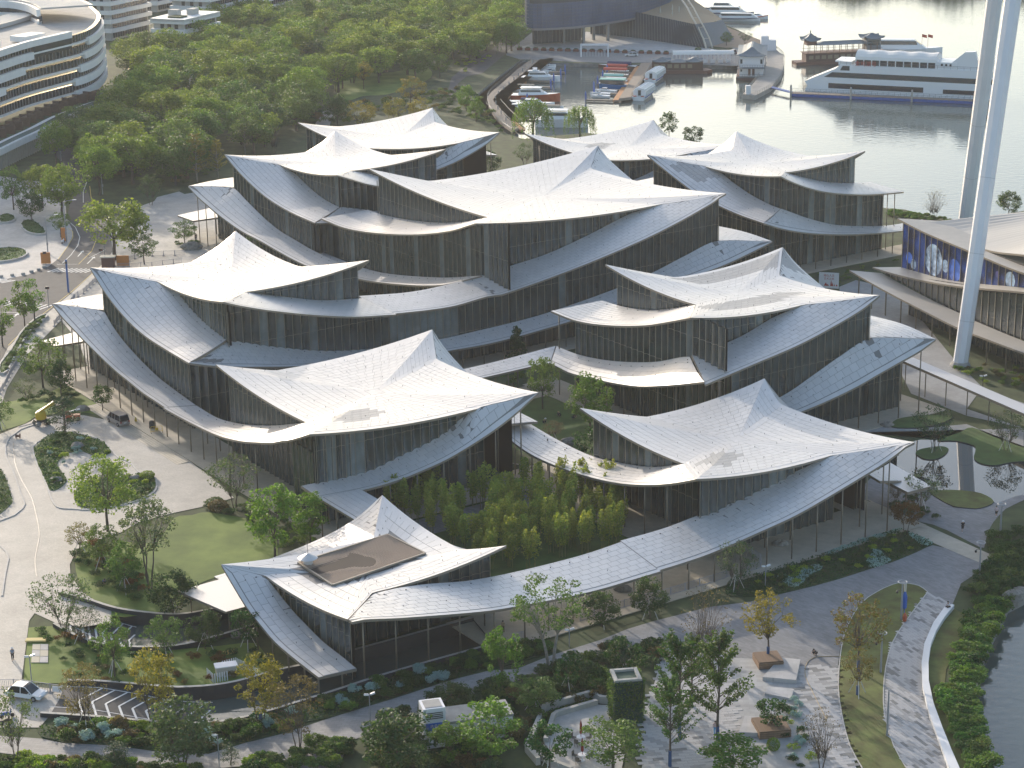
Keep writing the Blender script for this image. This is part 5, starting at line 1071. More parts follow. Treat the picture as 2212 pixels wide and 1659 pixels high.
NAMES=dict(willow='willow_tree',pine='pine_tree',camphor='camphor_tree',maple='maple_tree',larch='larch_tree',larchy='larch_tree',conifer='conifer_tree')
STK={'autumn','yellow','orange','airy','mid','gloss','dense'}
for t,x,y,h,w,l in TREES:
    plant(t,x,y,h,w,l,name=NAMES.get(t,'tree'),stakes=(t in STK and y<330 and h<9 and w<7.2))
# park wood: individual trees
def scatter(poly,n,dmin,rng,tries=60):
    xs=[p[0] for p in poly]; ys=[p[1] for p in poly]; P=[]
    for _ in range(n*tries):
        x=rng.uniform(min(xs),max(xs)); y=rng.uniform(min(ys),max(ys))
        if in_poly(x,y,poly) and all((x-a)**2+(y-c)**2>dmin*dmin for a,c in P): P.append((x,y))
        if len(P)>=n: break
    return P
rng0=random.Random(11)
WG='leafy trees of the lakeside park wood'
for poly,n,dm in ((WOOD1,175,7.2),(WOOD2,60,9.5),(WOOD3,30,8.5),(WOOD4,16,8)):
    for x,y in scatter(poly,n,dm,rng0):
        k=rng0.choice(['camphor']*5+['camphordark']*3+['mid2']*1+['dense2']*1); h=rng0.uniform(9.5,14)*(1.0 if k[0]=='c' else .85); 
        plant(k,x,y,h,h*rng0.uniform(.95,1.2),'broad leafy tree standing among many others in the lakeside park wood',WG)
# bamboo grove
for x,y in scatter(BAMBOO,95,1.5,rng0):
    plant('bamboo',x,y,rng0.uniform(5.2,7.2),rng0.uniform(1.9,2.5),'tall slender bamboo clump in the grove between the front pavilions','bamboo clumps of the inner grove',cat='bamboo',name='bamboo_clump')
# shrubs
SHR={}
def shrub_mesh(lm,seed,ball=False):
    key=(lm,seed,ball)
    if key not in SHR:
        rng=np.random.default_rng(seed+len(lm)*13); C=[]
        if ball: 
            d=rng.normal(size=(1500,3)); d/=np.linalg.norm(d,axis=1,keepdims=True); d[:,2]=d[:,2]*.85+.75; C=[d*np.array([1,1,1])*(1+.05*rng.normal(size=(1500,1)))]
            V=leaves(np.concatenate(C),rng,.16)
        else:
            for i in range(16):
                a=rng.random()*6.28; r=rng.random()**.5*.75; C.append(clump_leaves((r*math.cos(a),r*math.sin(a),.3+.45*(1-r)*rng.random()+.2),.36,75,rng,.8,.4))
            V=leaves(np.concatenate(C),rng,.15)
        SHR[key]=quads_mesh('shrub_'+lm,V,LF[lm])
    return SHR[key]
def shrub(lm,x,y,r,h,label,group=None,ball=False,z=0):
    o=link('shrub',shrub_mesh(lm,random.randint(0,2),ball)); o.location=(x,y,z); o.scale=(r,r,h*(.62 if ball else .95)); o.rotation_euler=(0,0,random.random()*6.28); return tag(o,label,'shrub',group)
def cover(name,poly,lm,dens,h,size,seed=1,up=.3):
    """low ground cover over a bed"""
    rng=np.random.default_rng(seed); xs=np.array([p[0] for p in poly]); ys=np.array([p[1] for p in poly]); area=abs(np.dot(xs,np.roll(ys,1))-np.dot(ys,np.roll(xs,1)))/2
    n=int(area*dens*((xs.max()-xs.min())*(ys.max()-ys.min())/max(area,1))); x=rng.uniform(xs.min(),xs.max(),n); y=rng.uniform(ys.min(),ys.max(),n)
    ins=np.zeros(n,bool); k=len(poly)
    for i in range(k):
        x1,y1=poly[i]; x2,y2=poly[(i+1)%k]
        if y1==y2: continue
        ins^=((y1>y)!=(y2>y))&(x<(x2-x1)*(y-y1)/(y2-y1)+x1)
    x,y=x[ins],y[ins]
    hh=h*(.45+.55*np.abs(np.sin(x*.9+np.cos(y*.7)*1.3)*np.cos(y*.8+seed)))
    C=np.stack([x,y,hh*rng.random(len(x))**.5+.05],1)
    o=link(name,quads_mesh(name,leaves(C,rng,size,up=up),LF[lm]),None,'stuff'); return o
PL=lambda k:smooth(LAY[k],2)
cover('ground_cover',PL('bedE'),'deep',22,.35,.26,1); cover('ground_cover',LAY['bedS'],'dark',16,.5,.28,2)
for i,k in enumerate(('silver1','silver2','silver3','silver4')): cover('silver_ground_cover',[(x,y) for x,y in PL(k)],'silver',70,.42,.2,3+i)
cover('lime_ground_cover',PL('lime1'),'lime',60,.4,.2,8)
for i,k in enumerate(('bedI1','bedI2','bedL','bedWE','isleW1','isleW2','isleW3')): cover('ground_cover',PL(k),'hedge' if i%2 else 'dark',24,.55,.26,10+i)
_bw=LAY['bank']

# ================================================================ buildings around
WHITE=mat('white_cladding',(.74,.73,.71),rough=.5,noise=.05,nscale=.6); WIN=mat('dark_window',(.035,.04,.045),rough=.15,spec=.7,noise=.3,nscale=.25); GREYW=mat('grey_wall',(.42,.41,.38),rough=.8,noise=.08,nscale=.4); ROOFG=mat('flat_roof',(.36,.35,.33),rough=.9,noise=.15,nscale=.25)
FRAME=mat('window_frame',(.22,.22,.22),rough=.5); WOODS=mat('brown_screen',(.11,.065,.045),rough=.8,noise=.2,nscale=2); SOLAR=mat('solar_panel',(.42,.41,.40),rough=.35); CREAM=mat('cream_fin',(.45,.42,.36),rough=.7)
def offset(pts,d):
    o=[]; k=len(pts)
    for i in range(k):
        a=np.array(pts[max(i-1,0)],float); c=np.array(pts[min(i+1,k-1)],float); t=(c-a)/max(np.linalg.norm(c-a),1e-6); o.append((pts[i][0]+t[1]*d,pts[i][1]-t[0]*d))
    return o
def smooth_open(pts,n=4):
    q=[pts[0]]+list(pts)+[pts[-1]]; o=[]
    for i in range(1,len(q)-2):
        p0,p1,p2,p3=[np.array(q[i+j],float) for j in (-1,0,1,2)]
        for j in range(n):
            t=j/n; o.append(tuple(.5*((2*p1)+(-p0+p2)*t+(2*p0-5*p1+4*p2-p3)*t*t+(-p0+3*p1-3*p2+p3)*t**3)))
    return o+[tuple(pts[-1])]
def band(name,pts,z0,z1,depth,m,parent,kind=None):
    """a solid strip following a plan curve; outer face on the curve, depth inward"""
    inn=offset(pts,-depth); b=MB()
    for i in range(len(pts)-1):
        a,c=pts[i],pts[i+1]; d,e=inn[i+1],inn[i]
        b.quad((*a,z0),(*c,z0),(*c,z1),(*a,z1)); b.quad((*a,z1),(*c,z1),(*d,z1),(*e,z1)); b.quad((*e,z0),(*d,z0),(*c,z0),(*a,z0)); b.quad((*e,z1),(*d,z1),(*d,z0),(*e,z0))
    for i in (0,len(pts)-1):
        a,e=pts[i],inn[i]; b.quad((*a,z0),(*a,z1),(*e,z1),(*e,z0))
    return b.build(name,m,parent,kind)
def at_len(pts,step):
    o=[]; acc=0
    for i in range(len(pts)-1):
        L=math.dist(pts[i],pts[i+1]); t=step-acc
        while t<=L: o.append((pts[i][0]+(pts[i+1][0]-pts[i][0])*t/L,pts[i][1]+(pts[i+1][1]-pts[i][1])*t/L,math.atan2(pts[i+1][1]-pts[i][1],pts[i+1][0]-pts[i][0]))); t+=step
        acc=(acc+L)%step
    return o
# ---- curved hotel
ht=thing('hotel','large curved white banded hotel block with ribbon windows and stepped roofs','hotel',(0,0,0))
HC=smooth_open([(-172,490),(-154,530),(-142.6,562),(-136,589),(-129.6,605),(-124.6,618),(-123.5,634.8),(-126.4,659.5),(-134,684)],4)
k3=int(len(HC)*.42); k4=int(len(HC)*.52); kk=int(len(HC)*.60)
for fl in range(5):
    z=6.2+fl*3.55
    g=band('window_band',offset(HC,-.9),z+1.5,z+3.6,1.2,WIN,ht); mu=MB()
    for x,y,a in at_len(offset(HC,-.86),1.7): mu.box((x,y,z+2.55),(.16,.2,2.1),a)
    mu.build('mullions',FRAME,g,'stuff')
    e1=k3-fl%5; e2=k4+fl-2
    e1=[k3-4,k3-3,k3-2,k3,k3+1][fl]; e2=[k4+1,k4+1,k4+2,k4+3,kk+2][fl]
    band('spandrel',HC[:e1],z-.35,z+1.75,1.4,WHITE,ht); band('spandrel',HC[e2:],z-.35,z+1.75,1.4,WHITE,ht)
    band('floor_edge',offset(HC[e1-1:e2+1],-.3),z+.9,z+1.4,1.1,WHITE,ht)
band('parapet',HC[:kk],23.6,25.4,1.6,WHITE,ht); band('upper_glazing',offset(HC[k3:kk],-.4),20.4,24.0,1.0,WIN,ht)
b=MB(); b.poly([(x,y,23.9) for x,y in offset(HC,-1.2)]+[(-190,690,23.9),(-215,500,23.9)]); b.build('roof',ROOFG,ht)
R1=smooth_open([(-215,548),(-190,566),(-172,590),(-160,612),(-152,630),(-146,655)],4)
band('roof_terrace',R1,24.2,25.4,9,SOLAR,ht); 
R2=smooth_open([(-230,600),(-200,632),(-175,655),(-160,664),(-150,655),(-143,640)],4); band('penthouse_window',offset(R2,-.6),24,26.4,1.0,WIN,ht); band('penthouse_band',R2,26.2,28.4,1.2,WHITE,ht); band('penthouse_base',R2,23.9,24.8,1.4,WHITE,ht); band('solar_roof',offset(R2,-1.4),28.3,28.8,16,SOLAR,ht)
sb=MB()
for x,y,a in at_len(offset(R2,-9),2.2): sb.box((x,y,28.86),(.14,15,.1),a)
for x,y,a in at_len(offset(R1,-4.5),1.8): sb.box((x,y,25.48),(.14,8.4,.1),a)
sb.build('solar_frame',WHITE,ht,'stuff')
for x,y,s in ((-138,604,9),(-146,590,6)): b=MB(); b.box((x,y,25.0),(s,s*.6,1.6),R(60)); b.build('roof_block',WHITE,ht)
PC=smooth_open([(-150,470),(-138,510),(-132.8,529.3),(-129.5,548),(-126.8,561.9),(-124.5,578.6),(-122.2,588.4),(-119,600),(-114,612)],4)
band('podium_wall',offset(PC,-1.4),0,4.2,1,mat('podium_dark',(.10,.09,.08),rough=.7),ht); band('podium_canopy',PC,3.9,5.6,4.5,WHITE,ht); fb=MB()
for x,y,a in at_len(offset(PC,-.9),1.5): fb.box((x,y,2.0),(.35,.7,4.0),a)
fb.build('podium_fin',CREAM,ht,'stuff'); b=MB(); b.poly([(x,y,5.3) for x,y in offset(PC,-4)]+[(x,y,5.3) for x,y in offset(HC,-2)[::-1]]); b.build('podium_deck',mat('deck_green',(.06,.085,.03),rough=.9,noise=.4,nscale=.6),ht)
band('glass_rail',offset(PC,-1.0),5.6,6.6,.08,mat('rail_glass',(.16,.20,.18),rough=.2),ht)
for i,(x,y,a) in enumerate(at_len(offset(PC[4:],-8),5.5)):
    b=MB(); b.box((x,y,6.5),(4.6,.25,2.4),a); b.box((x-2.2*math.cos(a),y-2.2*math.sin(a),6.5),(.25,5,2.4),a); b.build('terrace_screen',WOODS,ht)
b=MB(); b.tube([(-98,640,4.5),(-99,655,6.2),(-104,668,7),(-112,676,7),(-121,678,6.4)],.55,8); o=b.build('canopy_rim',WHITE,ht)
# ---- apartment blocks
def apartment(x,y,w,d,floors,label,rz=0.0):
    t=thing('apartment_block',label,'apartment block',(x,y,0),rz,'white banded apartment blocks')
    fh=3.3
    b=MB(); b.box((-w/2,d/2,floors*fh/2+.4),(w-.8,d-.8,floors*fh+.8)); b.build('wall',GREYW,t)
    for f in range(floors+1):
        z=f*fh+.3; b=MB()
        b.prism([(.6,-.6),(.9,d*.35),(.5,d*.36),(.8,d+.6),(-w-.6,d+.6),(-w-.6,d*.4),(-w-.2,-.6),(-w*.45,-.9)],z+2.6 if f<floors else z+.1,z+4.1 if f<floors else z+1.0); b.build('balcony_band',WHITE,t)
        if f<floors:
            b=MB(); b.box((-.30,d*.5,z+1.6),(.3,d*.86,2.1)); wb=b.build('window_band',WIN,t); m2=MB()
            for i in range(int(d/1.6)): m2.box((-.12,d*.1+i*1.6,z+1.6),(.1,.14,2.1))
            m2.build('mullions',FRAME,wb,'stuff')
            for i in range(3):
                b=MB(); b.box((-w*.25-i*w*.22,.32,z+1.5),(1.3,.3,1.8)); b.build('window',WIN,t)
    z=floors*fh+1.2
    for q in ((-w*.7,d*.4,3.5,3),(-w*.35,d*.6,2.5,4)):
        b=MB(); b.box((q[0],q[1],z+1.0),(q[2],q[3],2.2)); b.build('roof_block',GREYW,t)
    b=MB(); b.box((-w*.4,d*.2,z+.3),(w*.4,d*.2,.6)); b.build('roof_planting',mat('deck_green',(.06,.085,.03)),t)
apartment(-110.6,719.4,13,22,4,'nearest free-standing white banded apartment block among the trees with roof garden',R(-24))
apartment(-146,774,14,26,5,'white banded apartment block right behind the curved hotel roof',R(-24))
apartment(-142,855,15,26,5,'white banded apartment block cut by the top edge, left one at the back',R(-24))
apartment(-110,781,17,28,5,'widest white banded apartment block, cut by the top edge behind the nearest one',R(-24))
apartment(-97,830,16,26,5,'rightmost white banded apartment block at the top edge beside the wood',R(-24))
# ---- blue glass building by the marina
def m_bluegrid(name,c): return mat(name,c,rough=.3,spec=.6,noise=.22,nscale=.12)
BLUEG=m_bluegrid('blue_glass',(.050,.082,.150)); BLUED=m_bluegrid('slate_glass',(.035,.05,.065)); GMET=mat('grey_metal',(.20,.205,.21),rough=.5,metal=.3)
bg_=thing('glass_hall','blue gridded glass hall overhanging the marina plaza with a sloping dark wing','public building',(0,0,0))
UP=smooth_open([(7.2,760),(7.7,738.5),(18.2,738.1),(28.2,743),(40.6,754.6),(49.3,765),(61.1,787.4),(70,812)],4)
band('upper_soffit',offset(UP,.1),6.4,7.1,14,GMET,bg_)
band('upper_core',offset(UP,-.25),7.1,19.5,13,BLUED,bg_)
pn=MB(); first=None
cells=at_len(UP,1.55); cnt=0
for x,y,a in cells:
    for k in range(10):
        z=7.15+k*1.24
        if k==7 and 8<x<34: continue
        q=MB(); ca,sa=math.cos(a),math.sin(a)
        for s in (-.74,.74): pass
        q.box((x,y,z+.6),(1.46,.12,1.14),a)
        if cnt<300: q.build('glass_pane',BLUEG,bg_); cnt+=1
        else:
            n=len(pn.v); pn.v+=q.v; pn.f+=[tuple(n+i for i in f) for f in q.f]; pn.mi+=q.mi
if pn.v: pn.build('glass_panes',BLUEG,bg_,'stuff')
LW=[(9.7,747.7),(18.5,751.9),(27.1,756.3)]
band('lower_glazing',LW,0,6.4,1,BLUED,bg_); mu=MB()
for x,y,a in at_len(LW,1.5): mu.box((x,y,3.2),(.12,.2,6.4),a)
mu.build('mullions',GMET,bg_,'stuff')
for x,y in ((20.5,749),(27.5,746.5),(31.5,756),(36.5,753)): b=MB(); b.box((x,y,3.2),(.9,.9,6.4),.4); b.build('pillar',GMET,bg_)
WG_=[(31,771),(35.8,769.7),(46,760.6),(57.9,745.1),(69.7,730.8)]
wb=MB(); top=[(31,775,10.2),(35.8,773.5,10.0),(46,763.4,9.2),(57.9,747.5,8.4),(66.3,736.2,7.8)]
bot=[(31,771,0),(35.8,769.7,0),(46,760.6,0),(57.9,745.1,0),(69.7,730.8,0)]
for i in range(4): wb.quad(bot[i],bot[i+1],top[i+1],top[i])
wb.quad(bot[4],(82,752,0),(78,754,6.5),top[4]); wing=wb.build('dark_wing',BLUED,bg_)
mu=MB()
for i in range(4):
    n=int(math.dist(bot[i],bot[i+1])/1.5)
    for j in range(n): t=j/n; mu.bar([bot[i][k]+(bot[i+1][k]-bot[i][k])*t for k in range(3)],[top[i][k]+(top[i+1][k]-top[i][k])*t for k in range(3)],.14)
mu.build('mullions',GMET,bg_,'stuff')
b=MB(); b.poly([(q[0],q[1],q[2]-1.0) for q in top]+[(78,756,6.8),(70,790,10),(55,800,10)]); b.build('roof_terrace',mat('terrace_timber',(.33,.25,.16),rough=.8),bg_)
b=MB(); arc=[(69.9,730.6,0),(69,733,3.2),(67.4,737,6.6),(66,743,9.2),(65,752,11.5),(63.5,765,13.6),(62,778,14.8),(60,790,15.6)]; b.tube(arc,.35,6); b.tube([(q[0]+2.2,q[1]+.8,q[2]) for q in arc],.3,6)
for q in arc[1:]: b.bar(q,(q[0]+2.2,q[1]+.8,q[2]),.12)
b.build('sloping_rib',mat('pale_rib',(.5,.45,.36),rough=.5),bg_)
for i,(x,y) in enumerate(((60,757),(63,764),(56,762),(61,770))): b=MB(); b.lathe((x,y,8.0),[(.05,0),(.05,.6),(.32,.8),(.1,2.6),(.02,2.7)],8); tag(b.build('parasol',CREAM),'closed pale parasol standing on the glass hall roof terrace','parasol','closed parasols on the roof terrace')
# ---- museum with the space mural at the right
SM=thing('science_museum','museum with tiled swept roof and blue planet mural at the right edge','museum building',(0,0,0))
D1=np.array((99.2-102.0,6.2-18.1)); D1/=np.linalg.norm(D1); N1=np.array((D1[1],-D1[0]))   # along the facade towards the viewer, and outward
if N1[0]>0: N1=-N1
def K(s,o,z): # s metres along the facade from the far end, o outward
    p=np.array((102.0,18.1))+D1*s+N1*o; return W(p[0],p[1],z)
GREYT=m_tile('grey_roof_tile',(.40,.385,.36),.06,.55,.15); STRIPE=mat('grey_roof_sheet',(.36,.34,.31),rough=.6,noise=.06,nscale=.5)
def ksheet(name,A,Bq,n,m,th=.35,parent=SM):
    """swept roof between outer profile A and inner profile B: lists of (s,o,z)"""
    ia=[interp([q[0] for q in A],[q[k] for q in A]) for k in (1,2)]; ib=[interp([q[0] for q in Bq],[q[k] for q in Bq]) for k in (1,2)]
    a0,a1=A[0][0],A[-1][0]; b0,b1=Bq[0][0],Bq[-1][0]; b=MB(); G=[]
    for i in range(n+1):
        t=i/n; s=a0+(a1-a0)*t; s2=b0+(b1-b0)*t; G.append(((s,ia[0](s),ia[1](s)),(s2,ib[0](s2),ib[1](s2))))
    for i in range(n):
        p,q=G[i]; r,w_=G[i+1]
        T=[K(*p),K(*r),K(*w_),K(*q)]
        b.quad(*T,mi=0); L=[(x[0],x[1],x[2]-th) for x in T]; b.quad(*L[::-1],mi=2); b.quad(T[0],L[0],L[1],T[1],mi=1); b.quad(T[3],T[2],L[2],L[3],mi=1)
    for g_ in (G[0],G[-1]): p,q=K(*g_[0]),K(*g_[1]); b.quad(p,q,(q[0],q[1],q[2]-th),(p[0],p[1],p[2]-th),1)
    return b.build(name,[m,FASCIA,SOFFIT],parent),G
K1O=[(-23.3, 0.6, 5.89), (-9.3, 0.6, 5.08), (3.6, 0.6, 4.65), (15.3, 0.6, 4.38), (25.4, 0.6, 4.75), (35.9, 0.6, 5.23), (55, 0.6, 6.03)]
K1I=[(-19.6, -4.5, 5.66), (-12.3, -4.5, 5.17), (-2.3, -4.5, 4.74), (7.2, -4.5, 4.59), (12.7, -4.5, 4.42), (21.5, -4.5, 4.53), (28.4, -4.5, 4.71), (55, -4.5, 5.71)]
K2O=[(-21.7, -3.6, 6.43), (-12.5, -3.6, 7.14), (-2.6, -3.6, 8.25), (6.8, -3.6, 9.61), (15.7, -3.6, 11.24), (28.9, -3.6, 13.75), (50, -3.6, 17.25)]
K2I=[(-17.5, -8, 7.0), (-8, -8, 7.6), (1.4, -8, 8.7), (12, -8, 10.6), (24, -8, 12.9), (50, -8, 17)]
K3O=[(-15.6, -5, 17.3), (-5.6, -5, 16.7), (9, -5, 16.5), (26, -5, 16.4), (50, -5, 18)]
K3I=[(-12, -12, 16.9), (9, -12, 16.3), (26, -12, 16.4), (50, -12, 18)]
K4O=[(-12, -8, 16.9), (-5.5, -8, 15.9), (3.9, -8, 16.3), (12.9, -8, 16.9), (21.9, -8, 18.3), (50, -8, 22)]
K4I=[(-6, -30, 18.5), (6, -30, 19.5), (20, -30, 22.5), (32, -30, 26), (50, -30, 30)]
KM=(-17.5, 50, -7.6)
K3B=[(-17.5, 6.9), (1.4, 8.6), (12, 10.4), (24, 12.8), (50, 17)]
K3T=[(-17.5, 15.9), (-8, 15.3), (5.6, 15.1), (24, 15.0), (50, 17.2)]
KG=(-19, 50, -4.9)
K2B=[(-19.6, 5.5), (-2.3, 4.6), (12.7, 4.3), (28, 4.6), (50, 5.4)]
K2T=[(-20.4, 5.6), (-2.6, 7.6), (6.8, 8.9), (15.7, 10.5), (28.9, 13.0), (50, 16.5)]
KL=(-9, 50, -4.4)
K1B=[(-9, 0), (50, 0)]
K1T=[(-9, 4.5), (20, 4.1), (50, 4.6)]
KPL=[(-6.3, 11.0, 3.0, 'e', 'earth_disc'), (1.0, 10.69, 2.1, 'p', 'planet_disc'), (-14.9, 9.47, 1.1, 'p', 'crescent_disc'), (-13.3, 8.6, 1.0, 'e', 'small_planet_disc'), (14.8, 13.13, 0.6, 'm', 'moon_disc'), (18.8, 13.04, 1.5, 'e', 'far_earth_disc'), (-2.2, 10.75, 1.2, 'e', 'cloud_disc')]
KCOL=[-20.5, -15.5, -10.3, -4.8, 0.6, 6.2, 12.2, 18.0, 24.0, 30.0, 36.0]

ksheet('lower_roof',K1O,K1I,36,GREYT); ksheet('middle_roof',K2O,K2I,36,GREYT); ksheet('upper_eave',K3O,K3I,36,STRIPE)
r3,G3=ksheet('top_roof',K4O,K4I,36,GREYT)
def kwall(name,s0,s1,o,zb,zt,step,m,parent=SM,mul=True,every=1):
    n=max(1,int(round((s1-s0)/step))); f=interp([q[0] for q in zb],[q[1] for q in zb]); h=interp([q[0] for q in zt],[q[1] for q in zt]); mu=MB()
    for i in range(n):
        a,c=s0+(s1-s0)*i/n+.05,s0+(s1-s0)*(i+1)/n-.05; b=MB(); b.quad(K(a,o,f(a)),K(c,o,f(c)),K(c,o,max(h(c),f(c)+.05)),K(a,o,max(h(a),f(a)+.05))); b.build(name,m,parent)
        mu.bar(K(a-.05,o+.08,f(a)),K(a-.05,o+.08,h(a)),.14,.2)
    if mul: mu.build('mullions',MULL,parent,'stuff')
    b=MB(); b.quad(K(s0,o-.3,f(s0)),K(s1,o-.3,f(s1)),K(s1,o-.3,h(s1)),K(s0,o-.3,h(s0))); b.build('back_wall',DARKWALL,parent)
# printed mural: deep blue space with planets
MUR=bpy.data.materials.new('space_mural'); MUR.use_nodes=True; n_=MUR.node_tree; L_=n_.links; b_=n_.nodes['Principled BSDF']; b_.inputs['Roughness'].default_value=.35
gp=n_.nodes.new('ShaderNodeNewGeometry'); nz=n_.nodes.new('ShaderNodeTexNoise'); nz.inputs['Scale'].default_value=.3; nz.inputs['Detail'].default_value=5; L_.new(gp.outputs['Position'],nz.inputs['Vector']); cr=n_.nodes.new('ShaderNodeValToRGB'); e=cr.color_ramp.elements; e[0].position=.40; e[0].color=(.006,.012,.05,1); e[1].position=.68; e[1].color=(.03,.10,.42,1); L_.new(nz.outputs[0],cr.inputs[0])
last=cr.outputs[0]
st=n_.nodes.new('ShaderNodeTexNoise'); st.inputs['Scale'].default_value=9; L_.new(gp.outputs['Position'],st.inputs['Vector']); sg=n_.nodes.new('ShaderNodeMath'); sg.operation='GREATER_THAN'; sg.inputs[1].default_value=.70; L_.new(st.outputs[0],sg.inputs[0]); mx=n_.nodes.new('ShaderNodeMix'); mx.data_type='RGBA'; mx.inputs[7].default_value=(.4,.5,.7,1); L_.new(sg.outputs[0],mx.inputs[0]); L_.new(last,mx.inputs[6]); last=mx.outputs[2]
L_.new(last,b_.inputs['Base Color'])
kwall('mural_panel',KM[0],KM[1],KM[2],K3B,K3T,2.05,MUR); kwall('glass_panel',KG[0],KG[1],KG[2],K2B,K2T,2.1,GLASS); kwall('ground_glass',KL[0],KL[1],KL[2],K1B,K1T,2.1,GLASS)
EARTH=mat('mural_earth',(.05,.16,.45),rough=.4,noise=.7,nscale=.5,c2=(.5,.62,.75)); PLANET=mat('mural_planet',(.03,.09,.42),rough=.4,noise=.35,nscale=.25,c2=(.10,.25,.8)); MOON=mat('mural_moon',(.10,.10,.30),rough=.4,noise=.4,nscale=.5)
for s,z,r,m_,nm in KPL:
    b=MB(); pts=[]
    for i in range(28):
        a=2*math.pi*i/28; pts.append(K(s+r*math.cos(a),KM[2]+.06,z+r*math.sin(a)))
    b.poly(pts); b.build(nm,dict(e=EARTH,p=PLANET,m=MOON)[m_],SM)
for s in KCOL:
    x,y,_=K(s,-.0,0); zt=interp([q[0] for q in K1O],[q[2] for q in K1O])(s)-.3; b=MB(); b.tube([(x,y,0),(x,y,zt)],.13,8); b.build('column',COLUMN,SM)
# ---- wheel legs
WHT=mat('white_paint',(.66,.67,.70),rough=.35,noise=.03,nscale=.3)
def leg(p0,p1,r0,r1,label):
    t=thing('wheel_leg',label,'support leg',tuple(p0),0,None); a=Vector((0,0,0)); d=Vector((p1[0]-p0[0],p1[1]-p0[1],p1[2]))
    b=MB(); b.tube([tuple(a+d*f) for f in np.linspace(0,1,9)],[r0+(r1-r0)*f for f in np.linspace(0,1,9)],9); b.build('shaft',WHT,t)
    b=MB(); b.lathe((0,0,0),[(r0*1.35,0),(r0*1.35,.3),(r0*1.08,.9)],12); b.build('base',CONC,t); b=MB()
    for f in (.12,.3,.5): q=a+d*f; b.tube([tuple(q-d.normalized()*.06),tuple(q+d.normalized()*.06)],(r0+(r1-r0)*f)*1.015,9)
    b.build('joint_ring',mat('joint_grey',(.5,.51,.53),rough=.5),t)
leg((78.3,347.7,0),(87.5, 361.7, 63.9),1.33,1.5,'nearer white tapered leg of the big wheel, rising past the mural museum')
leg((95.8,430.1,0),(97.0, 416.1, 57.5),1.45,1.6,'farther grey-white leg of the big wheel standing behind the nearer one')


# ================================================================ marina, docks and boats
WZ=-1.3
DECK=mat('dock_timber',(.25,.205,.165),rough=.85,noise=.15,nscale=1.2); ODECK=mat('orange_timber',(.42,.20,.085),rough=.8,noise=.12,nscale=1); GEL=mat('white_gelcoat',(.74,.75,.76),rough=.3); BLUEP=mat('blue_post',(.03,.10,.38),rough=.5); NAVY=mat('navy_canvas',(.025,.03,.10),rough=.8); REDC=mat('red_canvas',(.42,.055,.035),rough=.7); ORH=mat('orange_hull',(.40,.085,.035),rough=.35)
TEAL=mat('mint_canvas',(.25,.48,.42),rough=.7); TAN=mat('tan_canvas',(.36,.30,.23),rough=.8); BROWNB=mat('brown_timber',(.13,.06,.045),rough=.6); SLATE=mat('slate_tile',(.13,.165,.19),rough=.6,noise=.12,nscale=2); GLS=mat('boat_glass',(.03,.035,.04),rough=.12,spec=.7); BLK=mat('black_rubber',(.02,.02,.02),rough=.8); SIGNW=mat('sign_white',(.68,.68,.70),rough=.6); BLUEH=mat('blue_steel',(.03,.09,.33),rough=.5); CANVAS=mat('white_canvas',(.72,.71,.68),rough=.7)
def deckstrip(name,outer,inner,z,th,m,label,cat):
    b=MB()
    for i in range(len(outer)-1):
        a,c,d,e=outer[i],outer[i+1],inner[i+1],inner[i]
        b.quad((*a,z),(*c,z),(*d,z),(*e,z)); b.quad((*e,z-th),(*d,z-th),(*c,z-th),(*a,z-th))
        b.quad((*a,z-th),(*c,z-th),(*c,z),(*a,z)); b.quad((*e,z),(*d,z),(*d,z-th),(*e,z-th))
    for i in (0,len(outer)-1): a,e=outer[i],inner[i]; b.quad((*a,z-th),(*a,z),(*e,z),(*e,z-th))
    return tag(b.build(name,m),label,cat)
BO=smooth_open([(8.5,712),(4.5,696.4),(-0.2,670.7),(-4.4,649.3),(-6.0,636.5),(-5.7,621.5),(-4.0,604.7),(-1.6,591.0),(1.2,580.0)],3); BI=smooth_open([(13,712),(9.2,702.0),(4.8,673.0),(0.6,648.8),(-2.2,636.1),(-2.4,624),(-1.2,608),(0.6,596),(3.0,584)],3)
bw=deckstrip('boardwalk_pier',BO,BI,0.0,.7,DECK,'curved grey boardwalk sweeping around the boat basin','boardwalk')
OI=offset(BI,-.0); deckstrip('floating_dock',[(x+.25,y) for x,y in BI[3:]],[(x+1.9,y) for x,y in BI[3:]],-.55,.5,ODECK,'orange floating walkway along the inside of the curved boardwalk','dock')
rl=MB(); 
for i,(x,y,a) in enumerate(at_len(BO,2.0)): rl.box((x,y,.55),(.07,.07,1.1))
rl.tube([(x,y,1.1) for x,y in BO],.05,5); rl.tube([(x,y,.6) for x,y in BO],.03,4); rl.build('railing',GMET,bw)
for i,(x,y,a) in enumerate(at_len([( (p[0]+q[0])/2+.6,(p[1]+q[1])/2) for p,q in zip(BO,BI)],9)): b=MB(); b.box((x,y,.55),(.35,.35,1.1)); b.build('bollard_light',CONC,bw)
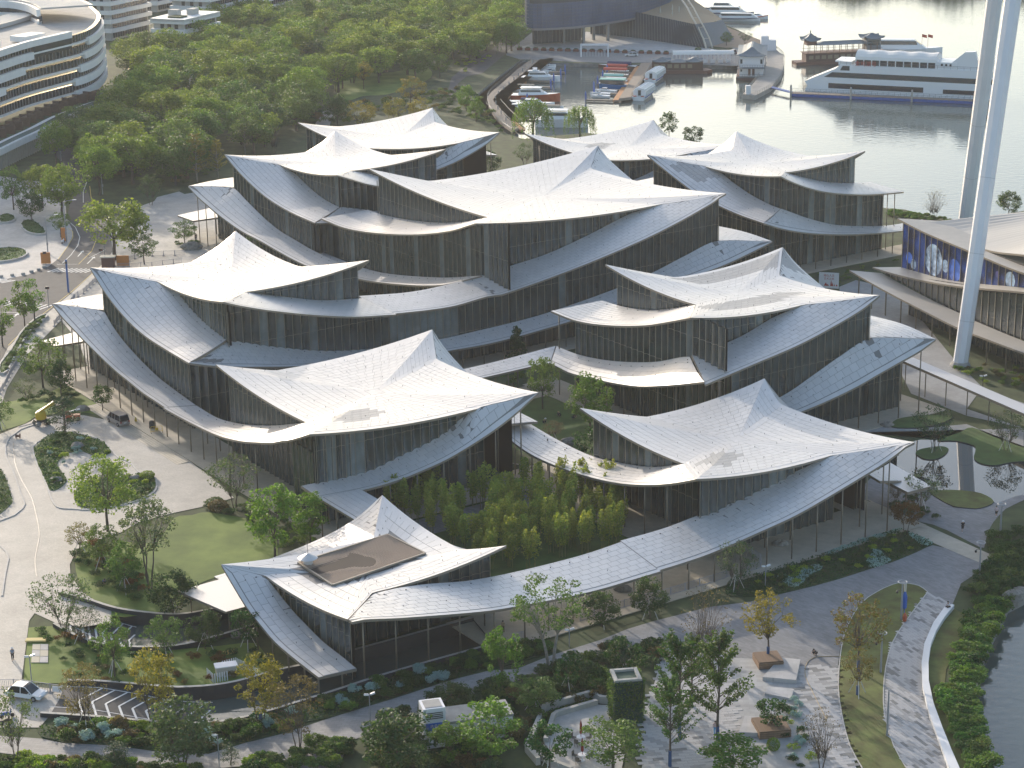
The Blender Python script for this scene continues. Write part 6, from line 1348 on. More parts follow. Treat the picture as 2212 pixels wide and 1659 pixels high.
# stepped terrace beside the channel
ST=[(-12.9,713.7),(-12.9,713.7)]
t0=[(4.7,713.4),(-1.5,682.2),(-10.5,639.4),(-10.1,621.9),(-6.0,596.9)]; t0=[(t0[i],t0[i+1]) if not isinstance(t0[i],tuple) else t0[i] for i in range(0,len(t0),1)] if isinstance(t0[0],tuple) else [(t0[i],t0[i+1]) for i in range(0,len(t0),2)]
for k in range(5):
    pts=smooth_open(offset(t0,2.4*k+.1)[:-1] if False else offset(t0,-(2.3*k)),3); inn=offset(pts,-2.3)
    b=MB(); z=-.9+.34*k
    for i in range(len(pts)-1):
        a,c,d,e=pts[i],pts[i+1],inn[i+1],inn[i]; b.quad((*a,z),(*c,z),(*d,z),(*e,z)); b.quad((*e,z),(*d,z),(*c,z),(*a,z)); b.quad((*a,z-.6),(*c,z-.6),(*c,z),(*a,z))
    b.build('terrace_step',m_paver('step_stone',(.27,.275,.28),1.2,.5,R(20),.06,.85),None,'structure')
# middle pier with finger docks
MP=[(45.1,699.8),(49.4,700.9),(37.8,632.3),(33.9,630.1)]; b=MB(); b.prism(MP,-.8,.05); mp=tag(b.build('pier',DECK),'grey pier running out between the motor boats and the glass-roofed tour boats','pier')
b=MB(); b.prism([(43.4,699),(44.9,699.5),(33.7,631),(32.0,630.6)],-1.1,-.55); b.build('floating_walkway',ODECK,mp)
b=MB()
for i in range(30): t=i/29; b.box((49.2+(37.8-49.2)*t,700.5+(632.5-700.5)*t,.6),(.07,.07,1.1))
b.bar((49.2,700.5,1.15),(37.8,632.5,1.15),.08); b.bar((49.2,700.5,.65),(37.8,632.5,.65),.05); b.build('railing',GMET,mp)
FG='floating finger docks of the boat basin'
def finger(x0,y0,x1,y1,label,post=True):
    b=MB(); b.bar((x0,y0,-.85),(x1,y1,-.85),1.2,.5); t=tag(b.build('finger_dock',DECK),label,'dock',FG)
    if post: b=MB(); b.lathe((x1,y1,-2.0),[(.28,0),(.28,3.2),(.1,3.8),(.02,4.0)],8); b.build('mooring_post',BLUEP,t)
for x0,y0,x1,y1,l in ((34,631,23.9,633.4,'finger dock nearest the open water at the middle pier'),(35.5,643,27,646,'finger dock second from the open water at the middle pier'),(36.6,650,27.2,652.5,'finger dock third from the open water at the middle pier'),(38.0,660,28.8,662.5,'finger dock fourth from the open water at the middle pier'),(40.2,672,31,674.5,'finger dock fifth from the open water at the middle pier'),(42,684,33,686,'finger dock at the quay end of the middle pier')): finger(x0,y0,x1,y1,l)
for x,y,l,ln in ((8.2,690,'finger dock by the quay on the boardwalk side',11),(6.5,681,'finger dock beside the small runabouts',11),(5.0,672,'finger dock above the large white motor yacht',10),(2.8,660,'finger dock below the large white motor yacht',11),(.3,646,'finger dock beside the canvas-covered boats',8),(-1.0,634,'finger dock above the orange-hulled yacht',7),(-1.2,622,'finger dock below the orange-hulled yacht',7),(.2,606,'finger dock nearest the willows',8)): finger(x,y,x+ln,y-2.2,l)
def boat(name,label,cat,x,y,rz,L,Bm,H=1.1,hull=GEL,cabin=None,canopy=None,group='boats moored in the marina basin',stripe=None,bow=True,deck=None):
    """motor boat: lofted hull with sheer and flared bow, optional cabin and canopy"""
    t=thing(name,label,cat,(x,y,WZ),rz,group); b=MB(); S=[]; n=9
    for i in range(n):
        u=i/(n-1); xx=-L/2+L*u; w=Bm/2*(1-(max(u-.45,0)/.55)**2.2*.97) if bow else Bm/2*(1 if .06<u<.94 else .8); sh=H*(1+.35*u*u) ; kw=w*(.72-.3*u)
        S.append([(xx,-w,sh),(xx-.0*u,-kw,-.3),(xx,kw,-.3),(xx,w,sh)])
    for i in range(n-1):
        for j in range(3): b.quad(S[i][j],S[i+1][j],S[i+1][j+1],S[i][j+1],0)
        b.quad(S[i][3],S[i+1][3],S[i+1][0],S[i][0],1)
    b.quad(*S[0][::-1],mi=0); b.quad(*S[-1],mi=0); h=b.build('hull',[hull,deck or GEL],t)
    if stripe is not None:
        b=MB()
        for i in range(n-1):
            for j in (0,3): 
                a,c=S[i][j],S[i+1][j]; o=-.03 if j==0 else .03; b.quad((a[0],a[1]+o,a[2]-.1),(c[0],c[1]+o,c[2]-.1),(c[0],c[1]+o,c[2]-.42),(a[0],a[1]+o,a[2]-.42))
        b.build('stripe',stripe,h)
    if cabin:
        x0,x1,hh=cabin; z=H*1.05; b=MB(); w=Bm*.36
        V=[(L*x0,-w,z),(L*x1,-w*.75,z+.15),(L*x1,w*.75,z+.15),(L*x0,w,z)]; T=[(L*x0+.05*L,-w*.8,z+hh),(L*(x1-.17),-w*.62,z+hh),(L*(x1-.17),w*.62,z+hh),(L*x0+.05*L,w*.8,z+hh)]
        for i in range(4): j=(i+1)%4; b.quad(V[i],V[j],T[j],T[i])
        b.quad(*T); c=b.build('cabin',GEL,t); b=MB()
        for i in range(4):
            j=(i+1)%4; P=[np.array(q) for q in (V[i],V[j],T[j],T[i])]; m0=P[0]*.55+P[3]*.45; m1=P[1]*.55+P[2]*.45; cen=sum(P)/4; e=(cen-np.array((L*(x0+x1)/2,0,cen[2]))); e=e/max(np.linalg.norm(e),.1)*.04
            q=[m0+(m1-m0)*.08+e,m1+(m0-m1)*.08+e,P[2]*.85+P[1]*.15+(m0-m1)*.08*0+e,P[3]*.85+P[0]*.15+e]; b.quad(*[tuple(v) for v in q])
        b.build('window',GLS,c)
    if canopy:
        x0,x1,z0,hh,mm=canopy; b=MB(); k=6; w=Bm*.48; 
        for i in range(k):
            a0,a1=math.pi*i/k,math.pi*(i+1)/k
            p=[(L*x0,-w*math.cos(a0),z0+hh*math.sin(a0)),(L*x1,-w*math.cos(a0),z0+hh*math.sin(a0)),(L*x1,-w*math.cos(a1),z0+hh*math.sin(a1)),(L*x0,-w*math.cos(a1),z0+hh*math.sin(a1))]; b.quad(*p)
        b.poly([(L*x0,-w*math.cos(math.pi*i/k),z0+hh*math.sin(math.pi*i/k)) for i in range(k+1)][::-1]); b.poly([(L*x1,-w*math.cos(math.pi*i/k),z0+hh*math.sin(math.pi*i/k)) for i in range(k+1)])
        c=b.build('canopy',mm,t)
        if z0>H+.4:
            b=MB()
            for xx in (x0+.02,(x0+x1)/2,x1-.02):
                for s in (-1,1): b.bar((L*xx,s*w*.95,H*.9),(L*xx,s*w*.95,z0+.05),.09)
            b.build('canopy_post',GMET,c)
    return t
rq=R(-12)
boat('motorboat','small open runabout nearest the quay corner','boat',13.5,702.5,rq,6.2,2.0,.8,cabin=(-.1,.2,.6)); boat('motorboat','white runabout second from the quay corner','boat',13.1,697.9,rq,6.2,2.0,.8,cabin=(-.1,.25,.6)); boat('motorboat','low white boat above the large white yacht','boat',12.0,693.4,rq,5.8,2,.8,stripe=NAVY)
boat('motorboat','white boat with hard top just behind the large yacht','boat',10.3,689.1,rq,7.2,2.4,1.0,cabin=(-.3,.1,1.0)); 
y=boat('motor_yacht','large white motor yacht with sleek flybridge pointing at the open basin','yacht',11.0,673.4,rq,12.6,3.8,1.5,cabin=(-.34,.26,1.5),stripe=None)
b=MB(); b.box((-2.4,0,3.35),(3.6,2.4,.25)); b.box((-2.0,0,3.7),(1.2,2.0,.6)); b.build('flybridge',GEL,y); b=MB(); b.tube([(2,-1.6,2.6),(5.4,-.6,2.75),(6.2,0,2.8),(5.4,.6,2.75),(2,1.6,2.6)],.05,5); b.build('bow_rail',GMET,y)
boat('motorboat','slim white boat with mast beside the boardwalk bend','boat',4.3,662.5,rq,6,2,.8,cabin=(-.3,.2,.5)); boat('motorboat','black-hulled boat under a tan canvas cover','boat',6.1,656.3,rq,8,2.5,1,hull=BLK,canopy=(-.35,.3,1.2,.8,TAN)); boat('motorboat','grey open boat in the shadow of the tan covered one','boat',6.6,651.1,rq,7.4,2.3,.9,cabin=(-.2,.2,.7)); boat('motorboat','boat wrapped in a pale canvas roll','boat',3.3,647.7,rq,5.4,2,.8,canopy=(-.4,.4,.9,.5,TAN))
y=boat('motor_yacht','big yacht with an orange hull and raked cabin','yacht',8.8,635.6,rq,15,4.2,2.0,hull=ORH,cabin=(-.36,.24,1.7)); b=MB(); b.box((-1.5,0,4.2),(6.5,2.8,.2)); b.build('hard_top',GEL,y)
boat('motorboat','boat under a navy canvas in front of the orange-hulled yacht','boat',5.2,629.0,rq,10,3,1.2,canopy=(-.1,.4,1.5,.8,NAVY)); boat('motorboat','white cruiser with long foredeck near the willows','boat',8.3,623.6,rq,12,3.4,1.4,cabin=(-.3,.2,1.2)); boat('motorboat','cream covered boat closest to the larger willow','boat',12.3,618.7,rq,9,2.8,1.1,canopy=(-.4,.4,1.2,.6,TAN)); boat('motorboat','low white boat partly behind the willow','boat',2.5,619.9,rq,8,2.6,1.0,cabin=(-.2,.2,.9))
y=boat('motor_yacht','large pale grey yacht half hidden between the two willows','yacht',15.6,591.5,rq,15,4.4,2.3,cabin=(-.4,.25,2.0)); b=MB(); b.box((-1.5,0,4.9),(6,3,.2)); b.build('hard_top',GEL,y)
# boats on the pier side
rz2=R(166)
boat('barge','old timber barge with two navy covered rolls','boat',37.0,697.6,rz2,13,3.2,1.0,hull=BROWNB,canopy=(-.35,.25,1.5,.9,NAVY)); boat('pleasure_boat','open boat with a red canopy on posts','boat',35.2,679.8,rz2,9,3,.9,hull=TAN,canopy=(-.45,.4,2.4,.7,REDC)); boat('pleasure_boat','second red-canopied boat, further from the viewer','boat',36.2,687.3,rz2,8,2.8,.9,hull=TAN,canopy=(-.45,.4,2.4,.7,REDC)); boat('pleasure_boat','boat with a mint green canopy','boat',34.1,672.5,rz2,8,2.6,.9,canopy=(-.45,.35,1.6,.6,TEAL)); boat('pleasure_boat','boat with a cream canopy beside the mint green one','boat',34.6,667.6,rz2,8,2.6,.9,canopy=(-.45,.35,1.4,.5,CANVAS)); 
y=boat('pleasure_boat','bright blue boxy tour boat with dark windows','boat',33.4,657.1,rz2,8.6,3,1.3,hull=mat('bright_blue',(.03,.17,.42),rough=.4),bow=False); b=MB(); b.box((0,0,2.1),(7.6,2.7,1.5)); c=b.build('cabin',GLS,y); b=MB(); b.box((0,0,2.95),(8.2,3,.25)); b.build('roof',TEAL,c)
boat('motorboat','white speedboat at the second finger of the middle pier','boat',30.8,649.2,rz2,7,2.2,.8,cabin=(-.1,.3,.7)); boat('motorboat','pointed white speedboat with dark seats','boat',28.9,644.8,rz2,6.4,2.0,.7,cabin=(-.05,.25,.5)); boat('motorboat','low white speedboat nearest the end of the middle pier','boat',28.7,640.6,rz2,6,2.0,.6,cabin=(-.1,.2,.4))
def tour(x,y,rz,label):
    t=boat('tour_boat',label,'tour boat',x,y,rz,17,4.2,1.2,group=None,stripe=BLUEH); b=MB(); k=6; w=1.9
    gl=mat('tour_glass',(.30,.33,.33),rough=.15)
    prof=[(-w,1.3),(-w,2.7),(-w*.8,3.3),(0,3.6),(w*.8,3.3),(w,2.7),(w,1.3)]
    for i in range(6): (a,za),(c,zc_)=prof[i],prof[i+1]; b.quad((-7,a,za),(5,a,za),(5,c,zc_),(-7,c,zc_))
    g=b.build('glass_cabin',gl,t); b=MB()
    for i in range(11):
        x_=-7+i*1.2; b.tube([(x_,a,z) for a,z in prof],.09,4)
    for a,z in prof[1:-1]: b.bar((-7,a,z),(5,a,z),.09)
    b.poly([(-7,a,z) for a,z in prof]); b.poly([(5,a,z) for a,z in prof][::-1]); b.build('white_frame',GEL,g); b=MB(); b.box((-7.1,0,2.2),(.1,.9,1.6)); b.build('rear_door',GLS,g)
    for s in (-1,1): b=MB(); b.lathe((-7.9,s*1.2,1.2),[(.55,0),(.55,.2)],10); b.build('life_ring',ORH,t)
    return t
tour(42.6,641.3,R(72),'glass-roofed white tour boat nearer the open water'); tour(48.3,673.6,R(72),'glass-roofed white tour boat closer to the quay')
def hip(b,x0,x1,y0,y1,z,h,over=.8,lift=.5,n=4,inset=.35):
    """swept hipped roof with lifted corners"""
    X0,X1,Y0,Y1=x0-over,x1+over,y0-over,y1+over; cx,cy=(X0+X1)/2,(Y0+Y1)/2
    ring=[]
    for (ax,ay),(bx,by) in (((X0,Y0),(X1,Y0)),((X1,Y0),(X1,Y1)),((X1,Y1),(X0,Y1)),((X0,Y1),(X0,Y0))):
        for i in range(6): t=i/6; ring.append((ax+(bx-ax)*t,ay+(by-ay)*t,z+lift*abs(2*t-1)**3))
    rx=max((X1-X0)-(Y1-Y0),0)/2*.9; ry=max((Y1-Y0)-(X1-X0),0)/2*.9
    def top(p,f):
        tx=min(max(p[0],cx-rx),cx+rx); ty=min(max(p[1],cy-ry),cy+ry); return (p[0]+(tx-p[0])*f,p[1]+(ty-p[1])*f,p[2]*(1-f)+(z)*f+h*f**1.7)
    lv=[0,.35,.65,.93]
    for a,c in zip(lv,lv[1:]):
        for i in range(len(ring)): j=(i+1)%len(ring); b.quad(top(ring[i],a),top(ring[j],a),top(ring[j],c),top(ring[i],c))
    b.poly([top(p,.93) for p in ring]); b.poly([(p[0],p[1],p[2]-.12) for p in ring][::-1])
    for i in range(len(ring)): j=(i+1)%len(ring); b.quad((ring[i][0],ring[i][1],ring[i][2]-.12),(ring[j][0],ring[j][1],ring[j][2]-.12),ring[j],ring[i])
# houseboat
t=thing('houseboat','two-storey white houseboat with blue-grey tiled roof moored at the curved pier','houseboat',(79.5,676,WZ),R(-8)); b=MB(); b.box((0,4,.35),(9.6,24,1.3)); b.build('hull',BROWNB,t); b=MB(); b.box((0,4,4.3),(7.6,21,6.6)); w_=b.build('wall',SIGNW,t)
b=MB(); hip(b,-3.8,3.8,-6.6,14.6,7.6,2.6,1.0,.5); b.build('roof',SLATE,t)
for z in (1.0,4.0):
    b=MB()
    for yy in (-8.2,): 
        b.bar((-4.4,yy,z+1.0),(4.4,yy,z+1.0),.1); b.bar((-4.4,yy,z+.3),(4.4,yy,z+.3),.08)
        for i in range(12): b.bar((-4.4+i*.8,yy,z),(-4.4+i*.8,yy,z+1.0),.07)
    for s in (-1,1): b.bar((s*4.4,-8.2,z+1.0),(s*4.4,14,z+1.0),.08); [b.bar((s*4.4,-8+i*2.0,z),(s*4.4,-8+i*2.0,z+1.0),.07) for i in range(11)]
    b.box((0,-7.4,z-.1),(9,1.8,.2)); b.build('balcony',mat('grey_rail',(.16,.18,.20),rough=.6),t)
for x,z,w,h in ((-3.2,5.9,.7,1.4),(3.2,5.9,.7,1.4),(-.6,2.6,.8,2.4),(.7,2.6,.8,2.4),(-3.2,3.0,.5,.7)): b=MB(); b.box((x,-6.55,z),(w,.1,h)); b.build('window',GLS if h<2 else BROWNB,w_)
for s in (-1,1):
    for i in range(6): b=MB(); b.box((s*3.82,-3.5+i*3.2,5.8),(.08,1.2,1.4)); b.build('window',GLS,w_)
# chinese barge and pavilion boat
def cboat(label,x,y,rz,L,pav,hh=1.0):
    t=thing('pavilion_boat',label,'pavilion boat',(x,y,WZ),rz); b=MB(); b.prism([(-L/2,-2.6),(L*.42,-2.6),(L/2,0),(L*.42,2.6),(-L/2,2.6)],-.3,1.1); b.build('hull',BROWNB,t); b=MB(); b.box((-L*.02,0,2.4),(L*.76,4.6,2.6)); w=b.build('cabin',mat('dark_red_timber',(.10,.055,.04),rough=.6),t)
    for i in range(int(L*.7/2.2)):
        for s in (-1,1): b=MB(); b.box((-L*.37+i*2.2+.8,s*2.33,2.5),(1.5,.08,1.2)); b.build('window',mat('lattice_window',(.20,.17,.12),rough=.4),w)
    return t
t=cboat('brown timber boat with two upturned slate roofs lying along the quay','0',0,0,0,()) if False else cboat('brown timber boat with two upturned slate roofs lying along the quay',56.7,686.5,R(-6),22,())
b=MB(); hip(b,-8,-3.5,-2.2,2.2,3.9,1.4,.8,.6); hip(b,3,7.0,-2.2,2.2,3.9,1.4,.8,.6); hip(b,-3.2,2.6,-2.0,2.0,3.75,.8,.5,.1); b.build('roof',SLATE,t)
t=cboat('double-deck pleasure boat with two pagoda roofs and dark verandas on the lake',107.8,698.9,R(14),34,()) ; t.location=(113.2,702.5,WZ); t.rotation_euler=(0,0,R(10))
b=MB(); b.box((0,0,3.85),(28,5.4,.2)); b.build('deck',BROWNB,t); b=MB()
for i in range(12):
    for s in (-1,1): b.bar((-13+i*2.2,s*2.4,3.9),(-13+i*2.2,s*2.4,6.6),.16)
for s in (-1,1): b.bar((-13.5,s*2.6,4.9),(13,s*2.6,4.9),.08)
b.build('veranda_post',BROWNB,t); b=MB(); hip(b,-10,9,-2.4,2.4,6.6,1.0,.6,.1); b.build('veranda_roof',SLATE,t); b=MB(); b.box((-11.5,0,7.3),(3.4,3.4,1.6)); b.build('tower',BROWNB,t); b=MB(); hip(b,-13.4,-9.6,-1.9,1.9,8.0,2.6,1.0,1.0); b.lathe((-11.5,0,10.4),[(.15,0),(.22,.5),(.03,1.1)],8); b.build('tower_roof',SLATE,t)
b=MB(); b.box((10,0,6.0),(5,4.6,4.2)); c=b.build('rear_cabin',mat('grey_rail',(.16,.18,.20)),t); b=MB(); b.box((10,-2.35,6.6),(4,.1,1.6)); b.build('window',GLS,c); b=MB(); hip(b,7.4,12.6,-2.4,2.4,8.0,1.8,1.0,1.0); b.build('rear_roof',SLATE,t)
# cruise ferry
fx,fy=121.4,640.2; fr=math.atan2(629.8-650,144.3-96.3); Lf=58
t=thing('cruise_ferry','long white two-deck cruise ferry with white tensile canopy and black window bands','ferry',(96.3+(144.3-96.3)*.52,650+(629.8-650)*.52,WZ),fr)
b=MB(); h=Lf/2; prof=[(-h,0),(-h+.8,1.8),(-h,3.2),(-h+9.5,7.4),(-h+11,8.7),(h,8.7),(h,-.4),(-h+4,-.4)]
w=5.0; n=len(b.v); A=[(x,-w,z) for x,z in prof]; Bq=[(x,w,z) for x,z in prof]
b.poly(A); b.poly(Bq[::-1])
for i in range(len(prof)): j=(i+1)%len(prof); b.quad(A[j],A[i],Bq[i],Bq[j])
b.build('hull',GEL,t)
for s in (-1,1):
    b=MB(); b.poly([(-h+6.0,s*5.03,4.7),(-h+8.6,s*5.03,6.3),(h,s*5.03,6.3),(h,s*5.03,4.7)][::-s]); b.build('upper_window_band',GLS,t); b=MB(); b.poly([(-h+7.5,s*5.03,1.3),(-h+7.5,s*5.03,2.9),(8,s*5.03,2.9),(8,s*5.03,1.3)][::-s]); b.build('lower_window_band',GLS,t); b=MB(); b.poly([(14,s*5.03,1.3),(14,s*5.03,2.6),(26,s*5.03,2.6),(26,s*5.03,1.3)][::-s]); b.build('aft_window_band',GLS,t)
    b=MB(); b.poly([(-h+11,s*5.03,7.0),(-h+11.8,s*5.03,8.4),(-h+14,s*5.03,8.4),(-h+14,s*5.03,7.0)][::-s]); b.build('bridge_window',GLS,t)
b=MB(); b.box((-h+12.4,0,9.2),(4.0,9.4,1.1)); b.box((-h+10.2,0,9.6),(2.0,8,.5)); b.build('bridge_roof',GEL,t)
cp=MB(); N=24
for i in range(N):
    x0,x1=-13.5+25*i/N,-13.5+25*(i+1)/N; r=lambda x:1+.06*math.cos((x+13.5)/25*2*math.pi*4)
    for k in range(8):
        a0,a1=math.pi*(k)/8,math.pi*(k+1)/8; cp.quad(*[(x,-4.4*math.cos(a),10.4+2.5*math.sin(a)*r(x)) for x,a in ((x0,a0),(x1,a0),(x1,a1),(x0,a1))])
cp.poly([(-13.5,-4.4*math.cos(math.pi*k/8),10.4+2.5*math.sin(math.pi*k/8)) for k in range(9)]); cp.poly([(11.5,-4.4*math.cos(math.pi*k/8),10.4+2.5*math.sin(math.pi*k/8)) for k in range(9)][::-1]); cp.build('tensile_canopy',CANVAS,t,smooth=True)
b=MB(); b.box((-1,0,9.5),(24.6,8.2,2.0)); sal=b.build('saloon',GLS,t); b=MB()
for i in range(11):
    for s in (-1,1): b.box((-13.3+i*2.46,s*4.2,9.6),(.3,.25,2.0))
b.build('saloon_frame',GEL,sal); b=MB(); b.box((14.5,0,9.6),(6,8.6,2.2)); b.poly([(16,-4,10.6),(20,-4,14),(23,-4,14.2),(24.5,-4,8.6),(16,-4,8.6)]); b.poly([(16,-2.2,10.6),(20,-2.2,14),(23,-2.2,14.2),(24.5,-2.2,8.6),(16,-2.2,8.6)][::-1]); b.quad((16,-4,10.6),(16,-2.2,10.6),(20,-2.2,14),(20,-4,14)); b.quad((20,-4,14),(20,-2.2,14),(23,-2.2,14.2),(23,-4,14.2)); b.quad((23,-4,14.2),(23,-2.2,14.2),(24.5,-2.2,8.6),(24.5,-4,8.6)); b.build('funnel_fin',GEL,t)
for i in range(3): b=MB(); b.box((13.2+i*1.3,-4.35,9.9),(.6,.08,.7)); b.build('window',GLS,t)
b=MB()
for i in range(24): b.bar((-h+11+i*2,-4.9,8.7),(-h+11+i*2,-4.9,9.7),.06)
b.bar((-h+11,-4.9,9.7),(h,-4.9,9.7),.07); b.bar((-h+11,-4.9,9.25),(h,-4.9,9.25),.05); b.build('deck_rail',GMET,t)
b=MB(); [b.bar((24.5,s*4.4,8.7),(24.5,s*4.4,12.2),.2) for s in (-1,1)]; [b.bar((28.8,s*4.4,8.7),(28.8,s*4.4,12.2),.2) for s in (-1,1)]
for i in range(6): b.bar((24.5+i*.9,-4.4,12.2),(24.5+i*.9,4.4,12.2),.15)
b.bar((24.5,-4.4,12.2),(29,-4.4,12.2),.25); b.bar((24.5,4.4,12.2),(29,4.4,12.2),.25); b.build('pergola',GEL,t)
FERRY=t
# pontoon
t=thing('pontoon','long blue pontoon with railings in front of the cruise ferry','pontoon',(0,0,0)); P0,P1=Vector((87.3,637.8,-.8)),Vector((143,617.2,-.8)); b=MB(); b.bar(P0,P1,3.0,.9); b.build('float',BLUEH,t); b=MB(); b.bar(P0+Vector((0,0,.5)),P1+Vector((0,0,.5)),3.2,.12); b.build('deck',DECK,t); b=MB()
dd=(P1-P0).normalized(); nn=Vector((-dd.y,dd.x,0))
for s in (-1.5,1.5):
    for i in range(34): q=P0+dd*i*1.75+nn*s; b.bar(q+Vector((0,0,.5)),q+Vector((0,0,1.6)),.07)
    b.bar(P0+nn*s+Vector((0,0,1.6)),P1+nn*s+Vector((0,0,1.6)),.07); b.bar(P0+nn*s+Vector((0,0,1.1)),P1+nn*s+Vector((0,0,1.1)),.05)
b.build('railing',GMET,t)
for i in range(26): q=P0+dd*(1+i*2.2)-nn*1.56; b=MB(); b.box((q.x,q.y,-.72),(1.5,.1,.5),math.atan2(dd.y,dd.x)); b.build('blue_panel',BLUEP,t)
for i in range(4): q=P0+dd*(.3+i*18.5)-nn*1.9; b=MB(); b.lathe((q.x,q.y,-2),[(.3,0),(.3,4.2),(.1,4.5)],8); b.build('pile',CONC,t)
b=MB(); b.bar((82,648,-.1),tuple(P0+Vector((0,0,.6))),1.6,.25); b.build('gangway',BLUEH,t)
# curved stone pier on the right
PR=[(71.9,634.1),(75.4,631.2),(82.1,646.1),(88,668),(91.5,687.4),(94.4,711.8),(93.5,729),(88,730),(88.9,718.8),(86.6,694.0),(81.6,670.9),(76.5,650)]; b=MB(); b.prism(PR,-2.5,.1); t=tag(b.build('stone_pier',m_paver('pier_paving',(.33,.31,.28),1.5,1.5,R(15),.06,.7)),'curved stone pier with railings running out beside the houseboat','pier')
b=MB()
for ring in ([(75.4,631.2),(82.1,646.1),(88,668),(91.5,687.4),(94.4,711.8),(93.5,729)],[(71.9,634.1),(76.5,650),(81.6,670.9),(86.6,694),(88.9,718.8)]):
    q=smooth_open(ring,3); b.tube([(x,y,1.15) for x,y in q],.07,4); b.tube([(x,y,.65) for x,y in q],.05,4)
    for x,y,a in at_len(q,2.2): b.box((x,y,.6),(.09,.09,1.1))
b.build('railing',CONC,t)
b=MB(); b.box((73.6,634.2,1.4),(1.5,1.5,2.6)); b.build('kiosk_box',SIGNW,t)
tg=thing('ticket_booth','white booth cluster at the land end of the curved pier','booth',(92.3,716.5)+(.1,) if False else (90.6,724,.1)); 
for x,z,h in ((-1.2,0,5.0),(1.4,0,3.6)): b=MB(); b.box((x,0,h/2),(2.6,3,h)); b.build('booth_box',SIGNW,tg)
# far boats
for x,y,l,ln,cn in ((87.9,828.4,'long low white tour boat moored beyond the tan paved point',20,(-.4,.35,2.2)),(89.9,811.6,'white boat with arched windows at the railing of the tan paved point',17,(-.45,.45,1.8)),(98.1,816.8,'red and blue speedboat lying furthest right of the far moored boats',8,(-.2,.2,.8)),(87.4,844.8,'white cabin boat at the far end of the distant mooring',14,(-.3,.3,1.8))): boat('tour_boat',l,'boat',x,y,R(-14),ln,4,1.2,cabin=cn,group='boats moored beyond the tan point',stripe=NAVY if ln>10 else REDC)
y=boat('motor_yacht','white motor yacht with red flags behind the pagoda boat','yacht',136.2,715.5,R(-12),26,6,2.4,cabin=(-.4,.3,3.2),group=None); 
for i in range(2): b=MB(); b.bar((6+i*2,0,3),(6+i*2,0,7.5),.1); b.quad((6+i*2,0,7.5),(7.6+i*2,.2,7.1),(7.6+i*2,.2,6.1),(6+i*2,0,6.5)); b.build('flag',REDC,y)
# quay furniture
t=thing('white_portal','white rectangular portal frame with railing on the marina quay','portal',(30.2,715.5+(0,)) if False else (0,0,0)); x0,y0=25.5,715.3; x1,y1=34.7,714.4
b=MB(); b.bar((x0,y0,0),(x0,y0,4.4),.5); b.bar((x1,y1,0),(x1,y1,4.4),.5); b.bar((x0-.25,y0,4.3),(x1+.25,y1,4.3),.6); b.build('frame',SIGNW,t); b=MB()
for i in range(10): q=i/9; b.bar((x0+(x1-x0)*q,y0+1,0),(x0+(x1-x0)*q,y0+1,1.8),.1)
b.build('railing',SIGNW,t)
t=thing('covered_walkway','white vaulted canvas walkway on posts along the quay','walkway',(0,0,0)); x0,y0=55.6,699.6; x1,y1=76.0,698.7; b=MB(); n=16
for i in range(n):
    f0,f1=i/n,(i+1)/n
    for k in range(5):
        a0,a1=math.pi*k/5,math.pi*(k+1)/5
        P=[(x0+(x1-x0)*f,y0+(y1-y0)*f-1.8*math.cos(a),2.9+1.2*math.sin(a)) for f,a in ((f0,a0),(f1,a0),(f1,a1),(f0,a1))]; b.quad(*P)
b.build('canvas_roof',CANVAS,t); b=MB()
for i in range(n+1):
    for s in (-1.75,1.75): b.bar((x0+(x1-x0)*i/n,y0+s+(y1-y0)*i/n,0),(x0+(x1-x0)*i/n,y0+s+(y1-y0)*i/n,3.0),.12)
b.build('post',SIGNW,t); 
for i in range(0,n,2): b=MB(); b.box((x0+(x1-x0)*(i+.5)/n,y0-1.7,.6),(1.6,.1,1.2)); b.build('panel',SIGNW,t)
PLB=mat('planter_brown',(.16,.055,.035),rough=.8)
for i in range(19):
    x,y=4.6,734.0; xb,yb=54.9,718.6; f=i/18; t=thing('planter_box','brown flower trough in the row along the marina promenade','planter',(x+(xb-x)*f,y+(yb-y)*f,.1),R(-5),'flower troughs along the marina promenade'); b=MB(); b.box((0,0,.4),(1.9,.7,.8)); b.build('trough',PLB,t); o=link('flowers',shrub_mesh('dark',0),t); o.scale=(.85,.4,.5); o.location=(0,0,.7)

# ================================================================ ramps, walls, street furniture, people, vehicles
from mathutils.geometry import tessellate_polygon
DKW=mat('dark_retaining_wall',(.035,.036,.038),rough=.75,noise=.15,nscale=.8); COP=mat('coping_stone',(.38,.37,.345),rough=.8,noise=.1,nscale=1); RAMPF=mat('ramp_floor',(.06,.06,.062),rough=.85,noise=.15,nscale=.8); WLINE=mat('white_line',(.66,.66,.65),rough=.7)
def resample(pts,n):
    L=[0]; 
    for a,c in zip(pts,pts[1:]): L.append(L[-1]+math.dist(a,c))
    o=[]; 
    for i in range(n):
        t=L[-1]*i/(n-1); k=max(j for j in range(len(L)-1) if L[j]<=t+1e-9); f=(t-L[k])/max(L[k+1]-L[k],1e-6); o.append((pts[k][0]+(pts[k+1][0]-pts[k][0])*f,pts[k][1]+(pts[k+1][1]-pts[k][1])*f))
    return o
R1I=smooth_open([(-53.1,224.8),(-49.6,224.6),(-44.5,223.8),(-39.5,222.8),(-33.7,223.8),(-28.5,227.2),(-26.1,228.0),(-20.9,231.7),(-12.8,236.8),(-5.3,241.6),(-2.7,238.0)] if False else [],2) if False else None
def PT(*a): return [(a[i],a[i+1]) for i in range(0,len(a),2)]
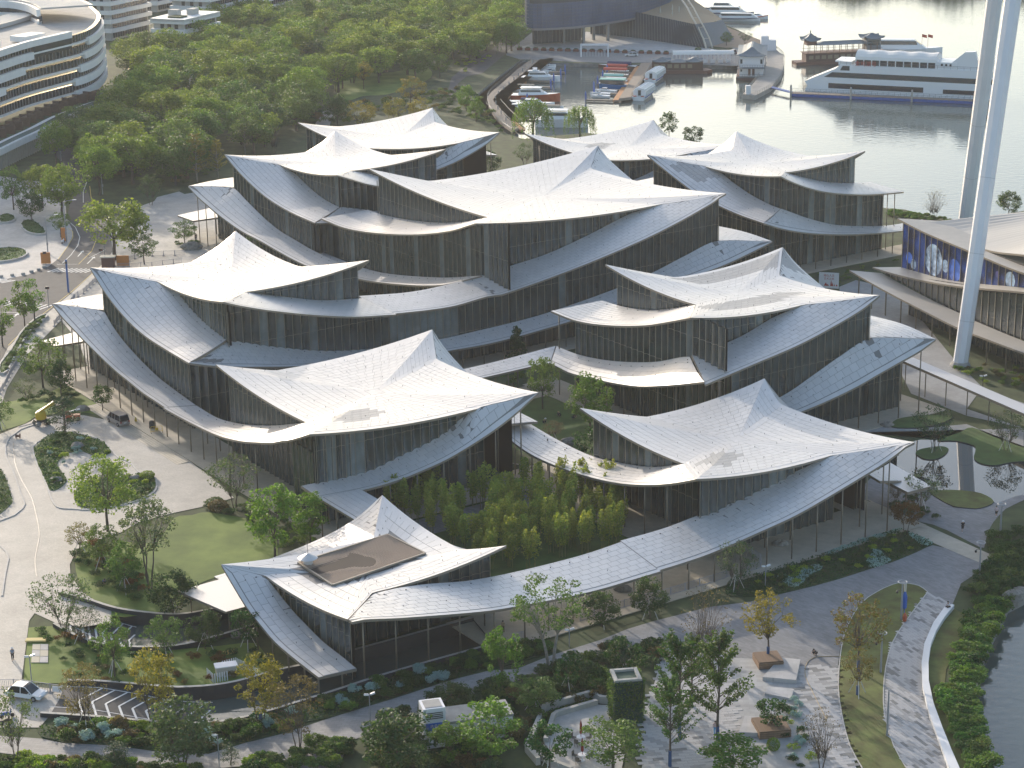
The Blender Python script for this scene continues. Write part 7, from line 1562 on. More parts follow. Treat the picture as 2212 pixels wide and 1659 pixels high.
R1I=smooth_open(PT(-53.2,225.2,-49.7,224.9,-44.5,223.8,-39.5,222.8,-33.7,223.8,-28.5,227.2,-26.1,228.2,-20.9,231.7,-12.8,236.8,-5.3,241.6),3); R1O=smooth_open(PT(-54.6,217.1,-48.8,216.1,-41.4,214.5,-35.0,213.9,-30.5,215.5,-24.3,219.6,-21.6,221.5,-15.7,225.9,-7.9,230.9,-2.7,234.1),3)
R2I=smooth_open(PT(-59.8,252.1,-55.7,249.6,-51.9,246.8,-48.5,245.3,-43.5,244.1,-40.1,245.0,-36.0,247.3,-32.5,248.7),3); R2O=smooth_open(PT(-58.1,242.3,-55.1,239.0,-51.8,236.4,-48.1,235.0,-43.8,234.8,-40.5,235.5,-36.6,238.1,-32.6,241.3),3)
HOLES=[]
def trench(inn,out,zend,label,n=40):
    a=resample(inn,n); c=resample(out,n); t=thing('ramp',label,'ramp',(0,0,0)); z=[.0+(zend)*(max(0,i/(n-1)-.08)/.92)**1.05 for i in range(n)]
    b=MB()
    for i in range(n-1): b.quad((*c[i],z[i]),(*c[i+1],z[i+1]),(*a[i+1],z[i+1]),(*a[i],z[i]))
    b.build('ramp_floor',RAMPF,t)
    for nm,l,s in (('inner_wall',a,1),('outer_wall',c,-1)):
        b=MB(); 
        for i in range(n-1): q=((*l[i],z[i]-.1),(*l[i+1],z[i+1]-.1),(*l[i+1],.55),(*l[i],.55)); b.quad(*(q if s>0 else q[::-1]))
        o2=offset(l,-.45 if s>0 else .45)
        for i in range(n-1): q=((*o2[i],-.2),(*o2[i+1],-.2),(*o2[i+1],.55),(*o2[i],.55)); b.quad(*(q[::-1] if s>0 else q))
        w=b.build(nm,DKW,t); b=MB()
        for i in range(n-1): q=((*l[i],.56),(*l[i+1],.56),(*o2[i+1],.56),(*o2[i],.56)); b.quad(*(q[::-1] if s<0 else q)); 
        b.build('coping',COP,w)
    q=[(*a[-1],zend-.1),(*c[-1],zend-.1),(*c[-1],.3),(*a[-1],.3)]; b=MB(); b.quad(*q); b.build('end_wall',DKW,t)
    b=MB(); W_=.16
    def fp(s,f):
        k=min(int(s),n-2); g=s-k; A=[a[k][j]+(a[k+1][j]-a[k][j])*g for j in (0,1)]; Cc=[c[k][j]+(c[k+1][j]-c[k][j])*g for j in (0,1)]; zz=z[k]+(z[k+1]-z[k])*g
        return (A[0]+(Cc[0]-A[0])*f,A[1]+(Cc[1]-A[1])*f,zz+.03)
    def ln(p,q,w=.13):
        d=Vector(q)-Vector(p); nn=Vector((-d.y,d.x,0)).normalized()*w; b.quad(tuple(Vector(p)-nn),tuple(Vector(q)-nn),tuple(Vector(q)+nn),tuple(Vector(p)+nn))
    for i in range(n-1): ln(fp(i,.07),fp(i+1,.07),.08); ln(fp(i,.93),fp(i+1,.93),.08); (ln(fp(i,.72),fp(i+1,.72),.06) if i<n*.34 else None)
    st=2.0
    while st<n-3: ln(fp(st+1.2,.07),fp(st,.5)); ln(fp(st,.5),fp(st+1.2,.93)); st+=1.15
    b.build('chevron_marking',WLINE,t,'stuff'); HOLES.append(a+c[::-1]); return t
trench(R1I,R1O,-5.2,'lower ramp with white chevrons curving down in front of the foremost pavilion'); trench(R2I,R2O,-3.6,'upper ramp with white chevrons half hidden by trees, left of the foremost pavilion',28)
# the ground sheet is cut open over the ramps
go=bpy.data.objects['ground']; old=go.data; outer=LAY['land']; rings=[[Vector((x,y,0)) for x,y in outer]]+[[Vector((x,y,0)) for x,y in h] for h in HOLES]
allp=[p for r in rings for p in r]; tri=tessellate_polygon(rings); b=MB(); b.v=[(p.x,p.y,-.04) for p in allp]
for t_ in tri:
    p,q,r=[allp[i] for i in t_]; f=tuple(t_) if (q-p).cross(r-p).z>0 else tuple(t_[::-1]); b.f.append(f); b.mi.append(0)
k=len(outer)
for i in range(k): j=(i+1)%k; b.quad((*outer[i],-4),(*outer[j],-4),(*outer[j],-.04),(*outer[i],-.04),1)
me=bpy.data.meshes.new('ground'); me.from_pydata(b.v,[],b.f); me.materials.append(G_SOIL); me.materials.append(QUAY); me.polygons.foreach_set('material_index',b.mi); go.data=me
# ---- canopies and covered walkway
def canopy(name,label,pts,z,th,posts,fas=FASCIA):
    t=thing(name,label,'canopy',(0,0,0)); P=[W(u,v)[:2] for u,v in pts]; b=MB(); b.prism(P,z-th,z,0,1); o=b.build('roof',[TILE,fas],t)
    for u,v in posts: x,y,_=W(u,v); c=MB(); c.tube([(x,y,0),(x,y,z-th)],.09,8); c.build('column',COLUMN,t)
    return t
canopy('flat_canopy','small flat canopy at the right corner of the right front pavilion',[(33,-43.5),(38.5,-41.5),(36.2,-52.2),(31.8,-52)],4.2,.45,[(33,-50.5),(36,-50.5),(34,-46),(37.4,-44.5)])
canopy('flat_canopy','low pale canopy left of the foremost pavilion',[(-66,-21.5),(-58.5,-21),(-59.5,-31),(-64,-31)],3.2,.3,[(-63.4,-30.5),(-61,-30.3),(-65,-23)])
canopy('flat_canopy','low pale canopy at the far left corner of the left three-tier pavilion',[(-37.5,95),(-30,97),(-31.2,90.2),(-36.9,90.5)],4.3,.35,[(-36.4,91),(-33.5,90.7),(-36.8,94),(-31.5,92),(-31.5,95.5),(-33.5,95.5)])
canopy('flat_canopy','low pale canopy at the left corner of the rear left three-tier pavilion',[(26.2,173.5),(35.2,175.8),(33.8,166),(26.5,166.2)],4.3,.35,[(27,166.8),(30,166.6),(27,172),(33,168),(33.5,174)])
wk=thing('covered_walkway','long grey-roofed covered walkway running right from the three-tier pavilion by the pond','walkway',(0,0,0)); b=MB(); b.prism([(65.2,338.8),(68.2,338.6),(90,292.5),(87,291.5)],4.05,4.5,0,1); b.build('roof',[TILE,FASCIA],wk)
for i in range(9):
    for dx in (0,): f=(i+.3)/9; x,y=66.6+(88.2-66.6)*f,337.5+(292.5-337.5)*f; b=MB(); b.tube([(x-.9,y-.4,0),(x-.9,y-.4,4.1)],.09,8); b.build('column',COLUMN,wk)
# ---- bench wall, walk pavers, platforms
bn=LAY['bench']; b=MB(); b.prism(bn,0,.55); tag(b.build('bench_wall',mat('bench_white',(.70,.69,.68),rough=.6,noise=.05,nscale=.5)),'long white curved bench wall along the lakeside walk','bench')
PAVS=[mat('paver_pale',(.40,.39,.385),rough=.8,noise=.08,nscale=1.5),mat('paver_mid',(.30,.295,.29),rough=.8,noise=.08,nscale=1.5),mat('paver_dark',(.19,.19,.185),rough=.8,noise=.08,nscale=1.5)]
def pave(parent,poly,ang,w,l,z,th,pick,limit=300,gap=.025,name='paving_slab',box=None):
    """individual slabs on a base; the ones nearest the viewer as single objects"""
    ca,sa=math.cos(ang),math.sin(ang); cx=sum(p[0] for p in poly)/len(poly); cy=sum(p[1] for p in poly)/len(poly); Q=[((x-cx)*ca+(y-cy)*sa,-(x-cx)*sa+(y-cy)*ca) for x,y in poly]
    x0,x1,y0,y1=min(q[0] for q in Q),max(q[0] for q in Q),min(q[1] for q in Q),max(q[1] for q in Q); cells=[]; j=0; y=y0
    while y<y1:
        x=x0-(l/2 if j%2 else 0)-l
        while x<x1:
            c=(x+l/2,y+w/2)
            if in_poly(c[0],c[1],Q): cells.append((c,pick(j,int((x-x0)/l))))
            x+=l
        y+=w; j+=1
    cells.sort(key=lambda c:(cx+c[0][0]*ca-c[0][1]*sa)**2+(cy+c[0][0]*sa+c[0][1]*ca)**2)
    base=[]
    for k_ in range(3):
        q=MB(); q.box((0,0,z+th/2),(l-gap,w-gap,th)); me_=bpy.data.meshes.new(name); me_.from_pydata(q.v,[],[f for f in q.f[1:]]); me_.materials.append(PAVS[k_]); base.append(me_)
    rest=MB(); n=0
    for (c,k_) in cells:
        X,Y=cx+c[0]*ca-c[1]*sa,cy+c[0]*sa+c[1]*ca
        if n<limit: o=link(name,base[k_],parent); o.location=(X,Y,0); o.rotation_euler=(0,0,ang); n+=1
        else: rest.box((X,Y,z+th/2),(l-gap,w-gap,th),ang,k_)
    if rest.v: rest.build(name+'s',PAVS,parent,'stuff')
rp_=random.Random(5)
def pk(p): return lambda j,i: 2 if rp_.random()<p[0] else (1 if rp_.random()<p[1] else 0)
base=bpy.data.objects['curved_walk_base']; pave(base,LAY['boardwalk'],R(112),.42,1.25,.03,.03,pk((.10,.28)))
base=bpy.data.objects['pale_paving_base']; pave(base,[p for p in PT(33.7,227.4,32.8,220.6,32.2,211.7,32.0,200.3,37.0,200.1,36.5,206.5,36.8,214.0,37.4,221.2,38.5,226.8)],R(10),.6,1.5,.015,.03,lambda j,i:(0,1,0,2)[(j+(i%2))%4] if rp_.random()<.8 else 0)
pave(base,[p for p in PT(18.0,231.5,16.2,222.7,14.3,216.2,13.1,202.2,19.2,201.3,24.3,207.0,25.8,220.8,25.2,230.4)],R(8),.6,1.2,.015,.03,pk((.05,.3)),limit=120)
def platform(pts,z0,z1,label,nm='stone_platform',m=None,cat='platform'):
    b=MB(); b.prism(pts,z0,z1); return tag(b.build(nm,m or m_paver('platform_stone',(.42,.41,.405),1.0,1.0,R(8),.05,.8)),label,cat)
platform(PT(28.9,223.3,31.7,228.6,34.0,227.9,32.7,222.3),0,.5,'pale stone platform right of the upper timber planter'); platform(PT(28.7,219.3,29.2,221.1,32.2,220.2,31.5,217.7),0,.35,'smaller pale stone platform behind the lower timber planter')
platform(PT(24.6,209.3,25.7,213.3,29.2,212.5,28.0,208.8),0,.5,'stepped stone platform left of the lower timber planter')
TIMB=mat('warm_timber',(.21,.135,.085),rough=.7,noise=.2,nscale=2)
def planter(cx,cy,s,label,rz):
    t=thing('timber_planter',label,'planter',(cx,cy,0),rz); b=MB(); b.box((0,0,.45),(s-.1,s-.1,.9)); b.build('box',mat('timber_dark',(.10,.06,.04),rough=.8),t); n=int(s/.24)
    q=MB(); q.box((0,0,.94),(s,.21,.06)); me_=bpy.data.meshes.new('plank'); me_.from_pydata(q.v,[],q.f); me_.materials.append(TIMB)
    for i in range(n): o=link('plank',me_,t); o.location=(0,-s/2+.12+i*(s/n),0)
    q=MB(); q.box((0,0,0),(s+.02,.05,.2)); m2=bpy.data.meshes.new('side_board'); m2.from_pydata(q.v,[],q.f); m2.materials.append(TIMB)
    for a in range(4):
        for k_ in range(3): o=link('side_board',m2,t); o.location=(math.sin(a*math.pi/2)*s/2,-math.cos(a*math.pi/2)*s/2,.2+k_*.26); o.rotation_euler=(0,0,a*math.pi/2)
planter(30.1,227.9,3.0,'upper square timber planter holding the golden-green tree',R(8)); planter(28.3,210.3,3.6,'lower square timber planter holding the small dark tree',R(8))
# ---- walled terrace, ivy tower, kiosk
tw=thing('walled_terrace','polygonal stone terrace with a double low wall and pale paving at the bottom','terrace',(0,0,0)); OUTW=PT(2.2,203.2,1.0,206.3,3.1,216.2,8.6,219.6,9.7,218.1,10.5,217.9); INW=PT(4.3,204.4,3.5,207.7 if False else (2.9,209.7),4.1,214.8,9.2,217.8)  if False else PT(3.1,208.4,4.1,214.4,4.5,215.0,9.2,217.8); 
def wallline(name,pts,w,h,m,parent):
    b=MB(); L=offset(pts,w/2); Rr=offset(pts,-w/2)
    for i in range(len(pts)-1):
        a,c,d,e=L[i],L[i+1],Rr[i+1],Rr[i]; s=len(b.v); b.v+=[(*a,0),(*c,0),(*d,0),(*e,0),(*a,h),(*c,h),(*d,h),(*e,h)]
        for f in ((4,5,6,7),(7,6,5,4),(0,1,5,4),(2,3,7,6),(1,2,6,5),(3,0,4,7)): b.f.append(tuple(s+x for x in f)); b.mi.append(0)
    b.f=[f for i,f in enumerate(b.f) if i%6!=1]; b.mi=b.mi[:len(b.f)]
    return b.build(name,m,parent)
b=MB(); b.poly([(x,y,.05) for x,y in PT(3.4,202.5,2.3,205.8,3.1,208.7,4.1,214.4,9.2,217.6,10.5,217.4,10.9,210.8,11.7,205.4,11.0,201.0,5.1,200.6)][::-1]); b.build('terrace_floor',P_LIGHT,tw)
wallline('outer_wall',OUTW,.5,.9,COP,tw); wallline('inner_wall',INW,.5,.6,COP,tw); wallline('front_wall',PT(1.0,206.3,3.4,203.6,5.8,201.5),.5,.6,COP,tw)
cover('ground_cover',PT(1.4,206.8,3.1,215.7,8.5,219.3,9.3,218.0,4.3,215.1,3.1,209.4),'bright',60,.3,.18,31)
IV=thing('ivy_tower','square tower covered in ivy netting with an open pale rim','tower',(12.3,214.2,0),R(8)); h=5.2; b=MB(); b.box((0,0,h/2),(3.3,3.3,h)); b.build('shaft',mat('mesh_green',(.03,.07,.05),rough=.8),IV); b=MB()
for s in (-1,1): b.box((s*1.35,0,h+.1),(.4,3.1,.35)); b.box((0,s*1.35,h+.1),(2.4,.4,.35))
b.build('rim',COP,IV); rg=np.random.default_rng(3); C=[]
for s in range(4):
    a=s*math.pi/2; u=rg.uniform(-1.7,1.7,900); zz=h*rg.random(900)**.8+.1; o_=1.68+.22*rg.random(900); C.append(np.stack([u*math.cos(a)-o_*math.sin(a),u*math.sin(a)+o_*math.cos(a),zz],1))
link('ivy',quads_mesh('ivy',leaves(np.concatenate(C),rg,.22),LF['mid']),IV)
KI=thing('kiosk','white square kiosk tower with louvres and a blue sign, with a low annex','kiosk',(-9.4,208.8,0),R(14)); b=MB(); b.box((0,0,2.4),(2.5,2.5,4.8)); kb=b.build('tower',SIGNW,KI); b=MB(); b.box((0,0,4.82),(1.9,1.9,.06)); b.build('roof_pebbles',CONC,kb)
for i in range(4): b=MB(); b.box((0,-1.27,3.6+i*.22),(1.9,.05,.1)); b.build('louvre',PIN,kb)
b=MB(); b.box((.1,-1.28,2.6),(2.2,.06,.9)); sg=b.build('blue_sign',mat('sign_blue',(.02,.12,.50),rough=.5),KI)
def text(body,parent,loc,rot,size,m,name='lettering'):
    fc=bpy.data.curves.new(name,'FONT'); fc.body=body; fc.size=size; fc.align_x='CENTER'; fc.align_y='CENTER'; fc.extrude=.004; o=bpy.data.objects.new('tmp',fc); col.objects.link(o); dg=bpy.context.evaluated_depsgraph_get(); me_=bpy.data.meshes.new_from_object(o.evaluated_get(dg)); bpy.data.objects.remove(o); me_.materials.clear(); me_.materials.append(m); q=link(name,me_,parent); q.location=loc; q.rotation_euler=rot; return q
text('金鸡湖号',FERRY,(-10,-5.1,9.2),(R(90),0,0),1.7,REDC,'ferry_lettering'); text('洗手间',KI,(.1,-1.33,2.68),(R(90),0,0),.42,SIGNW); b=MB(); b.box((5.2,1.0,1.25),(7.5,3.6,2.5)); an=b.build('annex',SIGNW,KI); b=MB(); b.box((5.2,1.0,2.62),(7.7,3.8,.3)); b.build('annex_roof',CONC,an)
# tables, umbrellas, chairs
UMB=mat('umbrella_red',(.28,.04,.025),rough=.8); CHR=mat('rattan',(.10,.09,.08),rough=.8)
def tableset(x,y,label,g):
    t=thing('umbrella_table',label,'table',(x,y,.05),0,g); b=MB(); b.lathe((0,0,0),[(.3,0),(.3,.05),(.05,.08),(.05,.7),(.5,.72),(.5,.76)],14); b.build('table',SIGNW,t); b=MB(); b.lathe((0,0,.76),[(.03,0),(.03,.3),(.16,.45),(.13,1.5),(.02,2.0)],10); b.build('closed_umbrella',UMB,t)
    for a in (2.6,4.2,.4): 
        c=thing('terrace_chair','dark woven chair drawn up to a round table on the walled terrace','chair',(x+.95*math.cos(a),y+.95*math.sin(a),.05),a+math.pi/2,'dark chairs of the walled terrace'); b=MB(); b.box((0,0,.42),(.48,.48,.06)); b.build('seat',CHR,c); b=MB(); b.box((0,-.23,.68),(.48,.05,.5)); b.build('backrest',CHR,c)
        for sx in (-1,1):
            for sy in (-1,1): b=MB(); b.box((sx*.2,sy*.2,.2),(.04,.04,.4)); b.build('leg',CHR,c)
tableset(7.0,208.2,'round white table with closed red umbrella, the one farther from the viewer','umbrella tables'); tableset(7.0,204.0,'round white table with closed red umbrella, the one nearer the bottom edge','umbrella tables')
# ---- lamps and poles
LMP=mat('lamp_grey',(.30,.31,.33),rough=.45,metal=.3); CAMW=mat('camera_white',(.70,.70,.72),rough=.4)
def campole(x,y,h,label,heads=2,rz=.4,m=LMP):
    t=thing('camera_pole',label,'camera pole',(x,y,0),rz); b=MB(); b.tube([(0,0,0),(0,0,h)],.06,8); b.build('pole',m,t)
    for i in range(heads): s=(-1,1)[i]; b=MB(); b.bar((s*.12,0,h-.05),(s*.62,-.15,h+.12),.22,.2); b.build('camera',CAMW,t)
campole(-57.4,225.0,3.9,'white twin camera pole on the lawn by the driveway kerb'); campole(-32.5,204.0,3.9,'thin lamp pole with small camera below the footpath',1); campole(-16.6,213.1,4.0,'white twin camera pole beside the dark wet footpath'); campole(6.5,233.5,2.4,'short twin lamp in the shrubs behind the big forked tree'); campole(32.6,251.2,3.0,'camera pole in the planting before the corridor'); campole(79.1,333.7,2.6,'twin camera post beside the covered walkway',2,.2,PIN)
def ringlamp(x,y,h,label,ring=True,cam_=True):
    t=thing('smart_lamp',label,'lamp',(x,y,0),.3); b=MB(); b.tube([(0,0,0),(0,0,h*.55),(0,0,h)],[.14,.12,.08],8); b.build('pole',LMP,t)
    if ring: b=MB(); b.tube([(.55*math.cos(a),.55*math.sin(a),h+.1) for a in np.linspace(0,2*math.pi,17)],.07,6,caps=False); b.bar((-.55,0,h+.08),(.55,0,h+.08),.06); b.build('ring_head',LMP,t)
    if cam_: b=MB(); b.bar((0,0,h*.8),(-.7,0,h*.82),.06); b.lathe((-.7,0,h*.74),[(.14,0),(.16,.25),(.05,.32)],8); b.build('camera',PIN,t)
    return t
ringlamp(61.1,253.9,4.6,'tall ring-head lamp with dome camera beside the beige path'); ringlamp(67.3,268.9,4.2,'ring-head lamp beside the glass-edged pool at the right',True,False); ringlamp(48.3,240.2,5.0,'ring-head lamp with equipment column on the grass strip'); ringlamp(43.1,225.0,5.0,'ring-head lamp in the middle of the grass strip'); ringlamp(41.0,208.8,5.6,'plain light column at the edge of the curved walk near the bottom',False,False)
t=thing('banner_post','blue furled banner post next to the ring lamp on the grass strip','banner post',(49.0,241.9,0)); b=MB(); b.lathe((0,0,0),[(.05,0),(.05,.6),(.3,.9),(.32,2.4),(.1,3.2)],8); b.build('banner',BLUEP,t); b=MB(); b.lathe((0,0,3.1),[(.16,0),(.2,1.0),(.1,1.1)],8); b.build('sensor',CREAM,t)
t=tag((lambda b:(b.lathe((0,0,0),[(.05,0),(.25,.2),(.28,.8),(.12,1.2),(.02,1.3)],8),b.build('orange_cover',ORH))[-1])(MB()),'orange covered post at the edge of the grass strip','post'); t.location=(48.6,239.4,0)
def streetlamp(x,y,h,rz,label,arm=2.2):
    t=thing('street_lamp',label,'street lamp',(x,y,0),rz); b=MB(); b.tube([(0,0,0),(0,0,h),(arm*.4,0,h+.35),(arm,0,h+.45)],[.13,.09,.07,.06],8); b.build('pole',LMP,t); b=MB(); b.box((arm+.2,0,h+.43),(.9,.3,.12)); b.build('lamp_head',CAMW,t); b=MB(); b.box((0,-.2,2.2),(.35,.3,.6)); b.build('control_box',LMP,t)
streetlamp(-100.7,442.4,8.0,R(20),'grey street lamp on the plaza beside the orange hoarding'); streetlamp(-98.7,452.7,9.0,R(15),'taller grey street lamp at the road bend kerb'); streetlamp(-99.8,502.8,6.0,R(170),'street lamp on the inner side of the road curve'); streetlamp(-118.7,546.0,7.0,R(150),'street lamp by the hotel canopy trees')
def signal(x,y,h,label,rz=0):
    t=thing('traffic_light',label,'traffic light',(x,y,0),rz); b=MB(); b.tube([(0,0,0),(0,0,h)],.07,8); b.build('pole',LMP,t); b=MB(); b.box((0,-.18,h-.1),(.75,.3,.5)); hd=b.build('signal_head',PIN,t); b=MB(); b.lathe((.2,-.36,h-.18),[(.1,0),(.1,.1)],8); b.build('lens',mat('signal_red',(.4,.02,.02),rough=.4),hd)
signal(-91.0,396.8,4.2,'pedestrian signal beside the slim street trees'); signal(-86.7,430.4,3.6,'small traffic light in front of the flat kiosk roof'); signal(-99.2,432.8,2.6,'traffic light in front of the orange hoarding on the plaza')
t=thing('blue_pole','tall blue monitoring post at the pavement edge','post',(-89.5,408.6,0)); b=MB(); b.box((0,0,3.4),(.32,.32,6.8)); b.build('post',mat('post_blue',(.05,.13,.36),rough=.5),t); b=MB(); b.box((0,-.2,6.2),(.3,.12,.5)); b.build('camera',PIN,t)
t=thing('warning_sign','yellow triangular warning sign on a tall post','sign',(-86.6,433.4,0)); b=MB(); b.tube([(0,0,0),(0,0,7.5)],.09,8); b.build('post',LMP,t); b=MB(); b.poly([(-.55,-.1,4.2),(.55,-.1,4.2),(0,-.1,5.15)]); b.build('plate',YEL,t)
HOA=mat('hoarding_orange',(.55,.20,.05),rough=.7)
for x,y,w_,h_,l in ((-82.1,429.7,2.6,2.2,'orange notice board at the fence behind the left roof'),(-99.1,432.8,2.0,2.4,'orange covered cabinet on the plaza corner'),(-99.3,453.4,1.2,3.0,'orange banner beside the street lamp at the road bend')): t=tag((lambda b:(b.box((0,0,h_/2+.1),(w_,.35,h_)),b.build('orange_board',HOA))[-1])(MB()),l,'board'); t.location=(x,y,0)
t=thing('guard_kiosk','small flat-roofed dark kiosk by the crossing','kiosk',(-85.1,429.1,0)); b=MB(); b.box((0,0,1.1),(2.6,1.4,2.2)); b.build('body',BROWNB,t); b=MB(); b.box((0,0,2.3),(3.2,2.0,.2)); b.build('roof',CREAM,t)
# ---- fences
FEN=mat('fence_grey',(.26,.27,.30),rough=.6)
def fence(pts,label,h=1.1,step=.22,post=2.4,m=FEN,sign=None):
    t=thing('railing_fence',label,'fence',(0,0,0)); b=MB()
    for x,y,a in at_len(pts,step): b.box((x,y,h*.5),(.035,.035,h*.8),a)
    for z in (.15,h): 
        for p,q in zip(pts,pts[1:]): b.bar((*p,z),(*q,z),.06)
    b.build('bars',m,t,'stuff')
    for x,y,a in [(pts[0][0],pts[0][1],0)]+at_len(pts,post): q=MB(); q.box((x,y,h*.55),(.1,.1,h*1.1),a); q.box((x,y,.05),(.5,.5,.1),a); q.build('post',m,t)
    return t
fence(PT(8.1,241.0,10.6,243.0,14.3,245.5,20.0,248.9,27.6,254.1,28.8,255.5),'grey railing under the outer edge of the corridor roof'); fence(PT(28.8,255.5,31.0,257.3,31.9,260.2) if False else PT(30.8,256.2,32.7,257.5,33.1,259.5,31.9,263.0),'grey railing turning the corner by the thin staked tree')
fence(PT(-87.7,340.5,-87.8,344.9,-88.4,351.8,-88.7,357.8,-89.3,363.9),'grey railing along the west pavement near the wide loose tree'); fence(PT(-87.2,383.3,-87.1,389.2,-87.2,403.7,-86.2,406.9,-85.4,418.0),'grey railing between pavement and the left three-tier pavilion'); fence(PT(-83.8,429.6,-81.3,434.3,-80.1,437.9,-70.3,438.5),'grey railing in the forecourt behind the left roof, upper run'); fence(PT(-82.8,427.7,-76.4,427.9,-69.9,431.7),'grey railing in the forecourt right above the left roof')
fe=fence(PT(-61.8,224.6,-58.5,224.5,-53.2,222.6),'grey railing in front of the parked white car'); b=MB(); x,y=-53.9,222.7; b.box((x,y-.1,.7),(1.1,.05,.7),R(-8)); b.build('notice',SIGNW,fe)
fence(PT(-0.3,235.4,0.9,236.0),'short railing by the trench end')
t=thing('picket_fence','white picket fence around the equipment behind the ramp','fence',(0,0,0))
for pts in (PT(-37.0,226.9,-35.9,225.0,-34.3,225.7),PT(-35.5,228.4,-33.8,229.5,-30.8,226.3)):
    for x,y,a in at_len(pts,.3): b=MB(); b.box((x,y,.6),(.14,.04,1.2),a); b.build('picket',CAMW,t)
t=thing('equipment_box','white flat-topped cabinet inside the picket fence','cabinet',(-34.7,227.4,0),R(15)); b=MB(); b.box((0,0,.6),(2.4,1.3,1.2)); b.build('body',CREAM,t); b=MB(); b.box((0,0,1.25),(2.7,1.5,.12)); b.build('lid',CAMW,t)
t=tag((lambda b:(b.box((0,0,.08),(1.5,.9,.12)),b.build('yellow_board',YEL))[-1])(MB()),'yellow board lying on the ground left of the front pavilion','board'); t.location=(-35.0,233.5,.05); t.rotation_euler=(0,0,R(30))
t=tag((lambda b:(b.box((0,0,.1),(2.6,.9,.2)),b.build('yellow_mat',mat('mat_yellow',(.60,.48,.20),rough=.8)))[-1])(MB()),'yellow padded mat lying beside the drive','mat'); t.location=(-59.6,237.8,.1)
for i in range(2):
    for j in range(3): t=link('stone_slab',None) if False else None
sl_=thing('slab_pad','pad of six pale stone slabs on the grass by the drive','paving pad',(0,0,0)); q0=PT(-58.9,231.4,-56.8,231.3,-57.9,236.8,-59.9,236.9)
for i in range(2):
    for j in range(3):
        f=lambda a,c:tuple((q0[0][k]*(1-a)+q0[1][k]*a)*(1-c)+(q0[3][k]*(1-a)+q0[2][k]*a)*c for k in (0,1)); b=MB(); b.prism([f(i/2+.01,j/3+.01),f(i/2+.49,j/3+.01),f(i/2+.49,j/3+.32),f(i/2+.01,j/3+.32)],.0,.1); b.build('slab',PAVS[0] if (i+j)%2 else mat('slab_warm',(.46,.42,.33),rough=.8),sl_)
# ---- road markings, bollards
mk=MB()
def line(p,q,w=.15,z=.024):
    d=Vector((q[0]-p[0],q[1]-p[1],0)); n=Vector((-d.y,d.x,0)).normalized()*w/2; mk.quad((p[0]-n.x,p[1]-n.y,z),(q[0]-n.x,q[1]-n.y,z),(q[0]+n.x,q[1]+n.y,z),(p[0]+n.x,p[1]+n.y,z))
def zebra(a,c,n,ln,ang,w=.45):
    for i in range(n): t=i/(n-1); x,y=a[0]+(c[0]-a[0])*t,a[1]+(c[1]-a[1])*t; line((x-math.cos(ang)*ln/2,y-math.sin(ang)*ln/2),(x+math.cos(ang)*ln/2,y+math.sin(ang)*ln/2),w)
zebra((-96.4,427.2),(-88.4,426.1),9,3.6,R(60)); zebra((-101.5,401.4),(-91.7,397.1),10,3.6,R(60)); zebra((-107.6,419.4),(-103.8,418.0),5,3.2,R(40))
for pts in (PT(-103.3,475.8,-99.5,467.0,-96.6,457.2,-95.5,449.2,-95.3,440.2,-95.7,432.8),PT(-102.8,493.6,-105.3,506.5,-106.6,518.2),PT(-90.8,437.4,-88.6,444.8),PT(-100.0,394.0,-94.7,393.2),PT(-96.7,432.2,-92.2,432.0)):
    for p,q in zip(pts,pts[1:]): line(p,q,.16)
for p in ((560,285),(650,330),(95,735),(600,100)):
    pass
for (x,y),(x2,y2) in ((PT(-93.5,438.8,-93.4,442.8)),(PT(-90.2,432.2,-89.9,437.1)),(PT(-96.7,387.8,-96.3,391.8))): 
    line((x,y),(x2,y2),.25); d=Vector((x2-x,y2-y,0)).normalized(); n=Vector((-d.y,d.x,0)); mk.poly([(x2+n.x*.5,y2+n.y*.5,.025),(x2-n.x*.5,y2-n.y*.5,.025),(x2+d.x*1.6,y2+d.y*1.6,.025)][::-1])
mk.build('road_marking',PAINT,None,'structure'); mk=MB()
for pts in (PT(-101.1,466.4,-99.3,462.8,-98.2,457.3,-97.6,448.6,-97.3,436.6),PT(-92.3,453.5,-91.4,443.7,-92.0,431.9),PT(-87.3,426.2,-88.9,409.2,-90.9,394.5,-92.4,382.6,-93.1,370.4),PT(-104.9,513.0,-102.1,499.8,-100.2,491.8)):
    for p,q in zip(pts,pts[1:]): line(p,q,.15)
mk.build('yellow_road_line',YEL,None,'structure')
for i,(x,y) in enumerate(PT(-106.2,421.9,-104.1,422.9,-102.0,423.7,-100.7,425.7,-99.5,427.3,-98.8,429.4,-108.3,421.2)): t=tag((lambda b:(b.lathe((0,0,0),[(.42,0),(.45,.2),(.42,.42),(.1,.46)],10),b.build('stone_bollard',CONC))[-1])(MB()),'squat round stone bollard on the plaza edge by the crossing','bollard','stone bollards along the plaza edge'); t.location=(x,y,0)
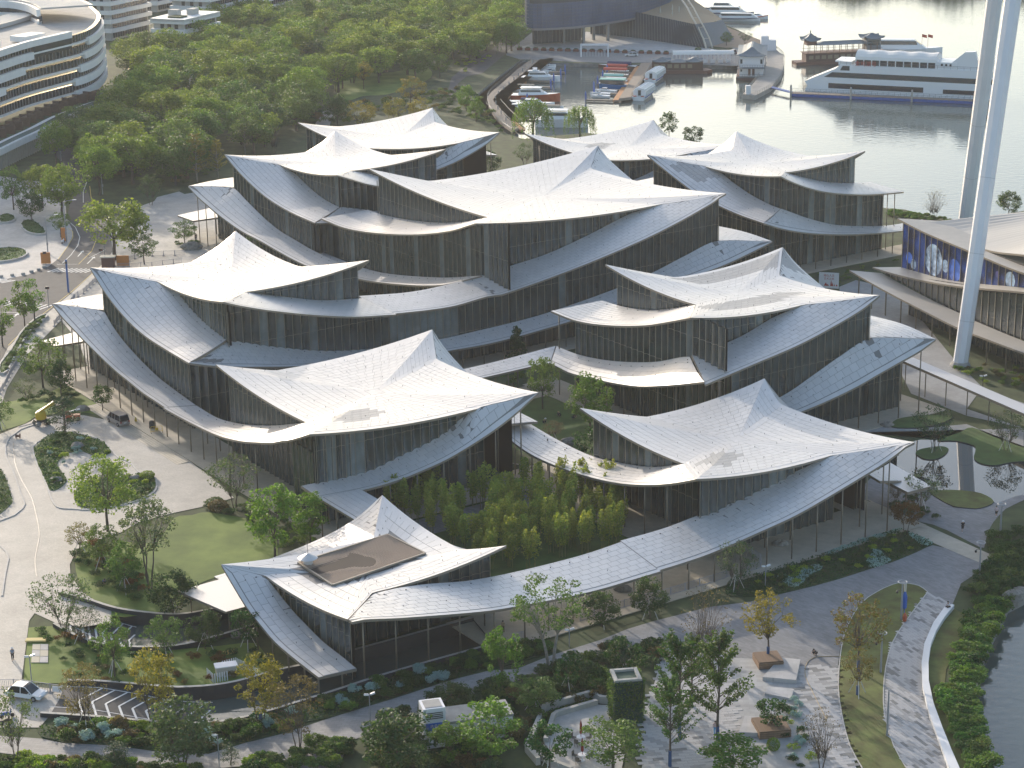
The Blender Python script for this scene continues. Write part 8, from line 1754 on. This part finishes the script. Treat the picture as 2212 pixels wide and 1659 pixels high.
# ---- vehicles
CG=mat('car_glass',(.02,.022,.025),rough=.1,spec=.7); TYRE=mat('tyre',(.018,.018,.018),rough=.9); RIM=mat('rim',(.35,.35,.36),rough=.35,metal=.7); TAIL=mat('tail_light',(.30,.02,.015),rough=.3); HEADL=mat('head_light',(.55,.56,.58),rough=.15)
def car(name,label,x,y,rz,L,Wd,H,paint,van=False,group=None):
    t=thing(name,label,'van' if van else 'car',(x,y,.02),rz,group); hw=Wd/2; zb=.32; zs=H*.53
    # side profile (x forward), lower body then greenhouse
    lo=[(-L/2,zb),(-L/2,.62),(-L/2+.05,zs-.05),(-L/2+.25,zs),(L*.24 if not van else L*.30,zs),(L/2-.35,zs*.86),(L/2-.05,zs*.72),(L/2,.55),(L/2-.05,zb)]
    b=MB(); n=len(lo); A=[(px,-hw,pz) for px,pz in lo]; Bq=[(px,hw,pz) for px,pz in lo]; A=[(px,-hw*(1-.06*max(0,abs(px)/(L/2)-.7)/.3),pz) for px,_,pz in A]; Bq=[(px,-py,pz) for px,py,pz in A]; b.poly(A); b.poly(Bq[::-1])
    for i in range(n): j=(i+1)%n; b.quad(A[j],A[i],Bq[i],Bq[j])
    body=b.build('body',paint,t)
    if van: gh=[(-L/2+.08,zs),(-L/2+.28,H-.06),(-L/2+.5,H),(L*.16,H),(L*.22,H-.08),(L*.38,zs)]
    else: gh=[(-L/2+.35,zs),(-L/2+.95,H-.05),(-L/2+1.3,H),(L*.02,H),(L*.08,H-.05),(L*.26,zs)]
    w1,w2=hw*.95,hw*.78; b=MB(); A=[(px,-(w1+(w2-w1)*(pz-zs)/(H-zs)),pz) for px,pz in gh]; Bq=[(px,-py,pz) for px,py,pz in A]; b.poly(A); b.poly(Bq[::-1])
    for i in range(len(gh)-1): b.quad(A[i+1],A[i],Bq[i],Bq[i+1])
    cab=b.build('cabin',CG,t); b=MB()
    b.quad(*[(px,py*1.0,pz+.012) for px,py,pz in (A[2],A[3],Bq[3],Bq[2])]); r_=b.build('roof',paint,t)
    b=MB()
    for S_ in (A,Bq):
        b.bar(S_[0],S_[1],.07); b.bar(S_[1],S_[2],.07); b.bar(S_[2],S_[3],.07); b.bar(S_[3],S_[4],.07); b.bar(S_[4],S_[5],.07)
        for f in ((.42,.66) if van else (.55,)): 
            px=gh[0][0]+(gh[-1][0]-gh[0][0])*f; s=-1 if S_ is A else 1; b.bar((px,s*w1*1.005,zs),(px,s*w2*1.01,H-.02),.08)
    b.build('pillar',paint,t)
    for sx in (-L*.31,L*.31):
        for s in (-1,1):
            b=MB(); b.tube([(sx,s*(hw-.2),.33),(sx,s*(hw+.02),.33)],.33,14); w_=b.build('wheel',TYRE,t); b=MB(); b.tube([(sx,s*(hw),.33),(sx,s*(hw+.035),.33)],.19,10); b.build('rim',RIM,w_)
    for s in (-1,1):
        b=MB(); b.box((-L/2-.01,s*hw*.8,zs*.86),(.05,.2,.28)); b.build('tail_light',TAIL,t); b=MB(); b.box((L/2-.1,s*hw*.72,zs*.76),(.2,.36,.16)); b.build('headlight',HEADL,t); b=MB(); b.box((L*.2,s*(hw+.1),zs+.1),(.12,.2,.14)); b.build('mirror',paint,t)
    b=MB(); b.box((-L/2-.02,0,.7),(.03,.5,.14)); b.build('number_plate',SIGNW,t)
    return t
SILV=mat('silver_paint',(.33,.31,.30),rough=.3,metal=.5); WHC=mat('white_car_paint',(.72,.72,.72),rough=.25); BLC=mat('dark_car_paint',(.03,.035,.04),rough=.25)
car('van','silver people carrier parked at the top of the driveway',-64.5,323.5,R(128),4.9,1.85,1.9,SILV,True); car('suv','white car parked behind the railing at the bottom left',-57.4,222.0,R(-18),4.7,1.9,1.65,WHC); car('sedan','white saloon driving along the marina promenade',42.8,715.7,R(178),4.7,1.8,1.45,WHC); car('sedan','white car mostly hidden behind the canvas walkway',70.2,718.2,R(178),4.7,1.8,1.45,WHC); car('suv','dark car parked by the planters at the tan point',77.7,717.4,R(100),4.6,1.85,1.6,BLC)
for x,y,rz,l,pp in ((-125.2,699.3,20,'silver car in the rear lot, leftmost of the three by the shrubs',SILV),(-120.2,698.8,20,'white car in the rear lot in the middle of three',WHC),(-115.3,696.8,20,'orange-red car in the rear lot, rightmost of three',ORH)): car('parked_car',l,x,y,R(rz),4.5,1.8,1.5,pp,False,'cars parked behind the hotel')
YLW=mat('lift_yellow',(.55,.36,.03),rough=.4)
t=thing('boom_lift','yellow boom lift with folded arms on the driveway island edge','boom lift',(-77.0,323.4,.05),R(35)); b=MB(); b.box((0,0,.75),(2.3,1.3,.5)); b.build('chassis',PIN,t); b=MB(); b.lathe((0,0,1.0),[(.85,0),(.9,.3),(.85,1.1),(.6,1.25)],10); b.build('turret',YLW,t); b=MB(); b.bar((-.5,.2,2.1),(2.6,.2,3.2),.4); b.bar((-.5,-.2,2.2),(2.3,-.2,3.5),.3); b.build('arm',YLW,t); b=MB(); b.box((2.9,0,2.9),(.9,1.5,.1)); [b.bar((2.5+dx,dy,2.9),(2.5+dx,dy,3.9),.05) for dx in (0,.8) for dy in (-.7,.7)]; b.build('basket',PIN,t)
for sx in (-.85,.85):
    for s in (-1,1): b=MB(); b.tube([(sx,s*.55,.42),(sx,s*.95,.42)],.42,12); b.build('wheel',TYRE if sx>0 else RIM,t)
t=thing('compact_lift','small orange-red lift with black tyres behind the pine','lift',(-72.2,325.3,.05),R(10)); b=MB(); b.box((0,0,.75),(2.4,1.0,.55)); b.box((-.7,0,1.3),(.8,.8,.6)); b.build('body',ORH,t); b=MB(); b.bar((-.6,0,1.5),(1.2,0,1.9),.22); b.build('arm',CAMW,t)
for sx in (-.8,.8):
    for s in (-1,1): b=MB(); b.tube([(sx,s*.4,.36),(sx,s*.65,.36)],.36,12); b.build('wheel',TYRE,t)
t=thing('barrier','yellow crowd barrier on the steps beside a column','barrier',(-57.3,318.0,.12),R(15)); b=MB(); P_=[(-.95,0,.1),(-.95,0,1.0),(-.8,0,1.12),(.8,0,1.12),(.95,0,1.0),(.95,0,.1)]; b.tube(P_,.035,6); b.bar((-.95,0,.3),(.95,0,.3),.05); [b.bar((-.75+i*.3,0,.3),(-.75+i*.3,0,1.1),.035) for i in range(6)]; b.box((0,0,.65),(.55,.04,.45)); b.build('frame',YLW,t); b=MB(); [b.box((s*.9,0,.05),(.1,.6,.08)) for s in (-1,1)]; b.build('foot',PIN,t)
t=tag((lambda b:(b.box((0,0,.55),(.75,.75,1.1)),b.lathe((0,0,1.1),[(.36,0),(.3,.12),(.05,.16)],8),b.build('black_bin',PIN))[-1])(MB()),'black box-shaped bin standing on the steps by a column','bin'); t.location=(-58.5,320.6,.12)
t=thing('wet_floor_sign','yellow folding floor sign at the head of the steps','sign',(-61.7,324.1,.12),.4); b=MB(); b.quad((-.2,-.2,0),(.2,-.2,0),(.1,0,.7),(-.1,0,.7)); b.quad((.2,.2,0),(-.2,.2,0),(-.1,0,.7),(.1,0,.7)); b.build('panel',YLW,t)
t=thing('wooden_spool','brown wooden cable spool on the driveway','spool',(-79.3,316.5,.05)); b=MB(); b.tube([(-.35,0,.42),(-.28,0,.42)],.42,14); b.tube([(.28,0,.42),(.35,0,.42)],.42,14); b.tube([(-.3,0,.42),(.3,0,.42)],.2,10); b.build('spool',BROWNB,t)
for i,(x,y,l,cc) in enumerate(((-58.5,216.7,'scooter with a blue cover parked at the bottom left',BLUEP),(-58.2,214.9,'black scooter parked in front of the blue-covered one',PIN),(-99.2,451.4,'white scooter at the road bend kerb',CAMW),(-100.7,456.8,'dark scooter beside the orange banner',PIN))):
    t=thing('scooter',l,'scooter',(x,y,.03),R(20+i*30)); b=MB(); b.box((-.2,0,.6),(.9,.32,.35)); b.bar((.35,0,.4),(.55,0,1.0),.14); b.box((.15,0,.32),(.5,.28,.08)); b.build('body',cc,t); b=MB(); b.bar((.5,-.32,1.0),(.5,.32,1.0),.05); b.build('handlebar',PIN,t)
    for s in (-.55,.65): b=MB(); b.tube([(s,-.06,.24),(s,.06,.24)],.24,12); b.build('wheel',TYRE,t)
# ---- steps of the left colonnade
for i in range(5):
    b=MB(); b.prism(uvrect(-39.4-.42*(i+1),-39.4-.42*i,30,66),0,.12-.02*(i+1)) if False else b.prism(uvrect(-39.3-.45*(i+1),-39.3-.45*i,31,67),0,.115-.02*i); b.build('step',P_BEIGE,None,'structure')
# ---- people
SKIN=mat('skin',(.40,.25,.18),rough=.6); HAIR=mat('hair_black',(.015,.013,.012),rough=.6)
def skin_obj(name,verts,edges,radii,m_,parent,sub=1):
    me_=bpy.data.meshes.new(name); me_.from_pydata(verts,edges,[]); me_.materials.append(m_); o=link(name,me_,parent); sk=o.modifiers.new('skin','SKIN'); sk.use_smooth_shade=True
    for v,r_ in zip(me_.skin_vertices[0].data,radii): v.radius=(r_,r_)
    me_.skin_vertices[0].data[0].use_root=True
    s_=o.modifiers.new('smooth','SUBSURF'); s_.levels=sub; s_.render_levels=sub; return o
def person(label,x,y,rz,J,shirt,trouser,hat=None,z=0,hair=True,sleeve=.5,shorts=False,vest=None,s=1.0):
    """J: joint dictionary in metres; one continuous skinned body with clothes over it"""
    t=thing('person',label,'person',(x,y,z),rz); t.scale=(s,s,s)
    K_=['pelvis','chest','neck','head','lsh','lel','lha','rsh','rel','rha','lhip','lkn','lan','lto','rhip','rkn','ran','rto']; V=[J[k] for k in K_]; ix={k:i for i,k in enumerate(K_)}
    E_=[('pelvis','chest'),('chest','neck'),('neck','head'),('chest','lsh'),('lsh','lel'),('lel','lha'),('chest','rsh'),('rsh','rel'),('rel','rha'),('pelvis','lhip'),('lhip','lkn'),('lkn','lan'),('lan','lto'),('pelvis','rhip'),('rhip','rkn'),('rkn','ran'),('ran','rto')]
    rad=dict(pelvis=.13,chest=.15,neck=.06,head=.105,lsh=.065,lel=.042,lha=.035,rsh=.065,rel=.042,rha=.035,lhip=.09,lkn=.06,lan=.042,lto=.035,rhip=.09,rkn=.06,ran=.042,rto=.035)
    skin_obj('body',V,[(ix[a],ix[c]) for a,c in E_],[rad[k] for k in K_],SKIN,t)
    lerp=lambda a,c,f:tuple(a[i]+(c[i]-a[i])*f for i in range(3))
    v=[J['pelvis'],J['chest'],lerp(J['chest'],J['neck'],.6),J['lsh'],lerp(J['lsh'],J['lel'],sleeve*1.6),J['rsh'],lerp(J['rsh'],J['rel'],sleeve*1.6)]; skin_obj('shirt',v,[(0,1),(1,2),(1,3),(3,4),(1,5),(5,6)],[.155,.175,.085,.088,.062,.088,.062],shirt,t)
    e_=.75 if shorts else .92
    v=[J['pelvis'],J['lhip'],J['lkn'],lerp(J['lkn'],J['lan'],.02 if shorts else e_),J['rhip'],J['rkn'],lerp(J['rkn'],J['ran'],.02 if shorts else e_)]; skin_obj('trousers',v,[(0,1),(1,2),(2,3),(0,4),(4,5),(5,6)],[.16,.115,.08,.065,.115,.08,.065],trouser,t)
    h=J['head']
    if hat is not None: b=MB(); b.lathe((h[0],h[1],h[2]+.03),[(.2,0),(.13,.02),(.12,.1),(.04,.14)],10); b.build('hat',hat,t)
    elif hair: b=MB(); b.lathe((h[0],h[1]+.015,h[2]-.02),[(.115,0),(.125,.06),(.09,.12),(.02,.14)],10); b.build('hair',HAIR,t)
    for k in ('l','r'): q=J[k+'an']; r_=J[k+'to']; b=MB(); b.bar((q[0],q[1],q[2]-.05),(r_[0],r_[1],r_[2]-.02),.09,.08); b.build('shoe',CAMW if shorts else PIN,t)
    return t
def walk(st=.25,arm=.2,lift=0,lean=.03):
    return dict(pelvis=(0,0,.93),chest=(0,-lean,1.28),neck=(0,-lean*1.4,1.47),head=(0,-lean*1.6,1.62),lsh=(-.19,-lean,1.38),lel=(-.23,arm*.5,1.12),lha=(-.22,arm*.2-.12,.92+lift),rsh=(.19,-lean,1.38),rel=(.23,-arm*.5,1.12),rha=(.22,-arm-.1,.96+lift),lhip=(-.09,0,.88),lkn=(-.1,-st*.6,.5),lan=(-.1,-st,.09),lto=(-.1,-st-.15,.04),rhip=(.09,0,.88),rkn=(.1,-.02,.49),ran=(.1,st,.12),rto=(.1,st-.12,.05))
def run():
    J=walk(.3,.25,.25,.1); J.update(ran=(.1,.42,.45),rto=(.1,.5,.36),rkn=(.1,-.02,.52)); return J
def crouch(): return dict(pelvis=(0,.1,.34),chest=(0,-.2,.66),neck=(0,-.33,.8),head=(0,-.42,.9),lsh=(-.18,-.24,.72),lel=(-.22,-.42,.5),lha=(-.14,-.55,.28),rsh=(.18,-.24,.72),rel=(.22,-.42,.5),rha=(.14,-.55,.28),lhip=(-.1,.08,.32),lkn=(-.2,-.32,.46),lan=(-.16,.0,.09),lto=(-.16,-.16,.04),rhip=(.1,.08,.32),rkn=(.2,-.32,.46),ran=(.16,.0,.09),rto=(.16,-.16,.04))
def sit(h=.55): return dict(pelvis=(0,0,h+.12),chest=(0,-.08,h+.46),neck=(0,-.16,h+.62),head=(0,-.22,h+.76),lsh=(-.19,-.1,h+.55),lel=(-.24,-.2,h+.3),lha=(-.08,-.42,h+.25),rsh=(.19,-.1,h+.55),rel=(.24,-.2,h+.3),rha=(.08,-.42,h+.25),lhip=(-.1,-.05,h+.1),lkn=(-.14,-.45,h+.08),lan=(-.14,-.42,.1),lto=(-.14,-.6,.05),rhip=(.1,-.05,h+.1),rkn=(.14,-.45,h+.08),ran=(.14,-.36,.1),rto=(.14,-.54,.05))
cl=lambda n,c:mat('cloth_'+n,c,rough=.9)
BLK_=cl('black',(.02,.02,.022)); GRYB=cl('grey_blue',(.22,.26,.33)); NAVYC=cl('navy',(.025,.03,.09)); WHT_=cl('white',(.62,.62,.63)); HIV=cl('hi_vis',(.25,.60,.06)); KHA=cl('khaki',(.28,.22,.14)); PINKC=cl('pale_pink',(.50,.38,.37)); STRAW=cl('straw',(.50,.38,.18)); DKBL=cl('dark_grey',(.06,.065,.07))
person('person in grey-blue shirt, black trousers and white cap walking down the drive',-61.3,232.3,R(20),walk(.18,.05),GRYB,BLK_,hat=WHT_)
person('runner all in black with a pale cap jogging towards the viewer',62.2,269.6,R(0),run(),BLK_,BLK_,hat=WHT_,shorts=True); person('runner in pale top and black shorts jogging away near the ring lamp',68.1,274.9,R(180),run(),PINKC,BLK_,shorts=True)
person('person in white shirt sitting on the end of the white bench wall',54.8,242.7,R(-60),sit(.5),WHT_,BLK_); person('worker in dark clothes crouching on the slate plaza',36.1,230.1,R(-40),crouch(),DKBL,BLK_); person('worker in a bright green safety vest walking on the pale paving',16.1,218.9,R(10),walk(.15,.1),HIV,BLK_)
person('person in tan top standing under the corridor roof by the trench',-1.6,238.0,R(-20),walk(.05,.03),KHA,BLK_); person('gardener in pale clothes and hat crouching beside the garden path',5.1,320.0,R(30),crouch(),KHA,DKBL,hat=WHT_); person('gardener in navy with a straw hat bending in the inner garden',7.7,323.4,R(-30),crouch(),NAVYC,DKBL,hat=STRAW); person('gardener in brown working beside a white sack in the inner garden',9.9,322.1,R(60),crouch(),cl('brown',(.11,.06,.045)),DKBL)
person('person in a blue patterned top squatting on the shaded lawn',-54.5,255.6,R(40),crouch(),cl('blue',(.08,.13,.30)),BLK_); person('person standing by the low rear canopy on the left forecourt',-69.7,452.0,R(200),walk(.05,.05),DKBL,NAVYC); person('person in light clothes under the tall feathery tree',22.0,209.7,R(0),walk(.05,.05),PINKC,cl('sky',(.12,.32,.55)))
# ---- hose, blue cover, sign board, rocks, hedges
b=MB(); b.tube([(x,y,.06) for x,y in smooth_open(PT(40.3,229.4,37.5,229.6,35.7,229.2,34.6,227.3,34.1,224.3,34.3,220.5,34.6,216.5,34.9,213.0),4)],.035,5); tag(b.build('hose',mat('hose_tan',(.40,.29,.14),rough=.6)),'long tan hose curling across the striped paving','hose')
b=MB(); b.tube([(x,y,.05) for x,y in smooth_open(PT(-79.7,314.8,-77.2,304.8,-74.3,296.5,-71.1,288.6,-68.0,278.3,-66.7,272.9,-65.5,264.6,-64.0,258.7),3)],.025,5); tag(b.build('cable',PIN),'thin dark cable lying along the driveway','cable')
t=thing('event_board','white event board with red mountain skyline and writing beside the right lawn','sign board',(0,0,0)); x0,y0=61.6,402.7; x1,y1=65.4,401.7; dv=Vector((x1-x0,y1-y0,0)); b=MB(); b.bar((x0,y0,1.6),(x1,y1,1.6),.12,3.2); b.build('panel',SIGNW,t); b=MB(); nrm=Vector((dv.y,-dv.x,0)).normalized()*.08
for f,w_,h_ in ((.35,.10,.7),(.45,.06,.4),(.62,.05,1.3),(.69,.04,.8),(.78,.03,.5),(.9,.05,.4)): P_=[Vector((x0,y0,0))+dv*(f-w_)+nrm,Vector((x0,y0,0))+dv*(f+w_)+nrm]; b.poly([(*P_[0].xy,.5),(*P_[1].xy,.5),(*((P_[0]+P_[1])*.5).xy,.5+h_)])
b.build('red_mountains',REDC,t); 
a_=math.atan2(dv.y,dv.x); tx=text('湖山人文',t,tuple(Vector((x0,y0,2.6))+dv*.5+nrm),(R(90),0,a_),.55,REDC); text('艺术之境',t,tuple(Vector((x0,y0,1.95))+dv*.5+nrm),(R(90),0,a_),.5,REDC)
ROCK=mat('grey_rock',(.20,.19,.17),rough=.9,noise=.35,nscale=2)
def rock(x,y,s,label,seed,m_=ROCK):
    r_=random.Random(seed); b=MB(); n=9; L=[]
    for k_,(f,z) in enumerate(((1,0),(1.05,.3),(.75,.62),(.3,.75))):
        L.append([(x+s*f*(.8+.4*r_.random())*math.cos(6.28*j/n),y+s*.7*f*(.8+.4*r_.random())*math.sin(6.28*j/n),s*z*(.85+.3*r_.random())) for j in range(n)])
    for a in range(3):
        for j in range(n): b.quad(L[a][j],L[a][(j+1)%n],L[a+1][(j+1)%n],L[a+1][j])
    b.poly(L[3]); tag(b.build('rock',m_),label,'rock')
for i,(x,y,s,l) in enumerate(((-71.7,330.8,1.1,'pale boulder on the west lawn by the van'),(-68.8,311.6,1.2,'pale boulder on the driveway island bed'),(-57.2,296.6,.8,'grey boulder on the round end of the driveway island'),(-69.1,296.0,1.0,'dark boulder at the lower tip of the island bed'),(36.4,265.6,1.1,'dark boulder under the right front corridor'),(59.9,315.8,1.0,'dark boulder by the pond-side pavilion terrace'),(63.9,246.2,1.5,'brown shore rock at the lake edge, the larger'),(65.1,247.9,1.1,'brown shore rock at the lake edge, the smaller'),(14.0,250.7,1.1,'dark boulder beneath the corridor roof'),(-69.6,444.2,2.2,'long flat boulder in the rear planted mound'),(8.8,309.5,1.4,'brown boulder by the inner garden path'),(-34.8,238.2,.8,'pale boulder under the small glossy tree'))): rock(x,y,s,l,i)
SG='mixed shrubs of the garden beds'
SHN=[0]; REST={}
def shrub_rest(lm,x,y,r_,h):
    me_=shrub_mesh(lm,random.randint(0,2)); n=len(me_.vertices)*3; a=np.empty(n,dtype=np.float32); me_.vertices.foreach_get('co',a); a=a.reshape(-1,3); an=random.random()*6.28; ca,sa=math.cos(an),math.sin(an)
    REST.setdefault(lm,[]).append(np.stack([(a[:,0]*ca-a[:,1]*sa)*r_+x,(a[:,0]*sa+a[:,1]*ca)*r_+y,a[:,2]*h*.95],1)[:len(a)//8*4])
def row(pts,n,lms,r0,r1,seed,label=None,grp=SG):
    rr=random.Random(seed)
    for x,y in scatter(pts,n,r0*1.1,rr):
        lm=rr.choice(lms); r_=rr.uniform(r0,r1); nm=dict(deep='deep green',dark='dark green',mid='mid green',hedge='green',bright='bright green',lime='yellow-green',silver='silver-grey',reed='grassy green',brown='brownish',grey='grey-green',flower='mauve flowering',rust='reddish')[lm]
        hh_=r_*rr.uniform(.8,1.15)
        if label: q=shrub(lm,x,y,r_,hh_,label,grp); q.name='reed_clump'
        elif SHN[0]<280: SHN[0]+=1; shrub(lm,x,y,r_,hh_,nm+' rounded shrub in the mixed planting around the site',grp)
        else: shrub_rest(lm,x,y,r_,hh_)
POLY=lambda *a:PT(*a)
row(PT(-54.0,214.4,-51.3,214.8,-41.2,213.8,-33.4,213.5,-28.9,215.6,-24.7,217.9,-26.2,212.1,-34.2,207.5,-40.4,208.4,-45.3,209.7,-50.9,210.6),60,['dark','hedge','deep','bright','lime','silver','brown'],.7,1.3,1)
row(PT(-23.1,220.1,-15.6,225.0,-6.5,230.8,0.7,234.6,3.6,235.7,3.9,232.4,-7.4,225.2,-15.4,219.8,-20.9,216.0),55,['deep','dark','hedge','silver','reed','bright'],.7,1.3,2)
row(PT(-57.0,206.8,-52.3,206.2,-45.4,205.8,-39.8,204.1,-33.5,202.8,-56.3,203.6),45,['lime','lime','hedge','dark','brown'],.7,1.2,3)
row(PT(-29.7,204.3,-26.8,205.8,-23.4,210.3,-19.1,209.5,-18.6,206.5,-20.1,202.4,-29.4,202.4),30,['lime','hedge','deep','mid'],.8,1.5,4)
row(PT(-16.6,213.4,-10.5,218.2,-4.1,221.9,0.8,225.1,4.9,227.7,10.2,232.6,13.6,234.5,17.6,233.1,17.7,229.9,16.4,224.5,10.6,224.8,10.1,218.1,8.6,219.8,2.9,216.6,0.9,206.5,-1.1,204.6,-0.9,201.7,-15.9,201.9),150,['deep','dark','hedge','mid','dark','brown','grey'],.8,1.7,5)
row(PT(56.8,241.2,61.0,252.7,64.1,258.3,70.2,267.1,66.3,251.1,62.9,244.9,61.1,241.0,57.0,232.0,53.2,221.3,51.4,223.6,53.4,229.4),70,['deep','dark','hedge','mid'],.9,1.6,6)
row(PT(52.2,227.4,55.3,234.5,59.3,244.6,62.1,244.5,57.7,232.8,53.2,220.6,50.9,221.4),60,['reed','reed','bright'],.9,1.5,7,'tall reedy clump on the lake bank beside the white bench','reed clumps on the lake bank')
row(PT(49.2,220.7,52.9,219.1,52.0,212.8,51.1,206.0,50.9,200.0,48.7,200.0,48.7,207.8,48.6,214.6),60,['reed','reed','mid'],.9,1.5,8,'tall reedy clump on the lake bank beside the white bench','reed clumps on the lake bank')
row(PT(70.6,269.0,65.7,268.7,64.0,263.6,65.0,259.8,61.2,254.4,58.2,248.1,61.4,246.2,66.5,250.5),50,['deep','dark','hedge'],.8,1.4,9)
row(PT(-61.3,242.4,-54.8,239.6,-46.1,233.1,-37.7,233.6,-31.9,235.0,-29.3,228.2,-39.7,224.0,-48.0,225.0,-52.8,226.0,-55.1,231.5),55,['dark','hedge','deep','brown','rust'],.6,1.1,10)
row(PT(-61.0,267.4,-58.6,271.0,-53.4,265.6,-49.3,258.1,-47.8,248.7,-52.7,251.2,-57.7,258.4),40,['dark','hedge','deep','rust'],.8,1.3,11); row(PT(-45.4,283.4,-44.8,286.2,-37.7,287.1,-34.0,280.7,-36.6,276.9,-41.8,279.3),14,['hedge','dark','grey'],.6,1.1,12)
row(PT(-34.6,280.7,-30.4,289.1,-24.7,276.4,-26.7,267.0,-31.1,264.7),26,['mid','dark','hedge','bright'],.8,1.4,13); row(PT(-76.0,313.3,-72.6,318.6,-65.1,314.1,-62.5,308.0,-67.4,308.9,-69.9,301.9,-67.5,295.0,-69.5,292.7),26,['hedge','dark','silver','lime'],.5,.9,14); row(PT(-64.0,287.1,-64.0,296.6,-56.9,298.2,-54.0,294.3,-55.2,287.9,-60.7,284.7),22,['dark','hedge','lime','mid'],.5,.9,15)
row(PT(-86.7,336.1,-81.3,332.8,-76.1,330.3,-73.1,338.5,-76.6,346.6,-80.6,340.4,-84.0,334.5),18,['hedge','dark','deep'],.7,1.2,16); row(PT(-90.8,353.6,-90.8,365.8,-91.3,383.5,-90.1,389.4,-90.1,385.4,-90.2,371.2,-89.5,354.4),20,['hedge','mid','dark'],.6,1.0,17)
row(PT(27.3,250.2,32.8,255.6,37.4,258.3,44.3,262.5,52.7,269.3,55.6,264.0,46.9,257.4,39.0,251.6,31.4,248.2),40,['deep','dark','lime','mid'],.4,.8,18); row(PT(51.6,283.0,53.8,284.1,57.6,282.7,60.0,274.8,60.5,271.6,56.0,274.5),14,['deep','dark'],.6,1.0,19)
row(PT(75.3,351.4,78.3,347.8,82.1,348.5,88.9,345.6,86.1,333.7,79.6,337.2,77.1,342.1),30,['reed','lime','bright','brown'],.6,1.1,20); row(PT(86.5,471.0,92.2,467.0,100.2,459.7,99.8,457.9,86.8,463.8),40,['reed','mid'],.6,1.0,21,'reedy green clump on the lake edge behind the rear right pavilion','reeds on the far lake edge')
row(PT(62.3,414.4,68.3,416.3,78.0,422.7,82.3,427.3,81.8,424.3,70.4,411.6,66.0,405.1),16,['bright','mid'],.4,.7,22); row(PT(-75.3,451.7,-74.3,459.7,-69.2,450.0,-67.0,444.6,-70.2,441.7),10,['dark','hedge'],.5,.9,23)
for x,y,r_,lm,l in ((-43.5,284.5,1.25,'hedge','round clipped green ball bush at the foot of the broad tree'),(-42.8,282.7,1.45,'brown','round clipped brownish ball bush in front of the green ball'),(-38.4,282.3,.95,'grey','small pale clipped ball bush near the pavilion wall'),(-55.4,296.8,1.1,'lime','clipped mound at the round tip of the driveway island'),(28.0,205.9,.7,'bright','little cone-shaped bush in front of the lower timber planter'),(66.6,726.2,1.1,'mid','clipped bush on the marina plaza edge')): shrub(lm,x,y,r_,r_*(1.9 if 'cone' in l else 1.0),l,None,True)
row(PT(29.4,213.2,31.3,217.7,32.4,217.7,32.0,212.4,31.9,201.6,29.7,200.7,29.2,206.8),22,['lime','deep','hedge','silver'],.5,.9,24)
# hedge and wood behind the forecourt
row(PT(-86.8,506.7,-82.2,513.0,-72.7,520.7,-72.7,534.9,-78.7,539.0,-100.9,540.8,-100.7,519.5,-92.2,510.4),40,['dark','hedge','mid','brown'],.9,1.6,25)
row(PT(-58.6,593.8,-47.3,592.8,-36.5,614.7,-24.4,620.8,-11.6,600.8,-1.5,575.9,-7.9,636.6,-16.8,653.1,-29.3,638.7,-45.5,625.2,-54.7,636.0),110,['mid','hedge','bright','dark','brown'],1.0,2.0,26)
row(PT(-18.7,698.9,-15.2,714.0,-3.9,728.9,-8.4,697.8,-14.7,683.6),20,['lime','bright'],.7,1.1,27)
for lm_,L_ in REST.items(): link('shrub_planting',quads_mesh('shrub_planting',np.concatenate(L_),LF[lm_]),None,'stuff')
# far bank wood that only shows as a reflection
fb=[]; rg=np.random.default_rng(9); n=26000; x=rg.uniform(120,520,n); y=940+rg.uniform(0,40,n)+.12*(x-120); hh=(6+.055*(x-120)+5*np.sin(x*.07)**2)*rg.random(n)**.6
link('far_bank_wood',quads_mesh('far_bank_wood',leaves(np.stack([x,y,hh-1],1),rg,2.6),LF['dark']),None,'stuff'); b=MB(); b.prism([(110,936),(560,990),(560,1100),(110,1050)],-3,-.6); b.build('far_bank',G_SOIL,None,'structure')

# ================================================================ haze
hz=bpy.data.materials.new('haze'); hz.use_nodes=True; hn=hz.node_tree; hn.nodes.clear(); ho=hn.nodes.new('ShaderNodeOutputMaterial'); pv=hn.nodes.new('ShaderNodeVolumePrincipled')
pv.inputs['Color'].default_value=(.93,.94,.96,1); pv.inputs['Density'].default_value=0.0001; pv.inputs['Anisotropy'].default_value=0.1; hn.links.new(pv.outputs[0],ho.inputs['Volume'])
b=MB(); b.box((50,790,58),(3600,2700,124)); hb=b.build('haze',hz,None,'stuff')
